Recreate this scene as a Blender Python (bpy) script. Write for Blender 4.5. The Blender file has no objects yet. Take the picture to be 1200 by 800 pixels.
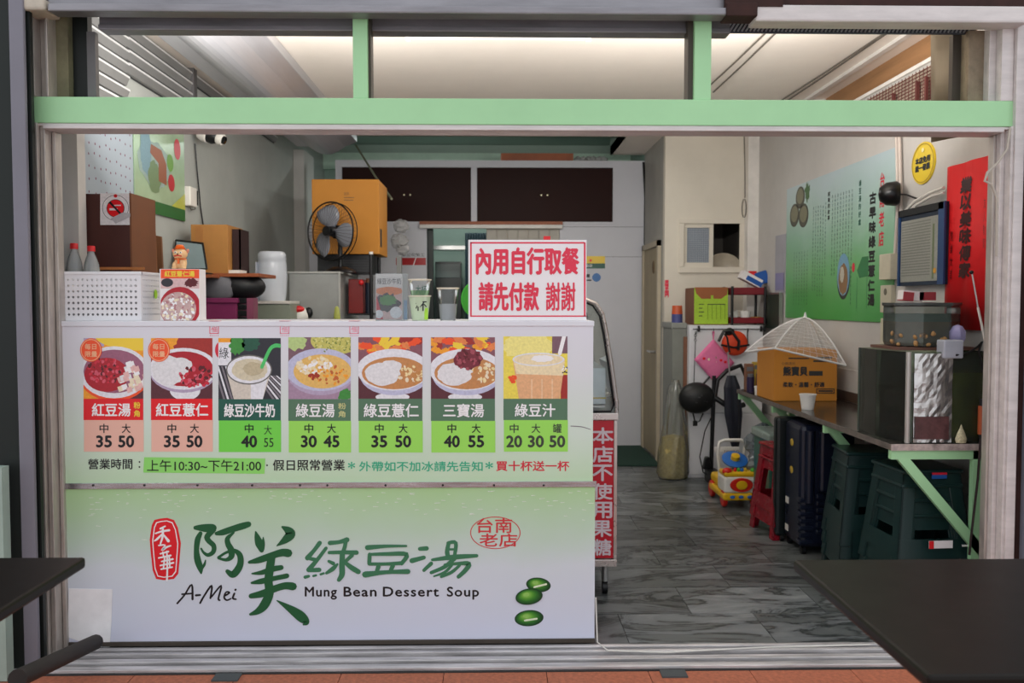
import bpy, math, random
from mathutils import Vector, Matrix, Euler
random.seed(7)
S = bpy.context.scene
COL = S.collection
PI = math.pi

# ---------------------------------------------------------------- camera
F, PITCH, YAW = 1030.0, math.atan(45/1030), math.atan(20/1030)
CAM = Vector((0.0, -3.567, 1.42))
cd = bpy.data.cameras.new('camera'); co = bpy.data.objects.new('camera', cd); COL.objects.link(co)
co.location = CAM; co.rotation_euler = Euler((PI/2-PITCH, 0, -YAW))
cd.sensor_width = 36; cd.lens = 36*F/1200; cd.clip_start = .05; cd.clip_end = 100
cd.dof.use_dof = True; cd.dof.focus_distance = 3.7; cd.dof.aperture_fstop = 4.0
S.camera = co
RM = co.rotation_euler.to_matrix()

# ---------------------------------------------------------------- sky, lights, exposure
w = bpy.data.worlds.new('sky'); S.world = w; w.use_nodes = True
bg = w.node_tree.nodes['Background']; bg.inputs[0].default_value = (.93, .96, 1, 1); bg.inputs[1].default_value = 1.1
S.view_settings.view_transform = 'Standard'; S.view_settings.look = 'None'
S.view_settings.gamma = 1; S.view_settings.use_curve_mapping = False
S.view_settings.exposure = 0.05
S.cycles.max_bounces = 8; S.cycles.transparent_max_bounces = 12
def area(name, loc, rot, sx, sy, power, col):
    l = bpy.data.lights.new(name, 'AREA'); l.shape = 'RECTANGLE'; l.size = sx; l.size_y = sy
    l.energy = power; l.color = col
    o = bpy.data.objects.new(name, l); o.location = loc; o.rotation_euler = rot; COL.objects.link(o)
    return o
# two unseen lamps added behind the lintel to brighten the ceiling, then the hung tubes
area('ceiling_fill_left', (-.85, .48, 2.28), (math.radians(138), 0, 0), 1.2, .07, 30, (1, .96, .91))
area('ceiling_fill_right', (1.0, .48, 2.28), (math.radians(138), 0, 0), 1.2, .07, 30, (1, .96, .91))
area('tube_light_middle', (0.3, 3.2, 2.74), (0, 0, 0), 1.15, .10, 14, (1, .97, .93))
area('tube_light_kitchen', (-.4, 5.6, 3.05), (0, 0, 0), 1.15, .08, 12, (.9, 1, .97))

# ---------------------------------------------------------------- helpers
def ray(px, py): return RM @ Vector(((px-600)/F, (400-py)/F, -1))
def at(px, py, X=None, Y=None, Z=None):
    d = ray(px, py)
    if Y is not None: t = (Y-CAM.y)/d.y
    elif X is not None: t = (X-CAM.x)/d.x
    else: t = (Z-CAM.z)/d.z
    return CAM + d*t
def lin(h):
    if isinstance(h, str):
        h = h.lstrip('#'); c = [int(h[i:i+2], 16)/255 for i in (0, 2, 4)]
    else: c = [v/255 for v in h]
    return tuple((v/12.92 if v <= .04045 else ((v+.055)/1.055)**2.4) for v in c) + (1,)
MC = {}
def M(name, col, rough=.55, metal=0, var=.12, scale=6, bump=0, trans=0, alpha=1, emit=0, coat=0, stretch=(1, 1, 1), ior=1.45, spec=.5):
    if name in MC: return MC[name]
    m = bpy.data.materials.new(name); m.use_nodes = True; MC[name] = m
    n = m.node_tree.nodes; l = m.node_tree.links; b = n['Principled BSDF']
    c = lin(col)
    tc = n.new('ShaderNodeTexCoord'); mp = n.new('ShaderNodeMapping'); mp.inputs['Scale'].default_value = stretch
    l.new(tc.outputs['Object'], mp.inputs[0])
    if var:
        t = n.new('ShaderNodeTexNoise'); t.inputs['Scale'].default_value = scale; t.inputs['Detail'].default_value = 6
        t.inputs['Roughness'].default_value = .65
        l.new(mp.outputs[0], t.inputs['Vector'])
        r = n.new('ShaderNodeValToRGB'); r.color_ramp.elements[0].position = .3; r.color_ramp.elements[1].position = .7
        r.color_ramp.elements[0].color = tuple(v*(1-var) for v in c[:3])+(1,)
        r.color_ramp.elements[1].color = tuple(min(1, v*(1+var*.6)) for v in c[:3])+(1,)
        l.new(t.outputs['Fac'], r.inputs[0]); l.new(r.outputs[0], b.inputs['Base Color'])
        rr = n.new('ShaderNodeMapRange'); rr.inputs['To Min'].default_value = max(0, rough-.08); rr.inputs['To Max'].default_value = min(1, rough+.08)
        l.new(t.outputs['Fac'], rr.inputs['Value']); l.new(rr.outputs[0], b.inputs['Roughness'])
        if bump:
            bp = n.new('ShaderNodeBump'); bp.inputs['Strength'].default_value = bump; bp.inputs['Distance'].default_value = .01
            l.new(t.outputs['Fac'], bp.inputs['Height']); l.new(bp.outputs[0], b.inputs['Normal'])
    else:
        b.inputs['Base Color'].default_value = c; b.inputs['Roughness'].default_value = rough
    b.inputs['Metallic'].default_value = metal; b.inputs['Specular IOR Level'].default_value = spec
    b.inputs['Transmission Weight'].default_value = trans; b.inputs['IOR'].default_value = ior
    b.inputs['Alpha'].default_value = alpha; b.inputs['Coat Weight'].default_value = coat
    if emit: b.inputs['Emission Color'].default_value = c; b.inputs['Emission Strength'].default_value = emit
    return m
def gradient_mat(name, stops, z0, z1, rough=.35):
    """a print that shades from one ink colour into another over its height"""
    m = bpy.data.materials.new(name); m.use_nodes = True
    n = m.node_tree.nodes; l = m.node_tree.links; b = n['Principled BSDF']
    g = n.new('ShaderNodeNewGeometry'); s = n.new('ShaderNodeSeparateXYZ'); l.new(g.outputs['Position'], s.inputs[0])
    r = n.new('ShaderNodeMapRange'); r.inputs['From Min'].default_value = z0; r.inputs['From Max'].default_value = z1
    l.new(s.outputs['Z'], r.inputs['Value'])
    t = n.new('ShaderNodeTexNoise'); t.inputs['Scale'].default_value = 3; t.inputs['Detail'].default_value = 5; l.new(g.outputs['Position'], t.inputs['Vector'])
    a = n.new('ShaderNodeMath'); a.operation = 'MULTIPLY_ADD'; a.inputs[1].default_value = .25; l.new(t.outputs['Fac'], a.inputs[0])
    l.new(r.outputs[0], a.inputs[2])
    a2 = n.new('ShaderNodeMath'); a2.operation = 'SUBTRACT'; a2.inputs[1].default_value = .125; l.new(a.outputs[0], a2.inputs[0])
    cr = n.new('ShaderNodeValToRGB'); l.new(a2.outputs[0], cr.inputs[0])
    e = cr.color_ramp.elements
    while len(e) < len(stops): e.new(.5)
    for el, (p, c) in zip(e, stops): el.position = p; el.color = lin(c)
    l.new(cr.outputs[0], b.inputs['Base Color']); b.inputs['Roughness'].default_value = rough
    return m
def glass(name, col='e8f2f0', fac=.88, rough=.03):
    """thin clear pane: mostly see-through with a glossy reflection"""
    if name in MC: return MC[name]
    m = bpy.data.materials.new(name); m.use_nodes = True; MC[name] = m
    n = m.node_tree.nodes; l = m.node_tree.links; n.clear()
    o = n.new('ShaderNodeOutputMaterial'); t = n.new('ShaderNodeBsdfTransparent'); g = n.new('ShaderNodeBsdfGlossy'); d = n.new('ShaderNodeBsdfDiffuse')
    m1 = n.new('ShaderNodeMixShader'); m2 = n.new('ShaderNodeMixShader'); fr = n.new('ShaderNodeFresnel'); fr.inputs[0].default_value = 1.4
    t.inputs[0].default_value = lin(col); d.inputs[0].default_value = lin(col); g.inputs['Roughness'].default_value = rough; g.inputs[0].default_value = (.9, .9, .9, 1)
    m1.inputs[0].default_value = 1-fac
    l.new(t.outputs[0], m1.inputs[1]); l.new(d.outputs[0], m1.inputs[2]); l.new(fr.outputs[0], m2.inputs[0]); l.new(m1.outputs[0], m2.inputs[1]); l.new(g.outputs[0], m2.inputs[2]); l.new(m2.outputs[0], o.inputs[0])
    return m

ROOTLOC = {}
def root_loc(o):
    while o is not None:
        if o.name in ROOTLOC: return ROOTLOC[o.name]
        o = o.parent
    return Vector((0, 0, 0))
def tag(o, label=None, cat=None, group=None, kind=None):
    if label: o['label'] = label
    if cat: o['category'] = cat
    if group: o['group'] = group
    if kind: o['kind'] = kind
    return o
def thing(name, label, cat, loc=(0, 0, 0), group=None, world=True, rz=0):
    o = bpy.data.objects.new(name, None); COL.objects.link(o); o.location = loc; o.rotation_euler = (0, 0, rz)
    o.empty_display_size = .05
    if world: ROOTLOC[o.name] = Vector(loc)
    return tag(o, label, cat, group)
class MB:
    def __init__(s): s.v = []; s.f = []; s.mi = []; s.cur = 0
    def m(s, i): s.cur = i; return s
    def add(s, vs, fs):
        k = len(s.v); s.v += [tuple(v) for v in vs]
        for f in fs: s.f.append([k+i for i in f]); s.mi.append(s.cur)
        return s
    def box(s, x0, x1, y0, y1, z0, z1, rz=0, rx=0, ry=0):
        c = Vector(((x0+x1)/2, (y0+y1)/2, (z0+z1)/2)); R = Euler((rx, ry, rz)).to_matrix()
        vs = [c + R @ (Vector((x, y, z))-c) for x in (x0, x1) for y in (y0, y1) for z in (z0, z1)]
        return s.add(vs, [(0, 1, 3, 2), (4, 6, 7, 5), (0, 4, 5, 1), (2, 3, 7, 6), (0, 2, 6, 4), (1, 5, 7, 3)])
    def cyl(s, p0, p1, r0, r1=None, n=14, caps=True):
        p0 = Vector(p0); p1 = Vector(p1); r1 = r0 if r1 is None else r1
        q = (p1-p0).to_track_quat('Z', 'Y').to_matrix(); vs = []
        for p, r in ((p0, r0), (p1, r1)):
            vs += [p + q @ Vector((r*math.cos(2*PI*i/n), r*math.sin(2*PI*i/n), 0)) for i in range(n)]
        fs = [(i, (i+1) % n, n+(i+1) % n, n+i) for i in range(n)]
        if caps: fs += [tuple(reversed(range(n))), tuple(range(n, 2*n))]
        return s.add(vs, fs)
    def tube(s, pts, r, n=6, closed=False):
        pts = [Vector(p) for p in pts]; N = len(pts); vs = []; up = None
        for i, p in enumerate(pts):
            a = pts[(i-1) % N] if (i or closed) else p; b = pts[(i+1) % N] if (i < N-1 or closed) else p
            t = (b-a).normalized() if (b-a).length > 1e-9 else Vector((0, 0, 1))
            if up is None: up = Vector((0, 0, 1)) if abs(t.z) < .9 else Vector((1, 0, 0))
            x = t.cross(up).normalized(); y = x.cross(t).normalized(); up = y
            rr = r[i] if isinstance(r, (list, tuple)) else r
            vs += [p + x*rr*math.cos(2*PI*k/n) + y*rr*math.sin(2*PI*k/n) for k in range(n)]
        fs = []
        for i in range(N if closed else N-1):
            j = (i+1) % N
            fs += [(i*n+k, i*n+(k+1) % n, j*n+(k+1) % n, j*n+k) for k in range(n)]
        if not closed: fs += [tuple(reversed(range(n))), tuple(range((N-1)*n, N*n))]
        return s.add(vs, fs)
    def lathe(s, prof, c=(0, 0, 0), n=20, R=None, sc=(1, 1)):
        c = Vector(c); vs = []
        for r, z in prof:
            for i in range(n):
                v = Vector((r*sc[0]*math.cos(2*PI*i/n), r*sc[1]*math.sin(2*PI*i/n), z))
                vs.append(c + (R @ v if R else v))
        fs = [(j*n+i, j*n+(i+1) % n, (j+1)*n+(i+1) % n, (j+1)*n+i) for j in range(len(prof)-1) for i in range(n)]
        return s.add(vs, fs)
    def ell(s, c, r, nu=14, nv=8, R=None):
        if not isinstance(r, (tuple, list)): r = (r, r, r)
        c = Vector(c); vs = []
        for j in range(nv+1):
            a = -PI/2+PI*j/nv
            for i in range(nu):
                v = Vector((r[0]*math.cos(a)*math.cos(2*PI*i/nu), r[1]*math.cos(a)*math.sin(2*PI*i/nu), r[2]*math.sin(a)))
                vs.append(c + (R @ v if R else v))
        return s.add(vs, [(j*nu+i, j*nu+(i+1) % nu, (j+1)*nu+(i+1) % nu, (j+1)*nu+i) for j in range(nv) for i in range(nu)])
    def prism(s, pts, vec):
        pts = [Vector(p) for p in pts]; vec = Vector(vec); n = len(pts)
        return s.add(pts+[p+vec for p in pts], [tuple(range(n)), tuple(reversed(range(n, 2*n)))]+[(i, n+i, n+(i+1) % n, (i+1) % n) for i in range(n)])
    def poly(s, pts): return s.add(pts, [tuple(range(len(pts)))])
    def b(s, name, mats, parent=None, smooth=False, bevel=0, label=None, local=False, solid=0, recalc=True):
        me = bpy.data.meshes.new(name)
        vs = s.v
        if parent is not None and not local:
            L = root_loc(parent)
            if L.length: vs = [(v[0]-L.x, v[1]-L.y, v[2]-L.z) for v in vs]
        me.from_pydata(vs, [], s.f)
        if not isinstance(mats, (list, tuple)): mats = [mats]
        for m in mats: me.materials.append(m)
        me.polygons.foreach_set('material_index', s.mi)
        if recalc:
            import bmesh
            bm = bmesh.new(); bm.from_mesh(me); bmesh.ops.remove_doubles(bm, verts=bm.verts, dist=1e-6) if smooth else None
            bmesh.ops.recalc_face_normals(bm, faces=bm.faces); bm.to_mesh(me); bm.free()
        if smooth: me.polygons.foreach_set('use_smooth', [True]*len(me.polygons))
        o = bpy.data.objects.new(name, me); COL.objects.link(o)
        if parent is not None: o.parent = parent
        if smooth: 
            try: me.set_sharp_from_angle(angle=math.radians(45))
            except Exception: pass
        if solid:
            md = o.modifiers.new('thick', 'SOLIDIFY'); md.thickness = solid
        if bevel:
            md = o.modifiers.new('bevel', 'BEVEL'); md.width = bevel; md.segments = 2; md.limit_method = 'ANGLE'
        if label: o['label'] = label
        return o
def struct(o): o['kind'] = 'structure'; return o
def copy_tree(o, parent=None):
    c = o.copy(); COL.objects.link(c); c.parent = parent
    for ch in [x for x in KIDS.get(o.name, [])]: copy_tree(ch, c)
    return c
KIDS = {}
def index_kids(o):
    KIDS[o.name] = list(o.children)
    for c in o.children: index_kids(c)

class Frame:
    """a flat surface that carries print: origin, right, up, outward normal"""
    def __init__(s, o, u, v, n): s.o = Vector(o); s.u = Vector(u); s.v = Vector(v); s.n = Vector(n)
    def hit(s, px, py):
        d = ray(px, py); t = (s.o-CAM).dot(s.n)/d.dot(s.n); p = CAM+d*t-s.o
        return p.dot(s.u), p.dot(s.v)
    def p(s, a, b, c=0): return s.o+s.u*a+s.v*b+s.n*c
LAY = .0007
def clip(poly, r):
    x0, y0, x1, y1 = r
    for ax, lim, sg in ((0, x0, 1), (0, x1, -1), (1, y0, 1), (1, y1, -1)):
        out = []
        for i in range(len(poly)):
            a = poly[i-1]; b = poly[i]; ia = (a[ax]-lim)*sg >= 0; ib = (b[ax]-lim)*sg >= 0
            if ia != ib:
                t = (lim-a[ax])/(b[ax]-a[ax]); out.append((a[0]+(b[0]-a[0])*t, a[1]+(b[1]-a[1])*t))
            if ib: out.append(b)
        poly = out
        if len(poly) < 3: return []
    return poly
TC = {}
def glyphs(s, space=1.0, line=1.2):
    k = (s, space, line)
    if k not in TC:
        c = bpy.data.curves.new('t', 'FONT'); c.body = s; c.resolution_u = 3; c.space_character = space; c.space_line = line
        o = bpy.data.objects.new('t', c); me = bpy.data.meshes.new_from_object(o)
        TC[k] = ([tuple(v.co[:2]) for v in me.vertices], [tuple(p.vertices) for p in me.polygons])
        bpy.data.objects.remove(o); bpy.data.curves.remove(c)
    return TC[k]
class Print:
    """thin print on a Frame, drawn in measured image coordinates of that surface or (raw=True) in metres"""
    def __init__(s, fr, raw=False): s.fr = fr; s.raw = raw; s.mb = MB(); s.clip = None; s.names = []; s.st = 0
    def mat(s, m):
        if m not in s.names: s.names.append(m)
        s.mb.cur = s.names.index(m); return s
    def q(s, x, y, c):
        a, b = (x, y) if s.raw else s.fr.hit(x, y)
        return s.fr.p(a, b, c*LAY)
    def poly(s, pts, m, c=1):
        s.mat(m)
        if s.clip: pts = clip(list(pts), s.clip)
        if len(pts) > 2: s.mb.poly([s.q(x, y, c) for x, y in pts])
    def rect(s, x0, y0, x1, y1, m, c=1): s.poly([(x0, y0), (x1, y0), (x1, y1), (x0, y1)], m, c)
    def ell(s, x, y, rx, ry, m, c=1, n=28, rot=0, jit=0):
        pts = []
        for i in range(n):
            a = 2*PI*i/n; k = 1+random.uniform(-jit, jit); u = rx*k*math.cos(a); v = ry*k*math.sin(a)
            pts.append((x+u*math.cos(rot)-v*math.sin(rot), y+u*math.sin(rot)+v*math.cos(rot)))
        s.poly(pts, m, c)
    def ring(s, x, y, rx, ry, wd, m, c=1, n=36):
        s.mat(m)
        for i in range(n):
            a, b = 2*PI*i/n, 2*PI*(i+1)/n
            s.mb.poly([s.q(x+rx*k*math.cos(t), y+ry*k2*math.sin(t), c) for t, k, k2 in ((a, 1, 1), (b, 1, 1), (b, 1-wd/rx, 1-wd/ry), (a, 1-wd/rx, 1-wd/ry))])
    def brush(s, pts, m, c=1, sub=5):
        """pts = (x, y, width): a brush stroke"""
        P = []
        for i in range(len(pts)-1):
            p0 = pts[max(i-1, 0)]; p1 = pts[i]; p2 = pts[i+1]; p3 = pts[min(i+2, len(pts)-1)]
            for k in range(sub):
                t = k/sub
                P.append(tuple(.5*((2*p1[j])+(-p0[j]+p2[j])*t+(2*p0[j]-5*p1[j]+4*p2[j]-p3[j])*t*t+(-p0[j]+3*p1[j]-3*p2[j]+p3[j])*t**3) for j in range(3)))
        P.append(pts[-1]); L = []; R = []
        for i, p in enumerate(P):
            a = P[max(i-1, 0)]; b = P[min(i+1, len(P)-1)]; dx, dy = b[0]-a[0], b[1]-a[1]; n = math.hypot(dx, dy) or 1
            h = max(p[2], .3)/2; L.append((p[0]-dy/n*h, p[1]+dx/n*h)); R.append((p[0]+dy/n*h, p[1]-dx/n*h))
        for i in range(len(P)-1): s.poly([L[i], L[i+1], R[i+1], R[i]], m, c+s.st)
        s.ell(pts[0][0], pts[0][1], pts[0][2]/2, pts[0][2]/2, m, c+s.st+.05, n=8); s.ell(pts[-1][0], pts[-1][1], pts[-1][2]/2, pts[-1][2]/2, m, c+s.st+.05, n=8); s.st = (s.st+.11) % 2.4
    def text(s, t, x0, y0, x1, y1, m, c=2, bold=0, slant=0, space=1, line=1.2):
        """fit the words into the rectangle; y1 is the top in metres (raw) or y0 is the top in image rows"""
        vs, fs = glyphs(t, space, line)
        if not vs: return
        s.mat(m)
        ax = min(v[0] for v in vs); bx = max(v[0] for v in vs); ay = min(v[1] for v in vs); by = max(v[1] for v in vs)
        offs = [(0, 0)] if not bold else [(dx*bold, dy*bold) for dx, dy in ((-1, 0), (1, 0), (0, -1), (0, 1))]
        for k, (ox, oy) in enumerate(offs):
            out = []
            for (a, b) in vs:
                u = (a-ax)/(bx-ax or 1); v = (b-ay)/(by-ay or 1)
                x = x0+(x1-x0)*u + slant*(v-.5) + ox; y = (y0+(y1-y0)*v if s.raw else y1+(y0-y1)*v) + oy
                out.append(s.q(x, y, c+k*.06))
            s.mb.add(out, fs)
    def b(s, name, parent, label=None): return s.mb.b(name, s.names, parent, recalc=False, label=label)
# ================================================================ materials of the building
WL, WR, YB, YP, ZC = -1.92, 2.25, 5.10, 4.05, 2.88      # left wall, right wall, back wall, partition, ceiling
XRET = 1.465
white_wall = M('white_wall_paint', 'c3c0bc', .7, var=.09, scale=2.5)
left_paint = M('greyish_wall_paint', 'adb0ab', .75, var=.10, scale=2)
back_panel_m = M('pale_grey_wall_board', 'd0d1d8', .5, var=.05, scale=2)
cream = M('cream_ceiling_paint', 'f3eadf', .8, var=.05, scale=1.2)
part_paint = M('cream_partition_paint', 'd9d2c4', .7, var=.07, scale=2)
mint = M('mint_painted_plaster', '9fb3a8', .7, var=.06)
alu = M('aged_aluminium', 'bdb5ae', .42, .55, var=.25, scale=9, bump=.05, stretch=(3, 3, .6))
alu_h = M('aged_aluminium_rail', 'b4aeb0', .38, .6, var=.30, scale=6, bump=.05, stretch=(.4, 3, 4))
alu_white = M('chalky_white_aluminium', 'd2cbc9', .5, .15, var=.16, scale=8, stretch=(.6, 3, 3))
steel_grey = M('galvanised_steel', '8f8d92', .42, .6, var=.25, scale=5, stretch=(.5, 3, 3))
green_paint = M('pale_green_enamel', 'a5d7a4', .38, var=.06, scale=3)
rust = M('rusty_dark_steel', '3c2420', .8, .2, var=.4, scale=12)
black_paint = M('black_painted_steel', '0d1412', .5, var=.2)
lilac_steel = M('lilac_grey_painted_post', '77757f', .55, var=.08, scale=4)
dark = M('black_plastic', '101114', .4, var=.15)
brown_glass = M('dark_brown_window_film', '2c1613', .5, var=.15, scale=1.5, spec=.12)

# ---------------------------------------------------------------- floor
mb = MB().box(WL-.1, WR+.1, .0, 6.6, -.08, -.006)
floor = struct(mb.b('floor', M('dark_grout', '4c4e4c', .8)))
def marble(name):
    m = bpy.data.materials.new(name); m.use_nodes = True
    n = m.node_tree.nodes; l = m.node_tree.links; b = n['Principled BSDF']
    g = n.new('ShaderNodeNewGeometry'); oi = n.new('ShaderNodeObjectInfo')
    of = n.new('ShaderNodeVectorMath'); of.operation = 'SCALE'; of.inputs['Scale'].default_value = 37.0
    cx = n.new('ShaderNodeCombineXYZ'); l.new(oi.outputs['Random'], cx.inputs[0]); l.new(oi.outputs['Random'], cx.inputs[1]); l.new(cx.outputs[0], of.inputs[0])
    ad = n.new('ShaderNodeVectorMath'); l.new(g.outputs['Position'], ad.inputs[0]); l.new(of.outputs[0], ad.inputs[1])
    mp = n.new('ShaderNodeMapping'); mp.inputs['Rotation'].default_value = (0, 0, .5); mp.inputs['Scale'].default_value = (.8, 1.9, 1); l.new(ad.outputs[0], mp.inputs[0])
    t = n.new('ShaderNodeTexNoise'); t.inputs['Scale'].default_value = 1.9; t.inputs['Detail'].default_value = 9; t.inputs['Roughness'].default_value = .62; t.inputs['Distortion'].default_value = 1.6
    l.new(mp.outputs[0], t.inputs['Vector'])
    r = n.new('ShaderNodeValToRGB'); l.new(t.outputs['Fac'], r.inputs[0]); e = r.color_ramp.elements
    for p in (.5, .5, .5): e.new(p)
    for el, (p, c) in zip(e, ((.30, '6f7474'), (.455, '656a6a'), (.495, '252a2a'), (.525, '73787a'), (.75, '9a9e9f'))): el.position = p; el.color = lin(c)
    hs = n.new('ShaderNodeMixRGB'); hs.blend_type = 'MULTIPLY'; hs.inputs[0].default_value = 1
    mr = n.new('ShaderNodeMapRange'); mr.inputs['To Min'].default_value = .5; mr.inputs['To Max'].default_value = 1.0; l.new(oi.outputs['Random'], mr.inputs['Value'])
    l.new(r.outputs[0], hs.inputs[1]); l.new(mr.outputs[0], hs.inputs[2]); l.new(hs.outputs[0], b.inputs['Base Color'])
    b.inputs['Roughness'].default_value = .3
    return m
tile_m = marble('grey_veined_marble')
def tiles(name, parent, x0, x1, y0, rows, tw, th, mat, z=0, stagger=.5, gap=.0015, dep=.005, sk=0.0):
    shared = {}; k = 0
    for r in range(rows):
        ya, yb = y0+r*th, y0+(r+1)*th; x = x0-(tw*stagger*(r % 2))-sk*r % tw
        while x < x1:
            a, b_ = max(x, x0), min(x+tw, x1); x += tw
            if b_-a < .03: continue
            key = round(b_-a, 3)
            if key not in shared:
                h = (b_-a)/2-gap
                shared[key] = MB().box(-h, h, -th/2+gap, th/2-gap, -dep, 0).b(name, mat, parent, local=True); o = shared[key]
            else: o = shared[key].copy(); COL.objects.link(o)
            o.parent = parent; o.location = ((a+b_)/2, (ya+yb)/2, z); k += 1
tiles('marble_tile', floor, WL, WR, .01, 16, .62, .372, tile_m, stagger=.45)

pave = struct(MB().box(-4, 4, -5.0, -.18, -.10, -.036).b('floor_outside', M('pavement_bedding', '54342a', .9)))
terra = M('terracotta_paver_glaze', 'b0674c', .7, var=.35, scale=60, bump=.1)
tiles('paving_tile', pave, -3, 3, -5.0, 15, .40, .321, terra, z=-.024, dep=.012, stagger=0)
# drain cover bits on the pavement
sill = struct(MB().box(-2.1, 2.25, -.18, .02, -.08, -.022).b('trim_1', M('sill_dark_bed', '3a3838', .7)))
for k, (ya, yb, z1) in enumerate(((-.172, -.132, -.008), (-.112, -.078, -.002), (-.054, -.034, .006), (-.010, .014, .008))):
    MB().box(-2.05, 2.1, ya, yb, -.022, z1)  .b('sill_rail', M('worn_sill_aluminium', 'cdc9ca', .4, .35, var=.45, scale=7, stretch=(.5, 6, 6)), sill, bevel=.003)
for px in (268, 790): 
    p = at(px, 793, Z=-.03); MB().box(p.x-.05, p.x+.05, -.25, -.185, -.024, -.018).b('drain_cap', M('grey_rubber', '4a4e50', .7), sill)

# ---------------------------------------------------------------- side walls
wl = struct(MB().box(WL-.12, WL, .30, 6.55, 0, 3.2).b('wall_left', left_paint))
MB().box(WL-.12, at(93, 300, Y=.38).x, .38, .455, 0, ZC).box(WL-.12, WL, .06, .38, 0, ZC).b('wall_pier', white_wall, wl)
# printed wallpaper strip
wp = bpy.data.materials.new('dotted_wallpaper'); wp.use_nodes = True
n = wp.node_tree.nodes; l = wp.node_tree.links; b = n['Principled BSDF']
tc = n.new('ShaderNodeTexCoord'); vo = n.new('ShaderNodeTexVoronoi'); vo.voronoi_dimensions = '2D'; vo.inputs['Scale'].default_value = 17; vo.inputs['Randomness'].default_value = .35
rm_ = n.new('ShaderNodeMapping'); rm_.inputs['Rotation'].default_value = (PI/2, 0, PI/2); sx_ = n.new('ShaderNodeSeparateXYZ'); cx_ = n.new('ShaderNodeCombineXYZ')
l.new(tc.outputs['Object'], sx_.inputs[0]); l.new(sx_.outputs['Y'], cx_.inputs['X']); l.new(sx_.outputs['Z'], cx_.inputs['Y']); l.new(cx_.outputs[0], vo.inputs['Vector']); lt = n.new('ShaderNodeMath'); lt.operation = 'LESS_THAN'; lt.inputs[1].default_value = .105; l.new(vo.outputs['Distance'], lt.inputs[0])
mx = n.new('ShaderNodeMixRGB'); l.new(lt.outputs[0], mx.inputs[0]); mx.inputs[1].default_value = lin('a9b4be'); mx.inputs[2].default_value = lin('7c4a5e')
l.new(mx.outputs[0], b.inputs['Base Color']); b.inputs['Roughness'].default_value = .6
y1 = at(158, 250, X=WL).y
MB().box(WL, WL+.004, .35, y1, 1.0, 2.42).b('wallpaper', wp, wl)
# corrugated metal sheeting on the upper left wall (ridges run into the shop)
def corr(x, ya, yb, z0, z1, pitch=.066):
    back = MB().box(x, x+.004, ya, yb, z0, z1); back.m(1); k = int((z1-z0)/pitch)
    for i in range(k):
        z = z0+pitch*(i+.5); P = [(x+.004, z-.026), (x+.020, z-.024), (x+.034, z+.012), (x+.028, z+.024), (x+.004, z+.026)]
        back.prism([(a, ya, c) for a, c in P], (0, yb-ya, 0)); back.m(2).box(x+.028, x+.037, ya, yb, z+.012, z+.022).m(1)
    return back
corr_b = M('shaded_groove_zinc', '3f4042', .6, .2)  # groove shade and ridge highlights are put into the zinc colours
corr_m = M('corrugated_zinc', '8f8f8e', .45, .3, var=.1, scale=4)
corr(WL+.006, .36, 1.05, 2.33, ZC).b('corrugated_sheet', [corr_b, corr_m, M('highlight_ridge_zinc', 'e2e2e2', .4, .1)], wl)
corr(WL+.006, 1.05, 2.0, 2.60, ZC).b('corrugated_sheet', [corr_b, corr_m, M('highlight_ridge_zinc', 'e2e2e2', .4, .1)], wl)
corr(WL+.006, 2.06, 4.15, 2.80, ZC).b('corrugated_sheet', [corr_b, corr_m, M('highlight_ridge_zinc', 'e2e2e2', .4, .1)], wl)
MB().box(WL, WL+.05, 2.0, 2.06, 2.53, ZC).b('wall_stud', M('grey_stud', '6d6b6c', .5, .3), wl)
py = at(361, 250, X=WL+.06).y
MB().box(WL, WL+.10, py-.35, py+.1, 0, ZC).b('pilaster', white_wall, wl)

wr = struct(MB().box(WR, WR+.12, .06, 4.05, 0, 2.66).box(WR, WR+.12, 2.75, 4.05, 2.66, ZC).b('wall_right', white_wall))
MB().box(WR-.02, WR+.12, .10, 2.75, 2.66, 2.68).b('wall_cap', M('white_trim', 'e4e0da', .5), wr)
MB().box(WR+.12, WR+.16, .10, 2.76, 2.62, ZC+.05).b('plywood_infill', M('brown_plywood', 'a97f58', .6, var=.35, scale=3, stretch=(1, .3, 4)), wr)
MB().box(WR-.035, WR+.0, .10, 4.0, ZC-.02, ZC).b('white_edge_strip', M('white_trim', 'e4e0da'), wr)
MB().box(WR+.09, WR+.12, .10, 2.75, 2.70, 2.73).b('plywood_batten', M('orange_wood', 'b8743e', .6, var=.2), wr)
# square wall panels below the posters (the photo shows their joints)
for r_, (z0, z1) in enumerate(((.02, .51), (.515, 1.0))):
    for k in range(5):
        MB().box(WR-.008, WR, .14+k*.78, .14+k*.78+.775, z0, z1).b('wall_panel', white_wall, wr, bevel=.002)
MB().box(WR-.02, WR-.008, .24, 2.7, .80, .86).b('splash_strip', M('brown_splash_strip', '4b3c33', .4), wr)
# wire mesh and its frame on the upper right wall, behind the transom
mesh_b = M('pale_brick_paint', 'b2a291', .8, var=.3, scale=14, bump=.2)
MB().box(WR-.012, WR-.002, .55, 1.9, 2.46, 2.64).b('brick_backing', mesh_b, wr)
mw = MB(); red_w = M('rusty_wire', '6a3a36', .7, .3, var=.3)
for k in range(10): mw.box(WR-.022, WR-.018, .56, 1.88, 2.465+k*.018, 2.4685+k*.018)
for k in range(34): mw.box(WR-.026, WR-.023, .57+k*.04, .573+k*.04, 2.46, 2.64)
tag(mw.b('wire_mesh', red_w, wr), kind='stuff')
for yy in (.95, 1.05, 1.32): MB().box(WR-.04, WR-.026, yy, yy+.018, 2.46, 2.58).b('mesh_bar', red_w, wr)

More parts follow.
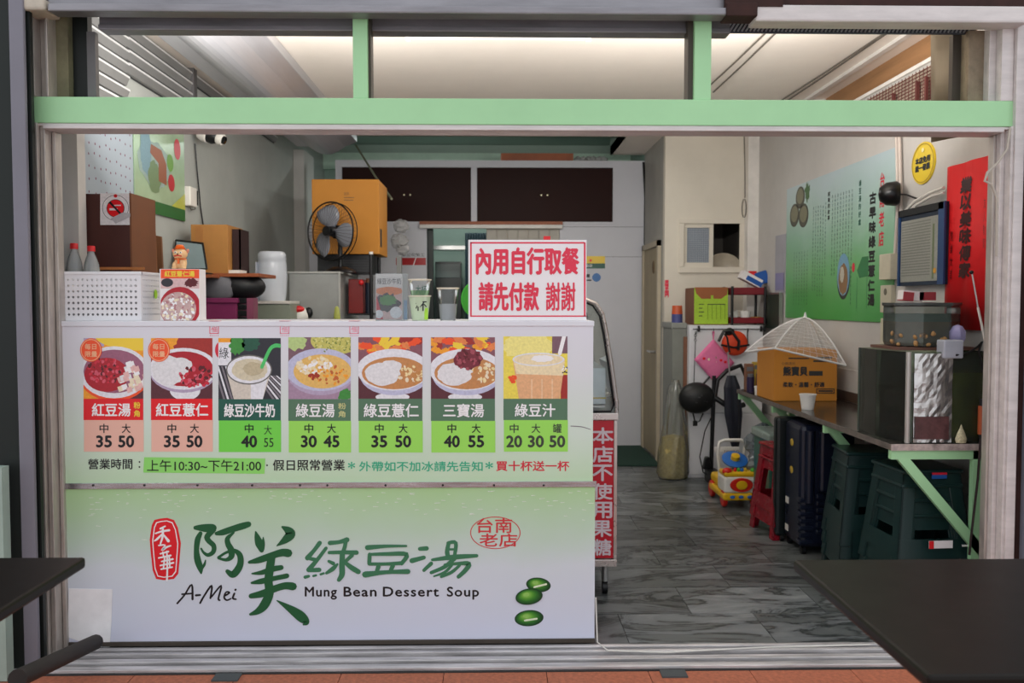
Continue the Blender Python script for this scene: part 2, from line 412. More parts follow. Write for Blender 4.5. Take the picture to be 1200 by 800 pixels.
# ---------------------------------------------------------------- partition with the serving window, return wall with a door
Pa = at(778, 400, Y=YP).x; wz = [at(833, y, Y=YP).z for y in (258, 317)]; wx = [at(x, 290, Y=YP).x for x in (797, 870)]
pw = struct(MB().box(Pa, wx[0], YP, YP+.08, 0, ZC).box(wx[1], WR, YP, YP+.08, 0, ZC).box(wx[0], wx[1], YP, YP+.08, wz[0], ZC).box(wx[0], wx[1], YP, YP+.08, 0, wz[1]).b('wall_partition', part_paint))
for z in (1.52,): MB().box(Pa+.2, WR-.1, YP-.002, YP, z, z+.004).b('panel_joint', M('joint_grey', '8d877c', .8), pw)
a, c = at(875, 300, Y=YP-.1), at(884, 300, Y=YP-.1)
MB().box(a.x, WR, YP-.12, YP, 0, ZC).b('corner_pilaster', M('white_trim', 'e4e0da'), pw)
win = struct(MB().box(wx[0]-.012, wx[1]+.012, YP-.02, YP-.001, wz[0]-.03, wz[0]+.012).box(wx[0]-.012, wx[1]+.012, YP-.02, YP-.001, wz[1]-.02, wz[1]+.03).box(wx[0]-.012, wx[0]+.03, YP-.02, YP-.001, wz[1]+.031, wz[0]-.031).box(wx[1]-.03, wx[1]+.012, YP-.02, YP-.001, wz[1]+.031, wz[0]-.031).b('window_1', part_paint, bevel=.003))
sx = [at(x, 290, Y=YP).x for x in (799, 836)]
sash = MB()
for (a0, a1, b0, b1) in ((sx[0], sx[0]+.045, wz[1]+.071, wz[0]-.066), (sx[1]-.035, sx[1], wz[1]+.071, wz[0]-.066), (sx[0], sx[1], wz[1]+.02, wz[1]+.07), (sx[0], sx[1], wz[0]-.065, wz[0]-.02)):
    sash.box(a0, a1, YP, YP+.02, b0, b1)
sash = sash.b('window_sash', part_paint, win, bevel=.002)
sc = MB()
for k in range(16): 
    z = wz[1]+.08+(wz[0]-wz[1]-.16)*k/15; sc.box(sx[0]+.04, sx[1]-.03, YP+.008, YP+.011, z-.002, z+.002)
for k in range(12):
    x = sx[0]+.05+(sx[1]-sx[0]-.09)*k/11; sc.box(x-.002, x+.002, YP+.011, YP+.014, wz[1]+.07, wz[0]-.06)
tag(sc.b('insect_screen', M('grey_mesh_wire', 'a9b0ba', .5, .3), sash), kind='stuff')
MB().box(sx[0]+.04, sx[1]-.03, YP+.015, YP+.018, wz[1]+.07, wz[0]-.06).b('pane', glass('frosted_pane', 'aab4c0', .45, .3), sash)
rt = struct(MB().box(Pa, Pa+.06, YP+.08, YB, 0, ZC).b('wall_return', M('grey_return_paint', 'a8a69f', .7, var=.1)))
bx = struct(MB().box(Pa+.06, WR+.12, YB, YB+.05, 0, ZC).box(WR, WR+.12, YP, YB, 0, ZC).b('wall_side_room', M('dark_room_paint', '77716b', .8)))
dz = at(768, 290, X=Pa).z
door_w = M('yellowed_door_paint', 'a3967a', .6, var=.2, scale=3, stretch=(1, 1, .3))
d1 = struct(MB().box(Pa-.012, Pa, YP+.22, YB-.10, .02, dz).b('door_1', door_w))
for ya, yb in ((YP+.16, YP+.22), (YB-.10, YB-.05)): MB().box(Pa-.03, Pa, ya, yb, 0, dz+.05).b('door_frame', M('beige_frame_paint', 'b9ae98', .6), d1)
MB().box(Pa-.03, Pa, YP+.16, YB-.05, dz, dz+.05).b('door_frame', M('beige_frame_paint', 'b9ae98'), d1)
MB().cyl((Pa-.012, YP+.30, .98), (Pa-.07, YP+.30, .98), .012).cyl((Pa-.065, YP+.30, .98), (Pa-.065, YP+.44, .98), .01).b('door_handle', M('brushed_steel', 'b9b9b7', .3, .9), d1)
MB().ell((Pa-.015, YP+.45, 1.75), (.012, .04, .06)).b('coat_knob', M('brown_wood_knob', '6a5740', .6), d1)

# ---------------------------------------------------------------- back wall
def bk(px, py): return at(px, py, Y=YB)
zt = bk(600, 188).z; xo0, xo1 = bk(500, 300).x, bk(656, 300).x; zo = bk(560, 266).z
xw = [bk(x, 230).x for x in (400, 553, 558, 719)]; zw0, zw1 = bk(560, 261).z, bk(560, 195).z
xl = bk(393, 200).x
bw = struct(MB().box(xo1, Pa, YB, YB+.06, 0, zw0).box(xw[3], Pa, YB, YB+.06, zw0, zt).box(xl, xo0, YB, YB+.06, 0, zw0).box(xo0, xo1, YB, YB+.06, zo, zw0).box(xl, xw[0], YB, YB+.06, zw0, zt).box(xw[0], xw[3], YB, YB+.06, zw1, zt).box(WL, xl, YB+.02, YB+.06, 0, zw0).b('wall_back', back_panel_m))
for z in (bk(700, 266).z, bk(700, 301).z): MB().box(xo1+.02, Pa-.01, YB-.0015, YB, z, z+.004).b('board_joint', M('joint_dark', '6f7076', .8), bw)
MB().box(xw[1], xw[2], YB-.015, YB+.02, zw0, zw1).b('window_mullion', back_panel_m, bw)
for k, (a, c) in enumerate(((xw[0], xw[1]), (xw[2], xw[3]))):
    wn = struct(MB().box(a-.012, c+.012, YB-.012, YB+.01, zw0-.012, zw0+.01).box(a-.012, c+.012, YB-.012, YB+.01, zw1-.01, zw1+.012).box(a-.012, a+.008, YB-.012, YB+.01, zw0+.011, zw1-.011).box(c-.008, c+.012, YB-.012, YB+.01, zw0+.011, zw1-.011).b('window_%d' % (k+2), back_panel_m))
    MB().box(a+.008, c-.008, YB+.012, YB+.018, zw0+.01, zw1-.01).b('brown_pane', brown_glass, wn)
    for q in (-.03, .03): 
        x0 = bk(477 if k == 0 else 638, 227).x; MB().cyl((x0+q, YB+.012, bk(0, 227).z), (x0+q, YB+.006, bk(0, 227).z), .008).b('latch_hole', M('pale_brass', 'cfc7a5', .4, .5), wn)
zs = bk(570, 262).z
st = struct(MB().box(bk(492, 262).x, bk(659, 262).x, YB-.05, YB, zs-.012, zs+.018).b('trim_2', M('orange_brown_wood', '9c5532', .5, var=.2)))
st2 = struct(MB().box(bk(492, 265).x, bk(659, 265).x, YB-.055, YB, zs-.05, zs-.013).b('trim_3', M('white_trim', 'e4e0da'), bevel=.004))
# folding panel door filling the right of the opening
fd = struct(MB().box(bk(570, 300).x, xo1, YB+.02, YB+.03, 0, zo).b('door_2', M('beige_folding_door', 'b9b4aa', .6)))
xa, xb = bk(570, 300).x, xo1
for k in range(7):
    q0 = xa+(xb-xa)*k/7; MB().box(q0+.004, q0+(xb-xa)/7-.004, YB+.008, YB+.02, .01, zo-.02).b('door_panel', M('beige_folding_door', 'b9b4aa'), fd, bevel=.004)

# ---------------------------------------------------------------- kitchen beyond, ceilings
YN = at(600, 160, Z=ZC).y; XN = bk(716, 170).x
kw = struct(MB().box(WL, Pa+.1, 6.45, 6.55, 0, 3.25).box(Pa+.06, Pa+.16, YB+.06, 6.45, 0, 3.25).b('wall_kitchen', mint))
MB().box(WL, XN+.4, 6.38, 6.45, 2.92, 3.1).b('beam', M('pale_mint_plaster', 'c3dccb', .7), kw)
ce = struct(MB().box(WL-.1, WR+.12, .0, YN, ZC, ZC+.08).box(XN, WR+.1, YN, YB+.06, ZC, ZC+.08).b('ceiling', cream))
ck = struct(MB().box(WL, Pa+.16, YN, 6.5, 3.2, 3.26).box(WL, XN, YN-.02, YN, ZC, 3.26).box(XN, XN+.02, YN, YB+.06, ZC, 3.26).b('ceiling_kitchen', mint))
# duct soffit along the left of the ceiling
xs0, xs1 = -1.72, -1.20
prof = [(xs0, ZC), (xs0, ZC-.10)]+[(xs0+.10+(xs1-xs0-.2)*t, ZC-.10-.07*math.sin(PI*t)) for t in [i/10 for i in range(11)]]+[(xs1, ZC-.06), (xs1, ZC)]
m_ = MB(); m_.prism([(x, .12, z) for x, z in prof], (0, YN-.16, 0))
duct = struct(m_.b('trim_4', M('brushed_duct_metal', 'c3c3c8', .32, .45, var=.12, scale=3, stretch=(3, .3, 3)), bevel=.004))
# cable runs on the ceiling
for k, (p, q) in enumerate((((832, 100), (900, 36)), ((836, 108), (912, 36)), ((915, 118), (1038, 38)), ((918, 121), (1041, 38)))):
    a = at(*p, Z=ZC-.01); c = at(*q, Z=ZC-.01); MB().tube([a, (a+c)/2+Vector((.004, 0, 0)), c], .005).b('ceiling_cable', M('grey_cable', '6b655c', .6), ce)
# fluorescent fitting seen edge-on under the ceiling
a, c = at(475, 42, Z=ZC-.05), at(693, 42, Z=ZC-.05)
lf = thing('ceiling_light', 'slim white fluorescent batten high on cream ceiling behind the transom', 'lamp', ((a.x+c.x)/2, a.y, ZC))
MB().box(a.x, c.x, a.y-.03, a.y+.03, ZC-.035, ZC).b('fixture_body', M('white_enamel', 'e6e2da', .4), lf, bevel=.004)
MB().cyl((a.x+.03, a.y, ZC-.055), (c.x-.03, a.y, ZC-.055), .013).b('fluorescent_tube', M('milky_tube_glass', 'f4efe4', .3), lf)
for x in (a.x+.015, c.x-.015): MB().box(x-.015, x+.015, a.y-.015, a.y+.015, ZC-.075, ZC-.035).b('tube_socket', M('white_enamel', 'e6e2da'), lf)
# wire hook hanging at upper right of ceiling
# ---------------------------------------------------------------- shop front frame
def fx(px, py, Y=0): return at(px, py, Y=Y)
x0, x1 = fx(43, 130).x, fx(1183, 130).x
zb0, zb1 = fx(600, 146, Y=-.05).z, fx(600, 115.5, Y=-.05).z
beam = struct(MB().box(x0, x1, -.05, .05, zb0, zb1).b('trim_5', green_paint, bevel=.003))
zr = fx(600, 152.5, Y=-.055).z
rail = struct(MB().box(x0+.02, x1-.02, -.045, .055, zr+.012, zb0).box(x0+.05, x1-.05, -.055, .06, zr, zr+.012).b('trim_6', alu_white, bevel=.002))
ztop = fx(600, 19, Y=-.02).z
for k, (pa, pb) in enumerate(((415.5, 432.5), (811, 830.5))):
    mu = struct(MB().box(fx(pa, 60).x, fx(pb, 60).x, -.045, .03, zb1, ztop+.05).b('trim_%d' % (7+k), green_paint, bevel=.002))
    MB().box(fx(pb if k == 0 else pa-6, 60).x, fx(pb+3 if k == 0 else pa, 60).x, -.02, .05, zb1, ztop).b('mullion_edge', M('dark_bronze', '4d463f', .5, .4), mu)
# shutter housing and upper rails
zA, zB, zC_, zD = fx(600, 20, Y=-.10).z, fx(600, 1, Y=-.1).z, fx(600, 40, Y=.05).z, fx(600, 18, Y=.05).z
xe = fx(868, 10).x
top = struct(MB().box(fx(76, 10).x, xe, -.14, -.06, zA, zA+.03).box(fx(70, 10).x, xe, -.10, .0, zA+.03, zA+.2).b('trim_9', steel_grey, bevel=.006))
MB().box(fx(45, 0).x, fx(74, 0).x, -.15, -.02, fx(0, 16, Y=-.1).z, fx(0, 2, Y=-.1).z).b('rail_end', M('chipped_cream_paint', 'c2b8a8', .6, var=.3), top, bevel=.01)
t2 = struct(MB().box(fx(112, 30).x, fx(858, 30).x, .03, .09, zC_+.02, zD+.05).box(fx(112, 30).x, fx(858, 30).x, .02, .10, zC_, zC_+.022).b('trim_10', steel_grey, bevel=.004))
t3 = struct(MB().box(fx(874, 10).x, fx(1184, 10).x, -.13, -.03, fx(0, 22, Y=-.1).z, fx(0, 2, Y=-.1).z).b('trim_11', alu_white, bevel=.008))
MB().box(fx(874, 5).x, fx(1184, 5).x, -.11, .02, fx(0, 4, Y=-.1).z+.001, fx(0, 4, Y=-.1).z+.35).b('rail_cover', rust, t3)
MB().box(fx(840, 5).x, fx(905, 5).x, -.135, -.112, fx(0, 4, Y=-.1).z-.004, fx(0, 4, Y=-.1).z+.1).b('rusty_end', rust, t3)
MB().box(fx(840, 30).x, fx(875, 30).x, -.15, -.05, fx(0, 18, Y=-.1).z, fx(0, 2, Y=-.1).z).b('rail_bracket', rust, t3, bevel=.004)
# coiled spring under the right rail
sp = MB(); za = fx(950, 30, Y=.05).z; N = 62
for k in range(N):
    x = fx(858, 30).x + (fx(1150, 30).x-fx(858, 30).x)*k/N
    sp.cyl((x-.012, .05, za-.024), (x+.02, .05, za+.026), .0038, n=5)
sp.mb = None
sro = struct(MB().box(fx(858, 30).x, fx(1150, 30).x, .056, .07, za-.028, za+.028).b('trim_12', M('dark_spring_channel', '50545e', .5, .4)))
tag(sp.b('spring_coils', M('bright_spring_wire', 'c9cdd3', .35, .7), sro), kind='stuff')
# left and right aluminium jambs
zf = -.02
lj = struct(MB().box(fx(48, 400).x, fx(58, 400).x, -.06, .04, zf, zb0).box(fx(58.5, 400).x, fx(64, 400).x, -.04, .05, zf, zb0).b('trim_13', alu, bevel=.003))
MB().box(fx(64.5, 400).x, fx(69, 400).x, .01, .06, zf, zr).b('inner_track', alu, lj, bevel=.003)
rj = struct(MB().box(fx(1169, 400).x, fx(1178, 400).x, -.06, .0, zf, zb0).box(fx(1164, 400).x, fx(1169, 400).x, -.02, .03, zf, zb0).b('trim_14', alu_white, bevel=.003))
MB().box(fx(1160.5, 400).x, fx(1164, 400).x, .01, .05, zf, zr).b('inner_track', alu, rj, bevel=.003)
# jambs beside the transom
uj = struct(MB().box(fx(43, 60).x, fx(49, 60).x, -.06, .03, zb1, zA+.1).box(fx(49, 60).x, fx(60, 60).x, -.01, .08, zb1, zA+.1).box(fx(60, 60).x, fx(63, 60).x, -.05, .03, zb1, zA+.1).b('trim_15', alu, bevel=.002))
MB().box(fx(63, 60).x, fx(77, 60).x, .02, .06, zb1, zA+.1).b('mossy_strip', M('mossy_concrete', '6e6a52', .8, var=.4, scale=10), uj)
MB().box(fx(77, 60).x, fx(95, 60).x, .06, .10, zb1, zA+.1).b('black_gap_strip', black_paint, uj)
MB().box(fx(95, 60).x, fx(105, 60).x, .05, .08, zb1, zC_).b('grey_upright', M('grey_stud', '6d6b6c'), uj)
uk = struct(MB().box(fx(1166, 60).x, fx(1180, 60).x, -.05, .04, zb1, zA+.1).box(fx(1158, 60).x, fx(1166, 60).x, -.01, .07, zb1, zA).b('trim_16', alu_white, bevel=.002))
MB().box(fx(1140, 60).x, fx(1158, 60).x, .03, .09, zb1, zA).b('stained_strip', M('stained_beige_metal', '8f806b', .6, .2, var=.4, scale=9), uk)
MB().box(fx(1130, 60).x, fx(1140, 60).x, .09, .12, zb1, zA).b('dark_strip', M('dark_bronze', '4d463f'), uk)
# curved sheet behind the right end of the transom
m_ = MB(); vs = []; xa, xb = fx(1107, 80, Y=.2).x, fx(1134, 80, Y=.2).x
for i in range(9):
    t = i/8; x = xa+(xb-xa)*t; y = .30-.16*math.sin(PI*t*.5)
    vs += [(x, y, zb0), (x-.012*(1-t), y, zD+.02)]
m_.add(vs, [(2*i, 2*i+2, 2*i+3, 2*i+1) for i in range(8)])
m_.b('curved_sheet', M('dull_brown_sheet', '80735f', .45, .2, var=.15, scale=3, stretch=(4, 4, .4)), uk, smooth=True, solid=.003)
# outer posts
op = struct(MB().box(fx(19, 400, Y=-.16).x, fx(36, 400, Y=-.16).x, -.16, -.14, zf, 3.2).b('trim_17', lilac_steel, bevel=.004))
MB().box(fx(33, 400, Y=-.12).x, fx(45, 400, Y=-.12).x, -.13, -.11, zf, 3.2).b('gap_shade_strip', black_paint, op)  # black strip stands in for the shade in the gap by the post
op2 = struct(MB().box(fx(-70, 400, Y=-.2).x, fx(20, 400, Y=-.2).x, -.15, -.05, zf, 3.2).b('trim_18', M('black_green_cladding', '0c1613', .6, var=.3)))
MB().box(fx(0, 640, Y=-.2).x-.03, fx(11, 640, Y=-.2).x, -.24, -.19, zf, .80).b('pale_strip', M('pale_green_grey_metal', '9db0a6', .5), op2)
op3 = struct(MB().box(fx(1172, 400).x, fx(1183, 400).x, -.07, .02, zf, 3.2).b('trim_19', alu_white, bevel=.003))
MB().box(fx(1183, 400).x, fx(1192, 400).x, -.05, .02, zf, 3.2).b('rusty_strip', rust, op3)
MB().box(fx(1192, 400).x, fx(1192, 400).x+.14, -.12, -.02, zf, 3.2).b('blue_grey_post', M('blue_grey_post_paint', '7e828f', .5), op3)
MB().box(fx(1192, 400).x+.14, fx(1192, 400).x+1.2, -.05, .05, zf, 3.2).b('outer_cladding', M('black_green_cladding', '0c1613'), op3)
MB().box(fx(-70, 400, Y=-.2).x-1.0, fx(-70, 400, Y=-.2).x, -.1, .0, zf, 3.2).b('outer_cladding', M('black_green_cladding', '0c1613'), op2)
# ================================================================ service counter
YC = .03
FF = Frame((0, YC, 0), (1, 0, 0), (0, 0, 1), (0, -1, 0))
def pc(px, py): return at(px, py, Y=YC)
cx0, cx1 = pc(73, 500).x, pc(697, 500).x
zt_, zm0, zm1, zlo = pc(400, 376).z, pc(400, 571).z, pc(400, 565).z, .012
ct = thing('service_counter', 'long white and pale green printed counter with menu pictures in the shop opening', 'counter', ((cx0+cx1)/2, .22, 0))
D_C = .40
MB().box(cx0+.01, cx1-.01, YC+.006, YC+D_C, zlo, zt_-.02).b('counter_body', M('grey_laminate', 'b9babd', .5), ct)
MB().box(cx0-.005, cx1-.004, YC-.004, YC+D_C+.02, zt_-.022, zt_).b('worktop', M('white_laminate', 'dfdfe6', .35, var=.04), ct, bevel=.003)
up_m = gradient_mat('pale_lilac_to_green_print', ((0, 'bfdcb8'), (.35, 'd0dfd2'), (.7, 'd9dade'), (1, 'dbd9e2')), zm1, zt_)
lo_m = gradient_mat('green_to_pale_blue_print', ((0, 'd5d9ec'), (.45, 'd2dbe2'), (.72, 'bcd6bd'), (1, 'acd298')), .05, zm0)
up = MB().box(pc(70, 470).x, pc(695, 470).x, YC, YC+.006, zm1, zt_-.004).b('menu_panel', up_m, ct)
lo = MB().box(pc(77, 660).x, pc(697, 660).x, YC, YC+.006, zlo+.012, zm0).b('sign_panel', lo_m, ct)
strip_m = M('bright_aluminium_strip', 'b9b8bc', .25, .85, var=.3, scale=10, stretch=(.5, 1, 5), bump=.05)
tr = MB().box(pc(77, 568).x, pc(699, 568).x, YC-.006, YC+.002, zm0-.001, zm1+.001).b('metal_strip', strip_m, ct, bevel=.001)
for px in (110, 170, 232, 296, 352, 384, 452, 519, 579, 637):
    q = pc(px, 568); MB().cyl((q.x, YC-.009, q.z), (q.x, YC-.005, q.z), .0045, n=8).b('rivet', M('dark_rivet', '33302f', .4, .6), tr)
MB().box(pc(78, 763).x, pc(697, 763).x, YC-.008, YC+.002, zlo-.004, zlo+.014).b('bottom_strip', M('dark_bronze', '4d463f'), ct, bevel=.001)
MB().tube([pc(697, 700)+Vector((.004, 0, 0)), pc(700, 752)+Vector((0, 0, 0)), at(712, 762, Z=.01), at(780, 764, Z=.01), at(900, 758, Z=.01), at(1020, 755, Z=.01)], .0035).b('white_cable', M('white_cable_sheath', 'd8d6d0', .5), ct)

# ---- inks
FLAT_INKS = ('red', 'dark_green', 'mid_green', 'price_green', 'pale_price_green', 'price_pink', 'black', 'white', 'yellow', 'orange', 'teal', 'crimson', 'logo_green', 'logo_green_soft', 'seal_red', 'notice_red', 'label_green', 'seal_line_red')
I = lambda n, h, r=.35: M('ink_'+n, h, r, var=0 if n in FLAT_INKS else .15, scale=90)
RED, DKG, MIDG, PRG, PRG2, PINK = I('red', 'e3101c'), I('dark_green', '1f5a4b'), I('mid_green', '54785d'), I('price_green', '74d84c'), I('pale_price_green', '9be05c'), I('price_pink', 'eab8a6')
BLK, WHT, YEL, ORG, TEAL, CRIM = I('black', '14161a'), I('white', 'f3f1f2'), I('yellow', 'f3cf3b'), I('orange', 'f2511f'), I('teal', '2fae85'), I('crimson', 'd1243c')
BOWL, CREAM, SOUP, MAROON, BEAN, BEAN2, RICE = I('bowl_white', 'e9e8ee'), I('cream', 'efe0c2'), I('soup_brown', 'c98a52'), I('maroon', '6e1a22'), I('bean_red', 'b01226'), I('bean_dark', '5c0a16'), I('rice_white', 'e6e4e6')
ORY, TABLE, LIL, GRY = I('orange_yellow', 'f5a227'), I('table_dark', '5a2630'), I('lilac_shadow', 'b7a5c0'), I('stripe_grey', '7d757c')
LEAF, DKB, PINKB = I('leaf_green', '3f8f3a'), I('charcoal', '2c2a33'), I('pink_stamp', 'f08aa0')
cards = [  # x0, x1, photo top, photo bottom, title bottom, price bottom, title colour, price colour
    (98, 168, 396, 467, 492, 529, RED, PINK), (177, 249, 396, 467, 492, 529, RED, PINK), (256, 329, 396, 467.5, 492.5, 529.5, DKG, PRG),
    (338, 411, 395, 467.5, 493, 530, MIDG, PRG2), (420, 495, 395, 467, 493, 530, MIDG, PRG2), (505, 580, 395, 467, 493, 530, MIDG, PRG2), (590, 665, 394, 467, 492, 529, MIDG, PRG2)]
def scatter(P, n, cx, cy, rx, ry, size, mats, c, asp=.7):
    for _ in range(n):
        a = random.uniform(0, 2*PI); r = math.sqrt(random.random()); s_ = size*random.uniform(.7, 1.3)
        P.ell(cx+rx*r*math.cos(a), cy+ry*r*math.sin(a), s_, s_*asp, random.choice(mats), c+random.random()*.4, n=7, rot=random.uniform(0, 3))
for k, (a, c, t, b_, tb, pb, tm, pm) in enumerate(cards):
    P = Print(FF); P.clip = (a, t, c, b_)
    if k == 0:
        P.rect(a, t, c, b_, ORY, 1); P.rect(a, t, a+24, t+10, LIL, 1.1); P.ell(a+55, t+2, 42, 12, YEL, 1.2, rot=.1); P.rect(a+45, b_-16, c, b_, TABLE, 1.2)
        P.ell(a+36, t+42, 42, 32, ORG, 1.4); P.ell(a+36, t+40, 41, 30.5, BOWL, 1.6); P.ell(a+36, t+39, 36, 25.5, I('mauve_soup', '9d5f78'), 1.8)
        P.ell(a+27, t+43, 26, 20, BEAN, 2); scatter(P, 90, a+25, t+38, 20, 15, 2.2, [BEAN, BEAN2, CRIM, I('bean_shine', 'd9566a')], 2.2)
        for _ in range(34):
            x, y = random.uniform(a+36, c), random.uniform(t+28, t+60)
            if (x-a-36)/34 + (y-t-28)/40 < 1.6: P.poly([(x, y), (x+6, y-2), (x+8, y+4), (x+2, y+6)], random.choice([RICE, I('jelly_pink', 'e8b9b4'), CREAM, WHT]), 2.8+random.random()*.3)
    elif k == 1:
        P.rect(a, t, c, b_, I('cloth_red', 'a62b22'), 1); P.ell(a+8, t+4, 24, 14, ORY, 1.1, jit=.2); P.rect(a, t+44, c, b_, TABLE, 1.1)
        P.ell(a+40, t+61, 18, 12, BOWL, 1.3); P.ell(a+38, t+38, 40, 26, LIL, 1.4); P.ell(a+38, t+36, 40, 24.5, BOWL, 1.6); P.ell(a+38, t+36, 35, 20.5, BEAN, 1.8)
        P.ell(a+22, t+38, 21, 17, RICE, 2.0, jit=.07); P.ell(a+33, t+31, 15, 8, RICE, 2.1, jit=.06); scatter(P, 70, a+54, t+45, 20, 12, 2.6, [BEAN, CRIM, BEAN2, I('bean_shine', 'd9566a')], 2.4)
    elif k == 2:
        P.rect(a, t, c, b_, DKB, 1); P.rect(a, t, a+15, t+32, BOWL, 1.1); P.rect(a, t, a+15, t+5, ORY, 1.2); P.text('綠', a+1, t+11, a+12, t+24, BLK, 1.5); P.ell(a+22, t+8, 9, 11, LEAF, 1.2, jit=.25); P.ell(a+38, t+6, 10, 9, I('deep_leaf', '1e5640'), 1.2, jit=.2)
        for q in range(9): P.poly([(a+q*4.6-6, t+33), (a+q*4.6-4, t+33), (a+q*4.6+8, b_), (a+q*4.6+5.5, b_)], BOWL if q % 2 else GRY, 1.2)
        for q in range(8): P.poly([(a+44+q*3.3, t+44), (a+46+q*3.3, t+44), (a+66+q*5, b_), (a+63+q*5, b_)], BOWL if q % 2 else GRY, 1.2)
        P.poly([(a+9, t+38), (a+62, t+38), (a+52, b_), (a+18, b_)], I('milk_beige', 'd9cfc2'), 1.5); P.poly([(a+38, t+52), (a+58, t+45), (a+52, b_), (a+38, b_)], BOWL, 1.55); P.ell(a+36, t+37, 27, 17.5, I('glass_edge', '6e6b66'), 1.8); P.ell(a+36, t+37, 25.5, 16, BOWL, 2.0)
        P.ell(a+37, t+37, 21, 13, I('froth', 'd7ccb0'), 2.2, jit=.04); P.ell(a+41, t+36, 12, 8, I('froth_dark', 'c3b595'), 2.3, jit=.08)
        P.brush([(a+51, t+34, 4), (a+60, t+14, 4), (a+66, t+9, 4.5), (a+72, t+9, 4.5)], I('straw_green', '4fc86a'), 2.6)
    elif k == 3:
        P.rect(a, t, c, b_, I('plum_cloth', '7d5a66'), 1); P.ell(a+8, t+5, 12, 10, I('leaf_pale', 'b9cf86'), 1.1, jit=.2); P.ell(a+56, t+4, 30, 16, I('mung_yellow', 'c9c264'), 1.2); scatter(P, 120, a+54, t+6, 26, 12, 1.1, [I('mung_dark', '7c8a3c'), I('mung_pale', 'dcd88a')], 1.4)
        P.rect(a, t+52, c, b_, I('lilac_table', 'a98ba3'), 1.1); P.ell(a+66, b_-5, 8, 7, LEAF, 1.2, jit=.2); P.ell(a+38, t+41, 40, 27, LIL, 1.5); P.ell(a+38, t+38, 41, 25, I('bowl_blue', 'c3c3de'), 1.7); P.ell(a+40, t+40, 34, 20, I('soup_gold', 'e9bb66'), 2.0)
        scatter(P, 60, a+30, t+33, 20, 10, 2.6, [CREAM, I('grain', 'f3dca6'), WHT], 2.2); scatter(P, 60, a+48, t+44, 22, 11, 2.0, [I('grain_brown', 'c8632b'), I('soup_gold', 'e9bb66'), ORY], 2.4); scatter(P, 12, a+30, t+46, 6, 4, 2, [I('chili', 'a62c14')], 2.9)
    elif k in (4, 5):
        P.rect(a, t, c, b_, I('dusky_mauve', '8a5560'), 1)
        for _ in range(22):
            x, y = random.uniform(a, c), random.uniform(t, t+18); P.ell(x, y, 8, 4, random.choice([ORY, ORG, YEL, I('cloth_red', 'a62b22'), I('peach', 'ea8648')]), 1.1+random.random()*.2, rot=random.uniform(-1, 1), jit=.2)
        P.rect(a, t+46, c, b_, TABLE, 1.4); P.ell(a+40, b_-2, 20, 5, BOWL, 1.5); P.ell(a+42, t+45, 40, 23, I('bowl_blue', 'c3c3de'), 1.6); P.ell(a+42, t+42, 41, 25, I('bowl_shade', '8f93ba'), 1.55)
        P.ell(a+41, t+38, 43, 24.5, BOWL, 1.8); P.ell(a+42, t+42, 38, 19, SOUP, 2.0); P.ell(a+28, t+43, 21, 13.5, RICE, 2.2, jit=.06); P.ell(a+38, t+34, 13, 7, RICE, 2.3, jit=.06)
        scatter(P, 55, a+62, t+43, 14, 12, 2.4, [I('grain', 'f3dca6'), I('grain_brown2', 'c98a4a'), SOUP, CREAM], 2.4)
        if k == 5: P.ell(a+44, t+25, 16, 12, I('azuki', '7a2434'), 2.9, jit=.12); scatter(P, 60, a+43, t+26, 16, 12, 2.3, [I('azuki', '7a2434'), I('azuki_light', 'a84a58'), BEAN2], 3)
    else:
        P.rect(a, t, c, b_, I('lemon', 'f0dc55'), 1); P.ell(a+30, t+12, 30, 16, I('butter', 'f6e98c'), 1.1, jit=.15); P.rect(c-18, t, c, t+20, I('plum_cloth', '7d5a66'), 1.15); P.rect(c-8, t+45, c, b_, I('cloth_red', 'a62b22'), 1.15); scatter(P, 8, a+12, t+50, 4, 6, 2.5, [ORG], 1.3)
        P.brush([(c-3, t-4, 4.5), (c-9, t+20, 4.5)], WHT, 1.4); P.poly([(a+11, t+28), (a+72, t+28), (a+66, b_), (a+18, b_)], I('tea_peach', 'e8b181'), 1.6); P.poly([(a+11, t+26), (a+72, t+26), (a+70, t+46), (a+15, t+44)], I('foam_cream', 'f2dfb5'), 1.7)
        for q in (.3, .55, .8): P.rect(a+18+48*q, t+50, a+19.5+48*q, b_, I('tea_pale', 'f0c9a0'), 1.8)
        P.ell(a+41, t+27, 30.5, 8, BOWL, 1.9); P.ell(a+41, t+27, 28.5, 6.5, I('foam_cream', 'f2dfb5'), 2.1); P.ell(a+45, t+26, 13, 4, WHT, 2.3, jit=.15); scatter(P, 10, c-3, t+40, 4, 8, 1.3, [WHT, DKB], 2)
    P.clip = None
    P.b('menu_picture', up)
    P = Print(FF); P.rect(a, b_, c, tb, tm, 1); P.b('title_band', up)
    P = Print(FF); P.rect(a+.5, tb, c+.5, pb, pm, 1); P.b('price_band', up)
def ttl(name, *args, **kw):
    T = Print(FF); T.text(*args, **kw); T.b(name, up)
ttl('title_lettering', '紅豆湯', 108, 472.5, 153, 487.5, WHT, 2, bold=.35); ttl('side_lettering', '粉\n角', 157, 471, 164.5, 488, YEL, 2, bold=.25)
ttl('title_lettering', '紅豆薏仁', 183, 472.5, 244, 487.5, WHT, 2, bold=.35); ttl('title_lettering', '綠豆沙牛奶', 263, 473, 322, 488.5, WHT, 2, bold=.35)
ttl('title_lettering', '綠豆湯', 347, 473, 392, 488.5, WHT, 2, bold=.3); ttl('side_lettering', '粉\n角', 396.5, 472, 405.5, 488.5, I('pale_yellow_green', 'c9c98a'), 2, bold=.2)
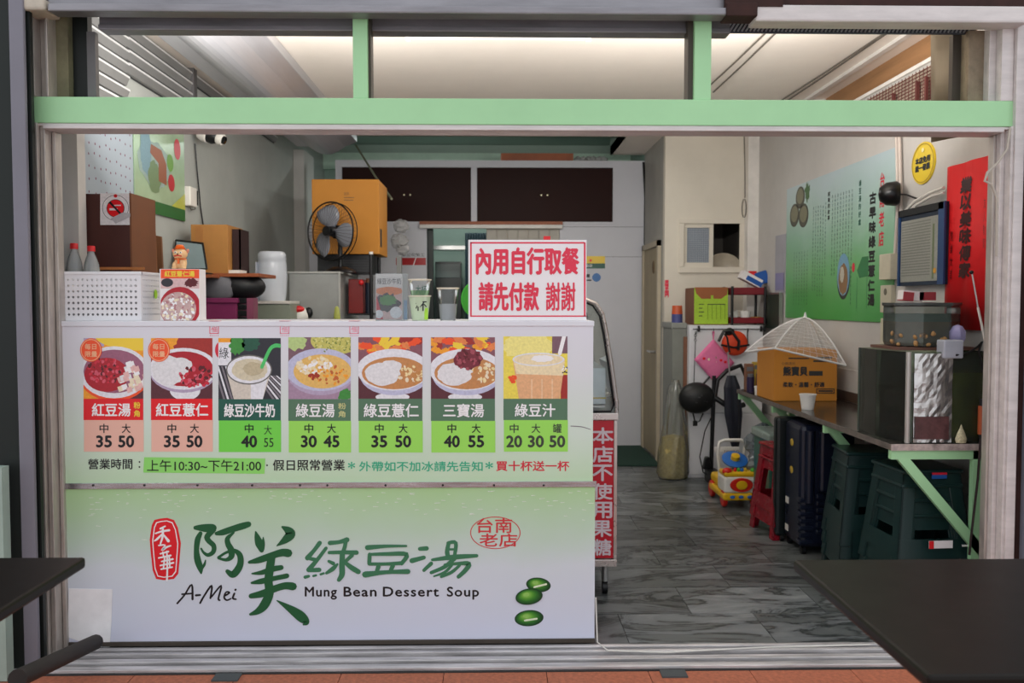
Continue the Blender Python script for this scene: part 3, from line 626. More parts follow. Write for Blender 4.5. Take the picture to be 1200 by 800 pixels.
ttl('title_lettering', '綠豆薏仁', 426.5, 473, 490.5, 488.5, WHT, 2, bold=.3); ttl('title_lettering', '三寶湯', 519.5, 473, 567, 488.5, WHT, 2, bold=.3); ttl('title_lettering', '綠豆汁', 603.5, 473, 650.5, 488, WHT, 2, bold=.3)
DG = I('grey_black', '3a4034')
def price(ch, n, x, y0=496, dark=BLK):
    T = Print(FF); T.text(ch, x-5, y0+.5, x+5, y0+11, dark, 2, bold=.15); T.text(n, x-8.8, y0+14.5, x+8.8, y0+27.5, dark, 2, bold=.6); T.b('price_lettering', up)
for a_ in (('中', '35', 122), ('大', '50', 148), ('中', '35', 201.5), ('大', '50', 228), ('中', '40', 292), ('中', '30', 362), ('大', '45', 388.5), ('中', '35', 444.5), ('大', '50', 472.5), ('中', '40', 529.5), ('大', '55', 558), ('中', '20', 602.5, 496, DG), ('大', '30', 628, 496, DG), ('罐', '50', 653, 496, DG)): price(*a_)
T = Print(FF); T.text('大', 309.5, 498, 318.5, 509, BLK, 2); T.text('55', 309.5, 513, 320.5, 523.5, BLK, 2); T.b('handwritten_price', up)
T = Print(FF); T.text('營業時間', 103.5, 537.5, 155, 549.5, BLK, 1, bold=.2); T.text(':', 162.5, 540, 164.5, 548, BLK, 1); T.b('opening_hours_heading', up)
T = Print(FF); T.poly([(169, 535.5), (311, 537), (310, 555), (168, 553.5)], I('label_green', '8fdc6c'), 1); T.b('hours_label', up)
T = Print(FF); T.text('上午10:30~下午21:00', 172.5, 538.5, 306, 552, BLK, 2, bold=.1); T.b('opening_hours', up)
T = Print(FF); T.ell(313, 545, 1, 1, BLK, 1); T.b('bullet', up)
T = Print(FF); T.text('假日照常營業', 320, 538.5, 404, 551, BLK, 1, bold=.2); T.b('holiday_note', up)
T = Print(FF); T.text('*', 408, 541, 416, 549, TEAL, 1, bold=.25); T.text('外帶如不加冰請先告知', 421, 540.5, 565.5, 552, TEAL, 1, bold=.2); T.text('*', 569, 541, 577.5, 549, TEAL, 1, bold=.25); T.b('takeaway_note', up)
T = Print(FF); T.text('買十杯送一杯', 581.5, 540, 667, 551.5, CRIM, 1, bold=.25); T.b('offer_note', up)
for x in (107, 186.5):
    T = Print(FF); T.ell(x, 410, 12.8, 13.8, ORG, 4, n=36); T.ring(x, 410, 11.8, 12.8, .9, I('pale_orange', 'f7b58a'), 5); T.text('每日\n限量', x-7.2, 402.5, x+7.2, 418, I('pale_orange', 'f7c59a'), 5, bold=.15); T.b('daily_badge', up)
T = Print(FF); T.clip = (250, 398, 256.2, 424); T.ell(259, 410, 7, 10, CRIM, 1); T.b('covered_badge', up)
T = Print(FF); T.brush([(669, 499, 1), (682, 500, 1), (692, 503, .7)], GRY, 1); T.b('scratch', up)
for x, fade in ((251, 0), (333.5, 1), (415, 1)):
    pm_ = I('pink_stamp' if fade else 'pink_stamp_strong', 'f0a0b4' if fade else 'ea5e78')
    T = Print(FF); y0, y1 = 377.5, 391
    for r in ((x-5.5, y0, x+5.5, y0+1), (x-5.5, y1-1, x+5.5, y1), (x-5.5, y0, x-4.5, y1), (x+4.5, y0, x+5.5, y1)): T.rect(*r, pm_, 1)
    T.text('福', x-3.5, y0+2.5, x+3.5, y1-2, pm_, 1); T.text('·····', x-5, y1+1.5, x+5, y1+2.7, pm_, 1); T.b('pink_stamp', up)
    MB().box(pc(x-6, 377).x, pc(x+6, 377).x, YC-.006, YC+.03, zt_, zt_+.001).b('stamp_fold', pm_, ct)

# ---- lower sign
L5 = lambda pts: [(160+x/5.332, 590+y/5.333, w_*1.18/5.33) for x, y, w_ in pts]
L6 = lambda pts: [(340+x/3.75, 590+y/3.747, w_*1.25/3.75) for x, y, w_ in pts]
GD = I('logo_green', '1f5c38'); GL = I('logo_green_soft', '3c7a58')
T = Print(FF)
for s_ in ([(368, 150, 22), (400, 150, 34), (440, 152, 44), (480, 150, 36), (490, 165, 14)], [(478, 165, 30), (442, 205, 30), (452, 232, 28), (482, 262, 26), (480, 300, 24), (448, 320, 20), (420, 305, 14), (404, 280, 10)],
           [(400, 185, 22), (382, 225, 30), (375, 290, 28), (382, 350, 36), (398, 400, 32), (404, 432, 12)], [(404, 410, 14), (424, 380, 14), (432, 352, 6)],
           [(500, 186, 20), (540, 178, 32), (600, 158, 34), (660, 140, 36), (700, 128, 30)], [(608, 180, 10), (570, 215, 24), (572, 250, 30), (592, 290, 34), (592, 330, 30), (560, 350, 18), (512, 340, 12)],
           [(512, 335, 14), (560, 305, 14), (610, 292, 20), (645, 320, 30), (650, 370, 34), (630, 415, 38), (600, 442, 36), (568, 422, 22)],
           [(745, 175, 8), (755, 210, 30), (768, 250, 42), (782, 290, 26)], [(792, 210, 6), (792, 250, 18), (788, 285, 18)], [(912, 145, 12), (945, 165, 40), (962, 190, 52), (930, 225, 38), (878, 262, 6)],
           [(705, 365, 16), (770, 350, 34), (850, 322, 36), (910, 305, 40), (948, 308, 44)], [(722, 436, 8), (780, 430, 24), (850, 408, 30), (905, 398, 26)], [(720, 494, 12), (780, 484, 30), (860, 466, 26), (940, 450, 26)],
           [(716, 576, 26), (790, 560, 38), (870, 528, 36), (930, 512, 38), (978, 516, 42)], [(845, 330, 40), (834, 400, 44), (825, 480, 44), (830, 560, 46), (800, 630, 48), (760, 670, 34), (712, 690, 14)],
           [(878, 604, 6), (930, 636, 26), (985, 672, 46), (1030, 706, 54), (1060, 738, 36), (1044, 754, 10)]): T.brush(L5(s_), GD, 1, sub=6)
T.b('brush_lettering', lo)
T = Print(FF)
for s_ in ([(130, 172, 16), (105, 205, 14), (76, 238, 18)], [(76, 238, 12), (112, 246, 14)], [(158, 195, 12), (120, 245, 14), (82, 290, 18)], [(84, 292, 14), (128, 290, 16)], [(66, 322, 12), (82, 318, 10)], [(102, 317, 8), (114, 314, 8)], [(134, 310, 8), (148, 305, 8)],
           [(175, 172, 16), (215, 168, 14), (250, 158, 18)], [(245, 162, 14), (240, 190, 14), (232, 212, 14)], [(172, 214, 12), (230, 213, 14), (292, 214, 16)], [(230, 214, 18), (228, 270, 20), (228, 310, 20), (214, 334, 14)], [(170, 252, 10), (190, 262, 14)], [(160, 304, 10), (188, 285, 16), (208, 265, 8)], [(272, 226, 14), (244, 252, 12)], [(240, 256, 12), (270, 280, 18), (300, 298, 18)],
           [(340, 192, 18), (420, 186, 12), (510, 185, 8)], [(350, 222, 14), (348, 262, 14)], [(350, 222, 10), (430, 220, 14), (512, 222, 16), (490, 262, 14)], [(348, 264, 12), (420, 264, 12), (492, 260, 14)], [(388, 276, 16), (380, 300, 14)], [(452, 270, 16), (440, 298, 14)], [(330, 310, 22), (420, 300, 14), (518, 297, 18)],
           [(570, 198, 14), (600, 196, 16)], [(535, 250, 18), (588, 236, 14)], [(588, 292, 12), (620, 262, 14)], [(696, 175, 14), (690, 210, 16), (694, 232, 16)], [(694, 172, 12), (728, 172, 14), (722, 232, 12)], [(694, 200, 8), (724, 200, 8)], [(625, 246, 10), (720, 234, 18), (820, 228, 12)], [(722, 240, 16), (680, 276, 14), (620, 302, 12)],
           [(680, 268, 10), (740, 262, 12), (785, 264, 18), (770, 292, 16), (740, 320, 14)], [(710, 270, 10), (680, 300, 10), (632, 318, 6)], [(745, 270, 10), (710, 300, 12), (664, 320, 10)]): T.brush(L6(s_), GL, 1, sub=4)
T.b('carved_lettering', lo)
for w_, xa, xb, ya, yb in (('Mung', 357.5, 394.5, 687.5, 702), ('Bean', 403, 441, 687.5, 698.5), ('Dessert', 449, 514, 687.5, 698.5), ('Soup', 524, 561, 687.5, 702)):
    T = Print(FF); T.text(w_, xa, ya, xb, yb, BLK, 1, bold=.35, space=1.12); T.b('english_lettering', lo)
T = Print(FF)
A5 = lambda *p: L5(p)
for s_ in ([(255, 622, 10), (300, 570, 9), (345, 505, 10), (350, 596, 12)], [(285, 565, 10), (350, 560, 8)], [(372, 572, 12), (398, 570, 10)], [(398, 620, 10), (420, 580, 10), (470, 510, 10), (462, 590, 10)], [(470, 580, 9), (530, 510, 9), (512, 590, 10), (520, 602, 10)],
           [(552, 575, 9), (582, 555, 9), (560, 552, 8), (548, 585, 10), (565, 602, 9), (590, 592, 7)], [(612, 560, 10), (602, 590, 10), (622, 596, 8)], [(618, 538, 11), (620, 536, 11)]): T.brush(L5(s_), BLK, 1, sub=4)
T.b('script_lettering', lo)
T = Print(FF)
car = [(187, 607.5), (196, 606.5), (204, 609), (208.5, 618), (212, 636), (210.5, 655), (209, 672), (204, 678), (192, 679.5), (183, 678), (179, 668), (176.5, 645), (175.5, 632), (178, 615), (181, 609)]
T.poly(car, I('seal_red', 'e2202c'), 1)
ccx, ccy = 194, 643
inn = [(ccx+(x-ccx)*.84, ccy+(y-ccy)*.92) for x, y in car]; inn2 = [(ccx+(x-ccx)*.77, ccy+(y-ccy)*.89) for x, y in car]
for i in range(len(car)): j = (i+1) % len(car); T.poly([inn[i], inn[j], inn2[j], inn2[i]], WHT, 2)
for s_ in ([(180, 140, 8), (150, 155, 10)], [(120, 185, 8), (160, 172, 10), (205, 165, 12)], [(165, 150, 10), (165, 200, 12), (150, 250, 8)], [(160, 190, 8), (130, 220, 12), (112, 232, 6)], [(172, 195, 8), (200, 232, 16)], [(140, 260, 8), (180, 258, 8), (160, 290, 12), (190, 270, 10), (215, 262, 8)],
           [(150, 312, 8), (200, 298, 10)], [(165, 300, 6), (170, 325, 8)], [(190, 295, 6), (192, 322, 8)], [(140, 338, 8), (215, 322, 10)], [(158, 360, 8), (228, 345, 10)], [(150, 385, 8), (232, 368, 10)], [(155, 408, 8), (225, 395, 8)], [(178, 330, 8), (170, 400, 8)], [(205, 325, 8), (210, 395, 8)], [(192, 320, 9), (194, 400, 9), (192, 478, 10)]): T.brush(L5(s_), WHT, 2.5, sub=3)
T.b('red_seal', lo)
T = Print(FF); sr = I('seal_line_red', 'cf3a40'); T.ring(580.5, 624, 29.5, 19, 1, sr, 1, n=44); T.text('台南', 559, 607, 600, 624, sr, 1, bold=.25); T.text('老店', 562, 625, 606, 640, sr, 1, bold=.25); T.b('oval_seal', lo)
for (x, y, rx, ry, ro) in ((631, 685, 14.5, 8.5, .12), (620, 698.5, 16, 9.5, -.15), (620, 724, 17, 9.5, -.08)):
    T = Print(FF); b0 = 1 if y != 698.5 else 5
    ramp = ('143f24', '1c5226', '256428', '31762b', '40882f', '519834', '66a93d', '7ab64b', '93c763')
    for q_, h_ in enumerate(ramp):
        f_ = 1-.095*q_; T.ell(x-.42*q_, y-.30*q_, rx*f_, ry*f_, I('bean_tone_%d' % q_, h_), b0+.3*q_, rot=ro)
    if y != 698.5: T.brush([(x-5, y+2.5, 2.2), (x+9, y+.5 if y > 700 else y-1, 2.2)], I('bean_eye', 'e4efcf'), b0+3)
    T.b('bean_print', lo)
T = Print(FF)
for _ in range(150):
    x = random.uniform(85, 690); y = 575+abs(random.gauss(0, 1))*32
    if y < 660 and not (170 < x < 660 and y > 603): T.brush([(x, y, .9), (x+random.uniform(2, 6), y+random.uniform(-.6, .6), .5)], I('paint_fleck', 'dfe8dc'), 1, sub=1)
tag(T.b('pale_flecks', lo), kind='stuff')
# peeling patch of tape at lower left
pt = MB(); P0 = [pc(x, y) for x, y in ((81, 689), (132, 690), (131, 727), (129, 764), (103, 764), (102, 754), (80, 746))]
pt.prism([Vector((p.x, YC-.0015, max(p.z, .004))) for p in P0], (0, -.0012, 0)); pt.b('white_tape_patch', M('white_plastic_tape', 'f4f4f6', .45), ct, label='white tape patch over the lower left corner')

# ================================================================ signs and things standing on the counter
ZT = zt_+.0005
def stand(px0, px1, y=.12): return at(px0, 375, Y=y).x, at(px1, 375, Y=y).x
# white notice board
a, c = at(549, 373, Y=.05).x, at(687, 373, Y=.05).x; zb = at(600, 281, Y=.05).z
nb = thing('notice_board', 'white board with red border and twelve red characters standing on counter end', 'sign', ((a+c)/2, .05, ZT))
MB().box(a, c, .045, .053, ZT, zb).b('board', M('white_board', 'eeeaec', .35, var=.03), nb, bevel=.001)
FN = Frame((0, .045, 0), (1, 0, 0), (0, 0, 1), (0, -1, 0)); NR = I('notice_red', 'e0304c')
P = Print(FN)
for r in ((551.5, 283.5, 685, 285.3), (552.5, 369.5, 687, 371), (551, 283.5, 552.8, 371), (684.2, 284, 686.2, 371)): P.rect(*r, NR, 1)
P.b('red_border', nb)
P = Print(FN); P.text('內用自行取餐', 558.5, 290.5, 678, 321, NR, 1.5, bold=1.0, space=1.0); P.b('lettering', nb)
P = Print(FN); P.text('請先付款', 561.5, 331, 631, 363.5, NR, 1.5, bold=.85); P.text('謝謝', 640, 331, 674, 363.5, NR, 1.5, bold=.45); P.b('lettering', nb)
MB().box(at(637, 277, Y=.056).x, at(645, 277, Y=.056).x, .053, .06, zb-.03, zb+.016).b('red_clip', M('red_plastic', 'd8242a', .35), nb)

# perforated basket
x0, x1, ya, yb = at(69, 377, Y=.06).x, at(166, 377, Y=.06).x, .06, .27
zt2 = at(110, 318, Y=.06).z
bk_ = thing('perforated_basket', 'white plastic basket full of round holes at left end of the counter', 'basket', ((x0+x1)/2, (ya+yb)/2, ZT))
wp_ = M('white_basket_plastic', 'e2e1e4', .35, var=.04)
def perforated(m, o, u, v, W, H, nx, nz, mx_, mz, r, th, nrm):
    """a plate with nx by nz real round holes"""
    o = Vector(o); u = Vector(u); v = Vector(v); nrm = Vector(nrm)
    xs = [0, mx_]+[mx_+(W-2*mx_)*(i+1)/nx for i in range(nx)]+[W]; zs = [0, mz]+[mz+(H-2*mz)*(i+1)/nz for i in range(nz)]+[H]
    P = lambda a, b, d: o+u*a+v*b+nrm*d
    for i in range(len(xs)-1):
        for j in range(len(zs)-1):
            a0, a1, b0, b1 = xs[i], xs[i+1], zs[j], zs[j+1]
            if i in (0, nx+1) or j in (0, nz+1):
                m.poly([P(a0, b0, 0), P(a1, b0, 0), P(a1, b1, 0), P(a0, b1, 0)]); m.poly([P(a0, b0, -th), P(a1, b0, -th), P(a1, b1, -th), P(a0, b1, -th)]); continue
            ca, cb = (a0+a1)/2, (b0+b1)/2; sq = [(a1, cb), (a1, b1), (ca, b1), (a0, b1), (a0, cb), (a0, b0), (ca, b0), (a1, b0)]
            ho = [(ca+r*math.cos(k*PI/4), cb+r*math.sin(k*PI/4)) for k in range(8)]
            for k in range(8):
                q = (k+1) % 8
                m.poly([P(*sq[k], 0), P(*sq[q], 0), P(*ho[q], 0), P(*ho[k], 0)]); m.poly([P(*ho[k], 0), P(*ho[q], 0), P(*ho[q], -th), P(*ho[k], -th)])
                m.poly([P(*sq[k], -th), P(*sq[q], -th), P(*ho[q], -th), P(*ho[k], -th)])
H = zt2-ZT-.016
m_ = MB(); perforated(m_, (x0, ya, ZT+.004), (1, 0, 0), (0, 0, 1), x1-x0, H, 16, 7, .012, .01, .0052, .003, (0, -1, 0)); m_.b('front_panel', wp_, bk_, recalc=False)
m_ = MB(); perforated(m_, (x0, yb, ZT+.004), (1, 0, 0), (0, 0, 1), x1-x0, H, 16, 7, .012, .01, .0052, .003, (0, 1, 0)); m_.b('back_panel', wp_, bk_, recalc=False)
for x, s_ in ((x0, -1), (x1, 1)):
    m_ = MB(); perforated(m_, (x, ya, ZT+.004), (0, 1, 0), (0, 0, 1), yb-ya, H, 10, 7, .016, .01, .0052, .003, (s_, 0, 0)); m_.b('side_panel', wp_, bk_, recalc=False)
MB().box(x0-.003, x1+.003, ya-.003, ya+.012, zt2-.013, zt2).box(x0-.003, x1+.003, yb-.012, yb+.003, zt2-.013, zt2).box(x0-.003, x0+.012, ya, yb, zt2-.013, zt2).box(x1-.012, x1+.003, ya, yb, zt2-.013, zt2).b('rim', wp_, bk_, bevel=.002)
MB().box(x0, x1, ya, yb, ZT, ZT+.004).b('base', wp_, bk_)
MB().ell((x1+.006, ya+.14, ZT+.11), (.006, .012, .02)).b('green_clip', M('lime_plastic', 'a6d93c', .4), bk_, label='small lime green clip')
MB().box(x0+.01, x1-.01, ya+.012, yb-.02, ZT+.006, ZT+.12).b('folded_bags', M('grey_plastic_bags', 'b5b2b4', .6, var=.3, scale=30, bump=.3), bk_)

# bottles
clear = glass('clear_plastic', 'f5f7f7', .965, .05)
red_pl = M('red_plastic', 'd8242a', .35)
bottle_pl = glass('bottle_plastic', 'eef1f2', .70, .08)
for k, (px, sc_, lab) in enumerate(((87, 1.0, 'clear plastic bottle with red cap nearest the left door jamb'), (107, .985, 'clear plastic bottle with red cap beside the brown cabinet'))):
    yb_ = .345; x = at(px, 300, Y=yb_).x; top = at(px, 285 if k == 0 else 288, Y=yb_).z; h = top-ZT
    bt = thing('water_bottle', lab, 'bottle', (x, yb_, ZT), 'capped bottles behind the basket')
    pr = [(.001, 0), (.030, .0), (.034, .01), (.034, h*.30), (.031, h*.32), (.034, h*.34), (.034, h*.66), (.031, h*.74), (.024, h*.82), (.0135, h*.9), (.0125, h*.95)]
    MB().lathe(pr, (x, yb_, ZT), 20).b('bottle_body', bottle_pl, bt, smooth=True)
    MB().lathe([(.0125, 0), (.0165, 0), (.0165, h*.065), (.014, h*.075), (0.0005, h*.075)], (x, yb_, ZT+h*.925), 16).b('bottle_cap', red_pl, bt, smooth=True)
    m_ = MB()
    for a_ in range(8): m_.cyl((x+.0345*math.cos(a_*PI/4), yb_+.0345*math.sin(a_*PI/4), ZT+h*.36), (x+.030*math.cos(a_*PI/4), yb_+.030*math.sin(a_*PI/4), ZT+h*.75), .002, n=5)
    m_.b('moulded_ribs', bottle_pl, bt)

# red bean stand with lucky figurine
ybk = .10; a, c = at(188, 376, Y=ybk).x, at(234, 376, Y=ybk).x; zt3 = at(210, 315, Y=ybk).z
cs = thing('picture_box', 'upright white box printed with a bowl of beans under a lion figurine', 'box', ((a+c)/2, ybk+.03, ZT))
bxo = MB().box(a, c, ybk, ybk+.085, ZT, zt3).b('carton', M('white_card', 'e9e4e4', .5, var=.04), cs, bevel=.001)
FB = Frame((0, ybk, 0), (1, 0, 0), (0, 0, 1), (0, -1, 0)); P = Print(FB); P.clip = (188.5, 315.5, 233.5, 375.5)
P.rect(188.5, 315.5, 233.5, 326, ORG, 1); P.rect(188.5, 326, 233.5, 338, I('pale_pink', 'dcb9b8'), 1); P.ell(196, 331, 7, 5, DKB, 1.5); P.ell(224, 331, 8, 5, BEAN2, 1.5, jit=.2); P.ell(211, 360, 24, 24, BEAN, 1.6); P.ell(209, 362, 21, 20, I('bean_pale', 'c9a8a4'), 2)
scatter(P, 160, 209, 361, 20, 17, 2, [I('bean_pale', 'c9a8a4'), CREAM, I('bean_rose', 'b67c80'), WHT], 2.3)
P.b('printed_face', bxo)
P = Print(FB); P.text('紅豆薏仁湯', 193, 317.5, 228, 324, YEL, 2, bold=.3); P.b('lettering', bxo)
fx_, fy_ = (a+c)/2-.006, ybk+.035; fz = zt3
fg = thing('lion_figurine', 'small cream lion figurine with orange crown sitting on the printed box', 'figurine', (fx_, fy_, fz))
cr_m, or_m, rd_m = M('cream_glaze', 'ecc08a', .35, var=.08), M('orange_glaze', 'ee6a1c', .35), M('red_glaze', 'cf2a1c', .35)
MB().ell((fx_, fy_, fz+.026), (.026, .022, .03), 16, 10).ell((fx_-.018, fy_-.016, fz+.014), (.011, .012, .018), 12, 8).ell((fx_+.018, fy_-.016, fz+.014), (.011, .012, .018), 12, 8).ell((fx_-.018, fy_-.022, fz+.005), (.011, .013, .006), 12, 6).ell((fx_+.018, fy_-.022, fz+.005), (.011, .013, .006), 12, 6).b('body', cr_m, fg, smooth=True)
hd = MB().ell((fx_, fy_-.004, fz+.062), (.030, .026, .024), 18, 12).ell((fx_, fy_-.024, fz+.054), (.018, .010, .010), 14, 8).b('head', cr_m, fg, smooth=True)
for s_ in (-1, 1):
    MB().ell((fx_+s_*.028, fy_, fz+.074), (.007, .005, .012), 10, 6, Euler((0, s_*.5, 0)).to_matrix()).b('ear', M('pink_glaze', 'dc8a6e', .4), hd, smooth=True)
    MB().ell((fx_+s_*.011, fy_-.028, fz+.068), (.0055, .003, .0045), 10, 6).b('eye', M('white_glaze', 'f2efe8', .3), hd, smooth=True)
    MB().ell((fx_+s_*.011, fy_-.0305, fz+.068), (.0025, .002, .0025), 8, 5).b('pupil', dark, hd, smooth=True)
MB().tube([(fx_-.016, fy_-.031, fz+.053), (fx_, fy_-.035, fz+.056), (fx_+.016, fy_-.031, fz+.053)], .0028).b('mouth', rd_m, hd)
MB().ell((fx_, fy_-.034, fz+.061), (.004, .003, .003), 8, 5).b('nose', dark, hd, smooth=True)
MB().lathe([(.0, .088), (.016, .086), (.018, .094), (.013, .101), (.0005, .103)], (fx_-.002, fy_, fz), 16).lathe([(.022, .083), (.024, .087), (.016, .089)], (fx_-.002, fy_, fz), 16).b('crown', or_m, fg, smooth=True)
MB().lathe([(.024, .044), (.0275, .042), (.024, .04)], (fx_, fy_-.002, fz), 18).box(fx_-.004, fx_+.004, fy_-.029, fy_-.024, fz+.022, fz+.042).b('collar', or_m, fg)

# acrylic leaflet stand
ya_ = .11; a, c = at(440, 375, Y=ya_).x, at(472, 375, Y=ya_).x; zz = at(450, 320, Y=ya_).z
ls = thing('leaflet_stand', 'clear acrylic stand holding a colourful leaflet beside stacked cups', 'leaflet stand', ((a+c)/2, ya_+.02, ZT))
MB().box(a, c+.02, ya_, ya_+.003, ZT, zz).b('front_sheet', clear, ls); MB().box(a, c+.02, ya_+.04, ya_+.043, ZT, zz).box(a, c+.02, ya_, ya_+.043, ZT, ZT+.003).b('rear_sheet', clear, ls)
lf_ = MB().box(a+.002, c-.002, ya_+.005, ya_+.012, ZT+.004, zz-.003).b('leaflet', M('white_card', 'e9e4e4'), ls)
FL = Frame((0, ya_+.0045, 0), (1, 0, 0), (0, 0, 1), (0, -1, 0)); P = Print(FL); P.clip = (441, 321, 471, 374); P.rect(441, 337, 471, 374, I('pale_pink', 'dcb9b8'), .2); P.ell(456, 341, 16, 5, I('peach', 'ea8648'), .4); P.ell(454, 354, 14, 10, DKB, .5, jit=.2); P.ell(454, 352, 10, 6, LEAF, .7, jit=.2); P.poly([(441, 345), (449, 374), (441, 374)], CRIM, .6); P.ell(464, 366, 7, 7, BOWL, .8); P.ell(444, 368, 5, 5, BOWL, .8)
P.text('綠豆沙牛奶', 442, 326, 470, 333, BLK, .6); P.b('leaflet_print', lf_)
MB().box(c+.003, c+.017, ya_+.012, ya_+.020, ZT+.003, ZT+.085).b('blue_card', M('blue_card', '7d9dc0', .4), ls)

def cup(name, lab, px, ytop, pxw, ybase=.12, ring_h=None, group=None, body=None, txt=None, zb=None, parent=None):
    x = at(px, 370, Y=ybase).x; r1 = (at(px+pxw/2, 370, Y=ybase).x-x); top = at(px, ytop, Y=ybase).z; zb = ZT if zb is None else zb; h = top-zb
    t = thing(name, lab, 'cup', (x, ybase, zb), group)
    MB().lathe([(.0005, .004), (r1*.66, .002), (r1*.68, 0), (r1*.93, h-.004)], (x, ybase, zb), 26).b('cup_wall', body or clear, t, smooth=True)
    MB().lathe([(r1*.93, h-.006), (r1, h-.005), (r1*1.01, h-.001), (r1*.92, h)], (x, ybase, zb), 26).b('cup_rim', M('milky_rim', 'e6ddc9', .3), t, smooth=True)
    return t, x, r1, h, zb
t, x, r1, h, zb = cup('plastic_cup', 'single clear plastic cup with frosted lower half beside the notice board', 525, 337, 26.5)
MB().lathe([(r1*.69, .002), (r1*.81, h*.50), (r1*.79, h*.51)], (x, .12, zb), 26).b('inner_sleeve', glass('frosted_sleeve', 'c9cdd0', .6, .3), t, smooth=True)
gl_m = M('pale_green_cup', 'cfe0bf', .35, alpha=.75, var=.05)
t, x, r1, h, zb = cup('printed_cup', 'pale green cup with a printed character under another cup', 492, 346, 27, body=gl_m)
P = Print(Frame((0, .12-r1*.80, 0), (1, 0, 0), (0, 0, 1), (0, -1, 0))); P.text('杯', 487, 352, 500, 364, BLK, 1, bold=.2); P.b('lettering', t)
MB().box(x+r1*.45, x+r1*.75, .12-r1*.62, .12-r1*.56, zb+.004, zb+h*.5).b('green_patch', M('lime_plastic', 'a6d93c'), t)
t, x, r1, h, zb = cup('plastic_cup', 'clear cup with green rim stacked above the printed cup', 492, 327, 28, zb=at(492, 350, Y=.12).z)
MB().lathe([(r1*.70, h*.1), (r1*.80, h*.42), (r1*.78, h*.43)], (x, .12, zb), 26).b('inner_sleeve', glass('greenish_sleeve', 'a9c9a4', .7, .2), t, smooth=True)
P = Print(Frame((0, .12-r1*.85, 0), (1, 0, 0), (0, 0, 1), (0, -1, 0))); P.text('大杯', 487, 334, 500, 344, DKG, 1); P.b('lettering', t)
# green round thing behind the board
gx = at(552, 355, Y=.40).x; gz = at(552, 356, Y=.40).z
gl = thing('green_round_lid', 'bright green round lid standing on edge behind the notice board', 'lid', (gx+.04, .40, ZT))
MB().cyl((gx+.045, .385, ZT+.09), (gx+.045, .40, ZT+.09), .09, .088, n=36).b('lid_plate', M('bright_green_plastic', '3fae2c', .35, var=.06), gl, bevel=.003)
MB().lathe([(.082, 0), (.09, 0), (.09, .008), (.082, .008)], (gx+.045, .385, ZT+.09), 36, Euler((PI/2, 0, 0)).to_matrix()).b('lid_rim', M('bright_green_plastic', '3fae2c'), gl, smooth=True)
# ================================================================ left side of the shop, behind the counter
kraft = M('brown_cardboard', 'b07a3e', .75, var=.12, scale=5)
kraft_o = M('orange_cardboard', 'c98632', .7, var=.06, scale=2)
kraft_d = M('darker_old_cardboard', '8e6a45', .8, var=.15)  # darker brown, used for the faded print on the carton
LWF = Frame((WL+.005, 0, 0), (0, 1, 0), (0, 0, 1), (1, 0, 0))
LW = lambda px, py, off=0: at(px, py, X=WL+off)
# poster on left wall
a = LW(158.5, 243, .012); c = LW(217, 256, .012); zt4 = 2.50
ps = thing('poster', 'green laminated drink poster hanging on the left wall beside dotted wallpaper', 'poster', (WL, (a.y+c.y)/2, 2.0))
pl_ = MB(); m_zb = at(187, 249, X=WL+.012).z
pl_.box(WL+.006, WL+.012, a.y, c.y, a.z-.005, zt4).b('poster_sheet', M('pale_green_poster', '9fb898', .22, var=.15, scale=3), ps)
PF = Frame((WL+.0125, 0, 0), (0, 1, 0), (0, 0, 1), (1, 0, 0)); P = Print(PF, raw=True)
ya, yb, zl = a.y, c.y, a.z-.005; W_ = yb-ya
P.rect(ya, zl, yb, zl+.07, I('poster_green_band', '2a6a34'), 1)
P.ell(ya+W_*.36, zl+.27, W_*.30, .13, I('poster_bluegrey', '93a9a2'), 1, jit=.1); P.ell(ya+W_*.2, zl+.33, W_*.1, .13, I('poster_blue', '7898a4'), 1.5, jit=.1); P.ell(ya+W_*.36, zl+.2, W_*.12, .09, I('poster_olive', '6f8660'), 1.8, jit=.1)
P.poly([(ya+W_*.3, zl+.38), (ya+W_*.5, zl+.37), (ya+W_*.6, zl+.3), (ya+W_*.6, zl+.18), (ya+W_*.44, zl+.19), (ya+W_*.44, zl+.29), (ya+W_*.28, zl+.33)], I('poster_rust', '93563a'), 2.2)
P.ell(ya+W_*.1, zl+.47, W_*.09, .05, I('poster_leaf', '78b04c'), 1.3, jit=.1); P.ell(ya+W_*.68, zl+.32, W_*.07, .05, I('poster_leaf2', '6a9a3c'), 2); P.ell(ya+W_*.70, zl+.205, W_*.07, .05, I('poster_red', 'b8222e'), 2); P.ell(ya+W_*.84, zl+.42, W_*.07, .062, I('poster_pinkred', 'c8505a'), 2)
for k in range(5): P.rect(ya+W_*.15, zl+.56-k*.022, ya+W_*(.7-.04*k), zl+.566-k*.022, DKG, 1.2)
P.poly([(ya+W_*.7, zl+.07), (yb, zl+.07), (yb, zl+.17)], I('poster_yellow', 'b5b848'), 1.1)
P.b('poster_print', ps)
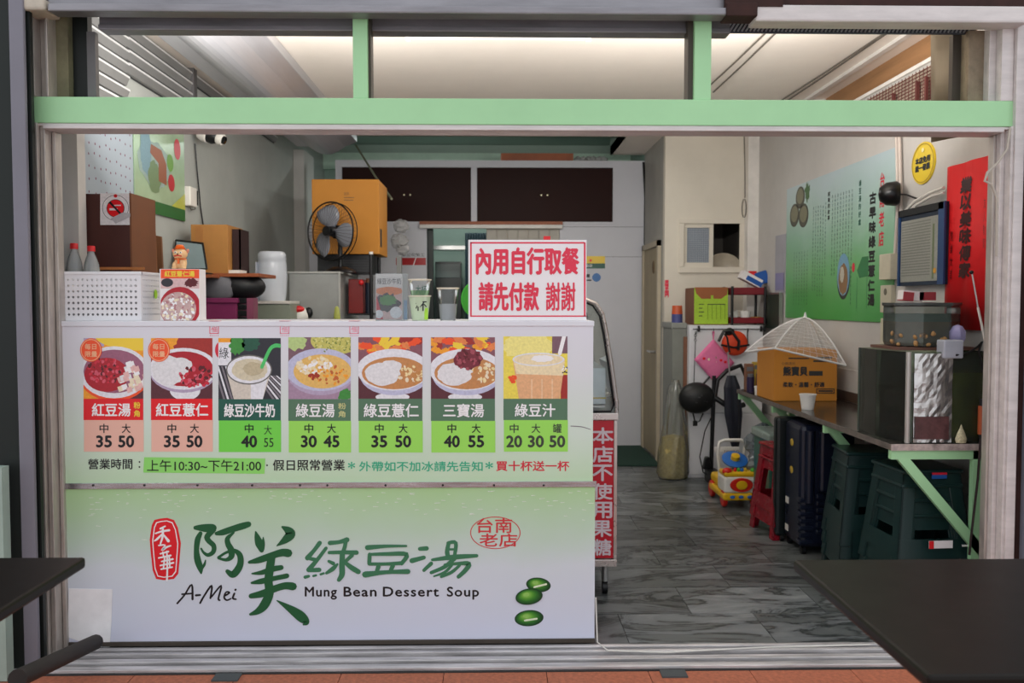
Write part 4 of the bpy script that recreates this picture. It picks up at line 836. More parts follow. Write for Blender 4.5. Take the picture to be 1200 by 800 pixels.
# tall brown cabinet with no-smoking sticker
yc_ = .465; a, c = at(95, 300, Y=yc_), at(154, 300, Y=yc_); ztc = at(125, 227, Y=yc_).z; xa_, xb_ = WL+.06, c.x
tc_ = thing('tall_cabinet', 'tall dark brown wooden cabinet with a no smoking sticker', 'cabinet', ((xa_+xb_)/2, yc_+.1, 0))
brown = M('dark_red_brown_wood', '47201a', .45, var=.2, scale=3, stretch=(4, 4, .4)); edge_b = M('orange_wood', 'b8743e')
MB().box(xa_, xb_, yc_, yc_+.28, 0, ztc).b('carcass', brown, tc_, bevel=.002)
MB().box(xb_-.004, xb_+.004, yc_-.002, yc_+.282, 0, ztc+.003).b('edge_board', M('brown_edge_board', '7a4a2c', .5), tc_)
zz_ = at(130, 313, Y=yc_).z; MB().box(xa_+.04, xb_+.06, yc_-.02, yc_+.0, zz_-.012, zz_).b('front_ledge', edge_b, tc_)
FCB = Frame((0, yc_-.001, 0), (1, 0, 0), (0, 0, 1), (0, -1, 0)); P = Print(FCB)
P.rect(117.5, 226.5, 153, 263.5, I('sticker_white', 'e8e2e4'), 1); P.ring(135.5, 243.5, 15.5, 15, .5, BLK, 2); P.ell(135.5, 244, 10.5, 10.5, BLK, 2, n=36); P.ell(135.5, 244, 9.8, 9.8, RED, 3, n=36)
P.rect(128.5, 244, 138, 246.5, I('sticker_white', 'e8e2e4'), 4); P.rect(134, 240, 142, 241.2, I('sticker_white', 'e8e2e4'), 4); P.poly([(128, 237.5), (129.8, 236), (143, 250.5), (141.5, 252)], BLK, 5)
P.ell(135.5, 229.5, 2.2, 2, RED, 2); P.poly([(130, 256), (144, 249), (153, 250), (153, 254), (136, 262)], I('curl_grey', 'b9b4b8'), 6); P.b('no_smoking_sticker', tc_, label='white square no smoking sticker with peeling corner')
pcnd = thing('conduit', 'thin pale plastic conduit running down beside the brown cabinet', 'pipe', (at(98, 300, Y=.42).x, .42, 1.3))
x_ = at(98, 300, Y=.44).x; MB().tube([(x_, .44, ztc), (x_, .44, 1.70), (x_-.004, .44, 1.6), (x_+.004, .44, ZT)], .006, 8).b('tube', M('pale_pvc', 'b9b2a6', .5), pcnd)
# boards leaning behind the cabinet
bdz = thing('board_stack', 'worn wooden boards leaning between the brown cabinet and the left wall', 'boards', (-1.72, 1.2, 0))
for k in range(4):
    p0 = at(156+k*7, 262+k*5, Y=1.05+k*.05); p1 = at(166+k*7.5, 262+k*5, Y=1.05+k*.05)
    m_ = MB(); m_.prism([(p0.x, p0.y, 0), (p1.x+.05, p0.y, 0), (p1.x, p0.y, p0.z), (p0.x, p0.y, p0.z+.01)], (0, .02, 0)); m_.b('board', M('worn_brown_board', '8a5c3c', .6, var=.3, scale=6, stretch=(4, 1, .5)), bdz)

# security camera, its cable, and doorbell chime
k0 = LW(236, 160, .06)
sc_ = thing('security_camera', 'small black and white security camera high on the left wall', 'camera', (WL, k0.y, k0.z+.03))
ax = Vector((.75, -.1, -.28)).normalized(); R_ = ax.to_track_quat('Z', 'Y').to_matrix(); o_ = Vector((WL+.03, k0.y, k0.z+.04))
MB().cyl((WL, k0.y, k0.z+.06), (WL+.03, k0.y, k0.z+.06), .03).tube([(WL+.02, k0.y, k0.z+.06), o_+ax*.04], .012).b('wall_mount', dark, sc_)
MB().lathe([(.0005, .02), (.045, .025), (.055, .05), (.055, .085), (.048, .09)], o_, 22, R_).b('camera_housing', M('white_enamel', 'e6e2da'), sc_, smooth=True)
MB().lathe([(.048, .088), (.05, .12), (.035, .15)], o_, 22, R_).b('black_band', dark, sc_, smooth=True)
MB().lathe([(.035, .148), (.04, .165), (.036, .185), (.02, .19)], o_, 22, R_).b('white_ring', M('white_enamel', 'e6e2da'), sc_, smooth=True)
MB().lathe([(.026, .188), (.024, .20), (.0005, .203)], o_, 22, R_).b('lens', M('lens_glass', '08090b', .08), sc_, smooth=True)
cb = thing('camera_cable', 'thin black cable hanging from the security camera down left wall', 'cable', (WL, LW(230, 170).y, 2.0))
MB().tube([LW(228.5, 168, .012), LW(231, 200, .012), LW(233.5, 225, .012), LW(235, 243, .012), LW(238, 263, .012)], .0045).b('wire', dark, cb)
k1 = LW(226, 231, .03)
db = thing('door_chime', 'small white box with black face on left wall beside the cable', 'chime', (WL, k1.y, k1.z))
MB().box(WL, WL+.04, k1.y-.07, k1.y+.05, k1.z-.06, k1.z+.06).b('chime_case', M('white_enamel', 'e6e2da'), db, bevel=.006)
MB().box(WL+.012, WL+.045, k1.y+.048, k1.y+.055, k1.z-.045, k1.z+.045).b('black_face', dark, db)
MB().tube([LW(222, 240, .012), LW(224, 246, .03), LW(229, 245, .02), LW(227, 240, .02)], .003).b('loose_wire', M('grey_cable', '6b655c'), db)

# wall shelf with big carton and tablet
D = 1.75; zS = at(270, 320, Y=D).z; xS1 = at(303, 322, Y=D).x
sh = thing('wall_shelf', 'orange-brown wooden wall shelf carrying a carton behind the counter', 'shelf', (-1.7, D+.2, zS-.02))
MB().box(WL, xS1, D, D+.42, zS-.022, zS).b('shelf_board', M('orange_brown_wood', '9c5532'), sh, bevel=.002)
for q in (.08, .36): MB().box(WL, xS1-.1, D+q, D+q+.02, zS-.04, zS-.022).prism([(WL, D+q, zS-.03), (xS1-.1, D+q, zS-.03), (WL, D+q, zS-.2)], (0, .02, 0)).b('bracket', dark, sh)
xa_, xb_ = at(224, 300, Y=D+.02).x, at(267, 300, Y=D+.02).x; zB = at(250, 263, Y=D+.02).z
cb1 = thing('cardboard_box', 'brown cardboard carton on the wall shelf under the camera cable', 'box', ((xa_+xb_)/2, D+.17, zS))
MB().box(max(xa_, WL+.01), xb_, D+.02, D+.34, zS, zB).b('box_body', kraft, cb1, bevel=.003)
MB().box(xa_+.03, xa_+.07, D+.016, D+.02, zS+.01, zB-.01).b('packing_tape', M('tan_packing_tape', 'a8713c', .35), cb1)
xd = at(279, 300, Y=D+.05).x
dbx = thing('dark_box', 'dark brown open box against the right side of the shelf carton', 'box', ((xb_+xd)/2, D+.15, zS))
MB().box(xb_+.004, xd, D+.10, D+.112, zS, zB-.02).box(xb_+.004, xd, D+.28, D+.29, zS, zB-.02).box(xd-.008, xd, D+.10, D+.29, zS, zB-.02).box(xb_+.004, xd, D+.1, D+.29, zS, zS+.02).b('box_walls', M('dark_maroon_board', '2c1213', .6), dbx)
MB().box(xb_, xd+.02, D+.03, D+.16, zS, zS+.02).b('white_base_strip', M('white_enamel', 'e6e2da'), dbx)
ta = thing('tablet', 'grey tablet computer tilted on the shelf behind the lion figurine', 'tablet', (at(229, 315, Y=D-.1).x, D-.05, zS))
q = [at(205, 281, Y=D-.02), at(238, 285, Y=D-.02), at(243, 316, Y=D-.12), at(205, 316, Y=D-.12)]
m_ = MB(); m_.prism(q, (.0, .012, .006)); m_.b('tablet_frame', dark, ta, bevel=.002)
cc = sum((Vector(v) for v in q), Vector())/4; nrm = (q[1]-q[0]).cross(q[3]-q[0]).normalized()
if nrm.y > 0: nrm = -nrm
m_ = MB(); m_.poly([cc+(v-cc)*.90+nrm*.0015 for v in q]); m_.b('tablet_screen', M('grey_blue_screen', '7f8f92', .15, var=.05), ta)
MB().box(at(205, 318, Y=D-.12).x, at(243, 318, Y=D-.12).x, D-.13, D-.02, zS-.012, zS).b('keyboard_base', dark, ta, bevel=.002)
MB().box(at(200, 318, Y=D-.12).x, at(250, 318, Y=D-.12).x, D-.15, D+.0, zS-.03, zS-.012).b('shelf_lip', M('orange_brown_wood', '9c5532'), sh)
# bags and tubs under the shelf
bg_ = thing('black_bag', 'black and grey bag slumped under the wall shelf', 'bag', (at(275, 345, Y=D+.1).x, D+.1, zS-.23))
bc = at(277, 336, Y=D+.12)
MB().ell((bc.x+.03, bc.y, bc.z+.0), (.15, .12, .085), 16, 10).b('bag_body', M('black_nylon', '1b1b1e', .5, bump=.3, scale=12), bg_, smooth=True)
MB().ell((bc.x-.08, bc.y-.09, bc.z-.01), (.10, .05, .09), 14, 8).b('grey_pouch', M('grey_nylon', '6a6a70', .6, bump=.3), bg_, smooth=True)
mg = thing('magenta_crate', 'dark magenta plastic crate standing below the black bag', 'crate', (at(255, 380, Y=D+.05).x, D+.15, .0))
x0_, x1_ = at(236, 370, Y=D).x, at(277, 370, Y=D).x; zM = at(250, 349, Y=D).z
MB().box(x0_, x1_, D, D+.3, 0, zM).box(x0_-.01, x1_+.01, D-.01, D+.31, zM-.03, zM).b('crate_body', M('magenta_plastic', '8a2f60', .45, var=.15), mg, bevel=.004)
tw = thing('tower_of_tubs', 'tall stack of dark square tubs in a clear sleeve beside the magenta crate', 'tubs', (at(283, 380, Y=D+.03).x, D+.1, 0))
for k in range(5):
    pz = at(283, 350+k*7.5, Y=D+.03).z; xq = at(277, 350, Y=D+.03).x; xr = at(288, 350, Y=D+.03).x
    MB().box(xq, xr, D+.03, D+.13, pz-.028, pz+.005).b('tub', dark, tw, bevel=.003)
xq = at(289, 350, Y=D+.03).x; MB().box(xq, xq+.04, D+.03, D+.13, 0, zM).b('rose_tub_side', M('rose_plastic', '8e4a63', .5), tw)
MB().box(at(276, 350, Y=D+.03).x, at(289, 350, Y=D+.03).x, D+.035, D+.13, 0, at(283, 384, Y=D+.03).z).b('tub_base', M('clear_grey_plastic', '9a9aa0', .3), tw)

# low cabinet with the white rice dispenser
D = 2.45; zL = at(320, 352.5, Y=D).z; a, c = at(294, 360, Y=D).x, at(340, 360, Y=D).x
lc = thing('low_cabinet', 'dull green-grey low cabinet under the white dispenser', 'cabinet', ((a+c)/2, D+.2, 0))
MB().box(a, c, D, D+.29, 0, zL-.02).b('carcass', M('dull_green_grey_panel', '8f9788', .5, var=.1), lc, bevel=.003)
MB().box(a-.01, c+.0, D-.012, D+.30, zL-.02, zL).b('top_board', M('white_enamel', 'e6e2da'), lc, bevel=.003)
x_, r_ = at(319, 330, Y=D+.15).x, (at(337, 330, Y=D+.15).x-at(302, 330, Y=D+.15).x)/2; h_ = at(319, 295, Y=D+.15).z-zL
ds = thing('rice_dispenser', 'rounded glossy white plastic dispenser barrel beside the carton shelf', 'dispenser', (x_, D+.15, zL))
MB().lathe([(.001, 0), (r_*.85, 0), (r_*.95, h_*.2), (r_, h_*.5), (r_*.96, h_*.75), (r_*.92, h_*.82), (r_*.94, h_*.83), (r_*.92, h_*.95), (r_*.8, h_), (.001, h_)], (x_, D+.15, zL), 28).b('barrel', M('glossy_white_plastic', 'c9ced6', .22, var=.03), ds, smooth=True)
MB().box(a+.02, x_-r_*.8, D+.05, D+.26, zL, zL+h_*.78).b('side_tank', M('pale_blue_white_plastic', 'b9c0ca', .35, var=.03), ds, bevel=.008)

# grey steel cabinet, fan, carton, black appliance
D = 2.78; zG = at(370, 318, Y=D).z; a, c = at(339, 350, Y=D).x, at(397, 350, Y=D).x
c_cab = c
gc = thing('steel_cabinet', 'grey steel cabinet carrying the black fan behind the counter', 'cabinet', ((a+c)/2, D+.4, 0))
gm = M('grey_steel_cabinet_paint', '9c9e9b', .45, .15, var=.1)
MB().box(a, c, D, D+.9, 0, zG-.012).b('carcass', gm, gc, bevel=.004)
MB().box(a-.01, c+.015, D-.01, D+.92, zG-.014, zG).b('top_plate', M('pale_grey_edge', 'b4b5b0', .4), gc, bevel=.002)
MB().box(c, c+.012, D-.01, D+.02, 0, zG-.014).b('edge_strip', M('pale_grey_edge', 'b4b5b0'), gc)
fan = thing('desk_fan', 'black caged fan with grey blades standing on the steel cabinet', 'fan', (at(385, 317, Y=D+.12).x, D+.12, zG))
fc = at(387, 271, Y=D+.10); r_ = .212; fr = Euler((PI/2, 0, math.radians(-30))).to_matrix()   # turned toward the aisle
def fp(v): return fc + fr @ Vector(v)
wire = M('black_fan_wire', '17181a', .35, .4)
MB().tube([fp((r_*math.cos(2*PI*k/36), r_*math.sin(2*PI*k/36), 0)) for k in range(36)], .006, 6, True).tube([fp((r_*.98*math.cos(2*PI*k/36), r_*.98*math.sin(2*PI*k/36), -.05)) for k in range(36)], .004, 6, True).b('cage_rim', wire, fan, smooth=True)
m_ = MB()
for k in range(44):
    t = 2*PI*k/44; cs_, sn_ = math.cos(t), math.sin(t)
    m_.tube([fp((r_*cs_, r_*sn_, 0)), fp((r_*.8*cs_, r_*.8*sn_, .03)), fp((r_*.15*cs_, r_*.15*sn_, .045))], .0012, 3)
    m_.tube([fp((r_*cs_, r_*sn_, 0)), fp((r_*.85*cs_, r_*.85*sn_, -.07)), fp((r_*.3*cs_, r_*.3*sn_, -.10))], .0012, 3)
tag(m_.b('cage_wires', wire, fan), kind='stuff')
MB().lathe([(.0005, .048), (.035, .047), (.036, .04)], fc, 20, fr).b('badge', wire, fan, smooth=True)
bl_m = M('smoky_grey_blade', '8b8d95', .25, var=.05)
for k in range(3):
    a0 = PI/2+.1+k*2*PI/3; m_ = MB(); vs = []
    for i in range(7):
        rr = .035+.16*i/6; wdt = .74*math.sin(PI*(.28+.55*i/6))
        for j in range(5):
            t = a0+(j/4-.5)*wdt*2+.25*i/6; vs.append(fp((rr*math.cos(t), rr*math.sin(t), -.02+.03*(j/4-.5))))
    m_.add(vs, [(i*5+j, i*5+j+1, (i+1)*5+j+1, (i+1)*5+j) for i in range(6) for j in range(4)]); m_.b('blade', bl_m, fan, smooth=True, solid=.002)
MB().lathe([(.0005, .02), (.03, .018), (.036, .0), (.036, -.04), (.0005, -.04)], fc, 20, fr).b('hub', wire, fan, smooth=True)
MB().lathe([(.0005, -.18), (.045, -.17), (.055, -.10), (.05, -.06), (.0005, -.055)], fc, 20, fr).b('motor_housing', dark, fan, smooth=True)
fb = fp((0, 0, -.11)); MB().tube([fb, (fb.x, fb.y, zG+.02)], .018, 10).b('neck', dark, fan, smooth=True)
MB().lathe([(.0005, .04), (.05, .04), (.11, .015), (.12, 0), (.0005, 0)], (fb.x, fb.y, zG), 26).b('fan_base', dark, fan, smooth=True)
D2 = 3.25; zz0, zz1 = zG+.002, at(410, 298, Y=D2).z; a, c = at(372, 310, Y=D2).x, at(437, 310, Y=D2).x
ap = thing('black_appliance', 'ribbed black appliance between the steel cabinet and the orange carton', 'appliance', ((a+c)/2, D2+.15, zz0))
MB().box(a, c, D2, D2+.40, zz0, zz1).b('casing', dark, ap, bevel=.006)
for k in range(6): 
    z = zz0+.02+k*(zz1-zz0-.03)/6; MB().box(a+.15, c-.01, D2-.006, D2, z, z+.006).b('cooling_rib', M('dark_grey_plastic', '2c2d31', .4), ap)
z0b, z1b = zz1+.002, at(405, 210, Y=D2-.02).z; a, c = at(365.5, 250, Y=D2-.02).x, at(444, 250, Y=D2-.02).x
oc = thing('large_carton', 'large orange-brown cardboard carton stacked behind the black fan', 'box', ((a+c)/2, D2+.25, z0b))
MB().box(a, c, D2-.02, D2+.50, z0b, z1b).b('box_body', kraft_o, oc, bevel=.004)
MB().box(c-.0005, c+.0015, D2+.05, D2+.14, z0b+.06, z0b+.2).b('hand_hole', dark, oc, bevel=.0005)
FO = Frame((0, D2-.021, 0), (1, 0, 0), (0, 0, 1), (0, -1, 0)); P = Print(FO); P.text('易碎', 403, 225, 409, 229, kraft_d, 1); P.rect(403, 231, 415, 232, kraft_d, 1); P.rect(403, 234, 414, 235, kraft_d, 1); P.b('faded_print', oc)
wbg = thing('clear_bag', 'crumpled clear bag beside the large carton against the back wall', 'bag', (at(469, 290, Y=4.3).x, 4.3, at(469, 310, Y=4.3).z))
for (px, py, r_) in ((470, 265, .07), (468, 283, .085), (472, 292, .06)):
    q = at(px, py, Y=4.35); m_ = MB().ell(q, (r_, r_*.6, r_*.8), 12, 8)
    m_.v = [tuple(Vector(v)+Vector((random.uniform(-.012, .012), random.uniform(-.01, .01), random.uniform(-.012, .012)))) for v in m_.v]; m_.b('crumpled_film', M('crumpled_white_film', 'c0bfbe', .25, alpha=.55, var=.1), wbg)
MB().box(at(478, 300, Y=4.3).x-.1, at(478, 300, Y=4.3).x-.06, 4.3, 4.38, 0, at(469, 300, Y=4.3).z).b('stand_post', gm, wbg)
# rack with pole, red tins and blue canister
D3 = 3.0; px_ = at(435, 330, Y=D3).x; zP = at(435, 298, Y=D3).z
rk = thing('black_rack', 'black metal rack with a red panel right of the steel cabinet', 'rack', (px_-.08, D3+.2, 0))
for y in (D3, D3+.45): MB().cyl((px_, y, 0), (px_, y, zP), .013).b('rack_post', dark, rk)
for z in (.5, 1.1, 1.33): MB().box(c_cab+.022, px_+.01, D3, D3+.45, z, z+.012).b('rack_shelf', dark, rk)
MB().cyl((px_, D3, zP), (px_, D3, zP+.02), .016).b('white_cap', M('white_enamel', 'e6e2da'), rk)
x0_, x1_ = c_cab+.03, at(425, 350, Y=D3).x
rt_ = thing('red_tin', 'deep red box on the black rack beside the steel cabinet', 'box', ((x0_+x1_)/2, D3+.1, 1.342))
MB().box(x0_, x1_, D3+.02, D3+.3, 1.343, at(410, 327, Y=D3).z).b('tin_body', M('deep_red_enamel', '7c1410', .4), rt_, bevel=.004)
MB().ell((x1_-.01, D3, at(421, 331, Y=D3).z), (.02, .015, .02)).b('red_knob', red_pl, rt_)
nc = at(430, 350, Y=D3-.05); nv = thing('navy_canister', 'dark navy canister standing right of the red box', 'canister', (nc.x, D3-.06, 1.342))
MB().cyl((nc.x, D3+.05, 1.343), (nc.x, D3+.05, at(430, 331, Y=D3).z), .028, n=20).b('canister_body', M('navy_enamel', '1c2434', .3), nv, smooth=True)
MB().cyl((nc.x, D3+.05, at(430, 331, Y=D3).z), (nc.x, D3+.05, at(430, 326, Y=D3).z), .02, n=16).b('canister_lid', M('brown_lid', '7c4c34', .5), nv)
q = at(351, 368, Y=2.70); pd = thing('lucky_doll', 'small white and red round doll peeping above the counter', 'doll', (q.x, 2.70, 1.25))
MB().ell((q.x, 2.70, q.z-.01), (.068, .045, .066), 16, 12).b('doll_head', M('white_glaze', 'f2efe8'), pd, smooth=True)
MB().ell((q.x-.01, 2.675, q.z+.035), (.052, .034, .026), 14, 8).b('red_cap', red_pl, pd, smooth=True)
for s_ in (-.02, .022): MB().ell((q.x+s_, 2.664, q.z), (.009, .005, .009), 8, 6).b('eye', dark, pd, smooth=True)
MB().cyl((q.x, 2.70, 0), (q.x, 2.70, q.z-.05), .02).b('doll_post', M('grey_stud', '6d6b6c'), pd)
MB().ell((q.x+.065, 2.70, q.z+.01), (.03, .02, .04), 10, 6).b('black_side', dark, pd, smooth=True)
q = at(395.5, 370, Y=2.74); yg = thing('lime_bottle', 'pale yellow-green slim bottle in front of the steel cabinet corner', 'bottle', (q.x, 2.74, 1.2))
MB().lathe([(.001, .14), (.014, .13), (.022, .08), (.026, 0), (.026, -.15), (.02, -.2), (.02, -1.1)], (q.x, 2.72, q.z-.07), 16, sc=(1, .5)).b('bottle_body', M('pale_lime', 'b3b95a', .5), yg, smooth=True)

# glass display cart in the aisle
D4 = .62
g0 = lambda px, py: at(px, py, Y=D4)
xr, zb_, zs_ = g0(722, 560).x, g0(700, 655).z, g0(700, 492).z; xL = xr-.62
dc = thing('display_cart', 'steel and glass display cart with red sign behind the counter end', 'display case', (xr-.3, D4+.4, 0))
chrome = M('satin_steel_trim', 'c9c2be', .28, .7, var=.08)
MB().box(xL, xr-.01, D4+.012, D4+.85, zb_, zs_).b('cart_body', M('grey_steel_cabinet_paint', '9c9e9b'), dc, bevel=.004)
sg = MB().box(xL, xr-.006, D4, D4+.012, zb_+.005, zs_-.002).b('sign_panel', M('cart_red', 'c1162b', .3, var=.05), dc)
MB().box(xr-.012, xr+.004, D4-.004, D4+.86, zb_-.0, zs_+.0).b('corner_trim', chrome, dc, bevel=.002)
MB().box(xL, xr+.004, D4-.01, D4+.86, zb_-.035, zb_).b('bottom_rail', chrome, dc, bevel=.003)
MB().box(xL, xr+.008, D4-.012, D4+.87, zs_, zs_+.035).b('mid_rail', chrome, dc, bevel=.004)
P = Print(Frame((0, D4-.0005, 0), (1, 0, 0), (0, 0, 1), (0, -1, 0)))
for i, ch in enumerate('本店不使用果糖'): P.text(ch, 694.5 if i < 6 else 696, 501+i*21.8, 718.5-i*.4, 519.5+i*21.8, I('sign_silver', 'd9cdd4'), 1, bold=.5)
P.b('lettering', sg)
arc = [(640, 349), (685, 350.5), (698, 356), (706, 368), (710, 388), (716, 425), (722.5, 472), (722.5, 486)]
for y in (D4, D4+.82):
    pts = [Vector((g0(*p).x, y, g0(*p).z)) for p in arc]; MB().tube(pts, .011, 8).b('curved_frame', chrome, dc, smooth=True)
pts = [g0(*p) for p in arc]; m_ = MB(); n_ = len(pts)
m_.add([Vector((p.x, D4, p.z)) for p in pts]+[Vector((p.x, D4+.82, p.z)) for p in pts], [(i, i+1, n_+i+1, n_+i) for i in range(n_-1)]); m_.b('curved_glass', glass('case_glass', 'dfe8e8', .9), dc, smooth=True)
m_ = MB(); side = [Vector((p.x-.01, D4+.004, p.z)) for p in pts]+[Vector((g0(640, 486).x, D4+.004, g0(640, 486).z))]; m_.poly(side); m_.b('side_glass', glass('case_glass'), dc)
MB().tube([Vector((p.x-.014, D4-.002, p.z-.008)) for p in pts[:-1]]+[g0(716, 482), g0(640, 482)], .0045, 6).b('dark_seal', dark, dc, smooth=True)
MB().box(xL, xr-.05, D4+.05, D4+.8, g0(0, 478).z-.01, g0(0, 478).z).b('inner_shelf', chrome, dc)
MB().box(xL, xr-.045, D4+.06, D4+.7, g0(0, 477).z, g0(0, 433).z).b('inner_tray', M('pale_steel', 'd9dce0', .3, .5), dc, bevel=.004)
MB().box(xL, xr-.044, D4+.055, D4+.06, g0(0, 470).z, g0(0, 468.5).z).b('yellow_strip', M('ink_yellow', 'f3cf3b'), dc)
for x in (xr-.045, xL+.04):
    for y in (D4+.06, D4+.78):
        MB().cyl((x, y, .06), (x, y, zb_-.03), .016).b('leg', M('brushed_steel', 'b9b9b7', .3, .9), dc); MB().cyl((x-.012, y, .03), (x+.012, y, .03), .03, n=18).b('caster', dark, dc, smooth=True)

# kitchen things seen through the back opening
kr = thing('kitchen_shelving', 'steel wall shelf and dark tall fridge deep inside the kitchen doorway', 'shelving', (-.4, 6.0, 0))
q0, q1 = at(500, 290, Y=5.9), at(560, 290, Y=5.9); MB().box(q0.x-.1, q1.x+.1, 5.9, 6.2, q0.z-.02, q0.z+.02).b('steel_shelf', M('brushed_steel', 'b9b9b7'), kr)
MB().box(at(510, 300, Y=6.0).x, at(540, 300, Y=6.0).x, 6.0, 6.35, 0, at(0, 306, Y=6.0).z).b('dark_fridge', M('dark_green_grey_enamel', '2d3634', .3), kr)
MB().box(at(511, 300, Y=6.0).x, at(539, 300, Y=6.0).x, 5.97, 6.0, at(0, 325, Y=6.0).z, at(0, 309, Y=6.0).z).b('fridge_door', M('grey_green_enamel', '5a6a66', .3), kr)
ktc = thing('teal_curtain', 'dark teal ribbed curtain hanging in the kitchen doorway', 'curtain', (at(555, 330, Y=5.3).x, 5.3, 0))
m_ = MB(); xa_, xb_ = at(545, 300, Y=5.25).x, at(572, 300, Y=5.25).x; zz_ = at(0, 272, Y=5.25).z; n_ = 60
m_.add([(xa_+(xb_-xa_)*i/n_, 5.25+.012*math.sin(i*.9), z) for z in (.02, zz_) for i in range(n_+1)], [(i, i+1, n_+2+i, n_+1+i) for i in range(n_)]); m_.b('curtain_cloth', M('dark_teal_cloth', '1d3a44', .6), ktc, smooth=True, solid=.002)
MB().box(at(500, 330, Y=5.3).x-.02, at(508, 330, Y=5.3).x, 5.25, 5.35, 0, zo).b('side_post', M('green_black_post', '15201d', .4), ktc)
# back wall stickers and the print left of the doorway
BF = Frame((0, YB-.001, 0), (1, 0, 0), (0, 0, 1), (0, -1, 0))
s1 = thing('yellow_sticker', 'yellow and green rectangular sticker on the back wall above blue disc', 'sticker', (bk(698, 307).x, YB, bk(698, 307).z)); P = Print(BF); P.rect(684, 300, 709, 308.5, YEL, 1); P.rect(684, 308.5, 709, 314.5, DKG, 1); P.ell(692, 305, 1.6, 1.6, ORG, 2); P.text('歡迎', 686, 309.5, 694, 313, WHT, 2); P.b('sticker_face', s1)
s2 = thing('blue_sticker', 'small round blue sticker on the back wall', 'sticker', (bk(699, 325).x, YB, bk(699, 325).z)); P = Print(BF); P.ell(699, 325, 5, 5, I('sticker_blue', '3d76b8'), 1); P.rect(685, 321, 691, 325, BLK, 1); P.rect(685, 327.5, 693, 329, BLK, 1); P.b('sticker_face', s2)
s3 = thing('wall_notice', 'white notice with red stripe on the back wall left of doorway', 'notice', (bk(482, 300).x, YB, bk(482, 300).z)); P = Print(BF); P.text('本公司榮工', 471, 296.5, 497.5, 300.5, BLK, 1); P.rect(464, 302, 499, 310.5, I('notice_red_band', 'b51a20'), 1); P.poly([(484, 310.5), (487, 302), (488, 302), (485, 310.5)], WHT, 2); P.b('notice_print', s3)
# conduit on ledge, plywood on top of back wall
pk = thing('plywood_sheet', 'brown plywood piece lying on top of the back wall', 'board', (bk(630, 186).x, YB+.1, zt)); a, c = bk(587, 186).x, bk(672, 186).x
MB().box(a, c, YB+.02, YB+.4, zt+.001, bk(0, 177).z).b('sheet', M('orange_brown_wood', '9c5532'), pk)
pb_ = thing('crumpled_plastic', 'crumpled clear plastic lying on the back wall beside plywood', 'plastic', (bk(690, 186).x, YB+.1, zt))
m_ = MB()
for k in range(6): m_.ell((bk(678+k*6, 186).x, YB+.06, zt+.02), (.04, .04, .03), 8, 5)
m_.v = [tuple(Vector(v)+Vector((random.uniform(-.01, .01),)*3)) for v in m_.v]; tag(m_.b('film', M('crumpled_white_film', 'c0bfbe'), pb_), kind='stuff')
cbk = thing('corner_cable', 'black cable running down the corner beside the old door', 'cable', (Pa, YB-.05, 2.0))
MB().tube([at(754, 190, Y=YB-.02), at(756, 230, Y=YB-.02), at(755.5, 285, Y=YB-.02), at(758, 294, Y=YB-.1), at(772, 287, X=Pa-.02)], .011).b('wire', dark, cbk)
gp = thing('slanted_pole', 'thin pale pole leaning between the carton and brown window', 'pole', (at(440, 210, Y=4.4).x, 4.4, at(440, 210, Y=4.4).z))
MB().tube([at(417, 170, Y=4.9), at(440, 207, Y=4.25), at(459, 233, Y=3.76)], .010).b('pole_rod', M('dull_green_rod', '8b8f78', .5), gp)
mt_ = thing('door_mat', 'dark green mat lying before the back wall beside old door', 'mat', (.9, 4.75, 0)); a, c = at(724, 540, Z=.012), at(757, 520, Z=.012)
MB().box(at(690, 543, Z=.01).x, Pa-.03, at(724, 545, Z=.01).y, YB-.03, .001, .012).b('mat_pad', M('dark_green_mat', '1d3d33', .9, var=.2, scale=40, bump=.4), mt_)
# ================================================================ right side of the shop
# ---- fridge and everything on and in front of it
FD = 3.50; a, c = at(807, 470, Y=FD).x, at(870, 470, Y=FD).x; XF0, XF1, ZF = a, 2.17, at(830, 381, Y=FD).z
fg2 = thing('white_fridge', 'waist-high white fridge with hanging hooks below the serving window', 'fridge', ((XF0+XF1)/2, FD+.25, 0))
fm = M('white_fridge_enamel', 'dcdde2', .35, var=.04)
MB().box(XF0, XF1, FD, FD+.42, .0, ZF).b('fridge_body', fm, fg2, bevel=.006)
MB().box(XF0+.005, XF1-.005, FD-.012, FD-.001, .03, ZF*.42).box(XF0+.005, XF1-.005, FD-.012, FD-.001, ZF*.43, ZF-.03).b('fridge_door', fm, fg2, bevel=.003)
yr = FD-.03; zr_ = at(850, 385.5, Y=yr).z
rl = thing('hook_rail', 'thin black wire rail of hooks across the top of the fridge front', 'rail', (1.9, yr, zr_))
MB().tube([(at(812, 385, Y=yr).x, yr, zr_), (at(898, 385, Y=yr).x, yr, zr_)], .004).b('rail_wire', dark, rl)
for px in (819, 896, 892): q = at(px, 385, Y=yr); MB().box(q.x-.008, q.x+.008, yr-.006, yr+.012, zr_-.02, zr_+.028).b('rail_clip', dark, rl)
for px in (816, 835.5, 855, 876):
    q = at(px, 385, Y=yr); MB().tube([(q.x, yr-.004, zr_+.006), (q.x+.006, yr-.01, zr_), (q.x, yr-.012, zr_-.03), (q.x-.008, yr-.02, zr_-.04), (q.x-.01, yr-.026, zr_-.03)], .0025).b('hook', dark, rl)
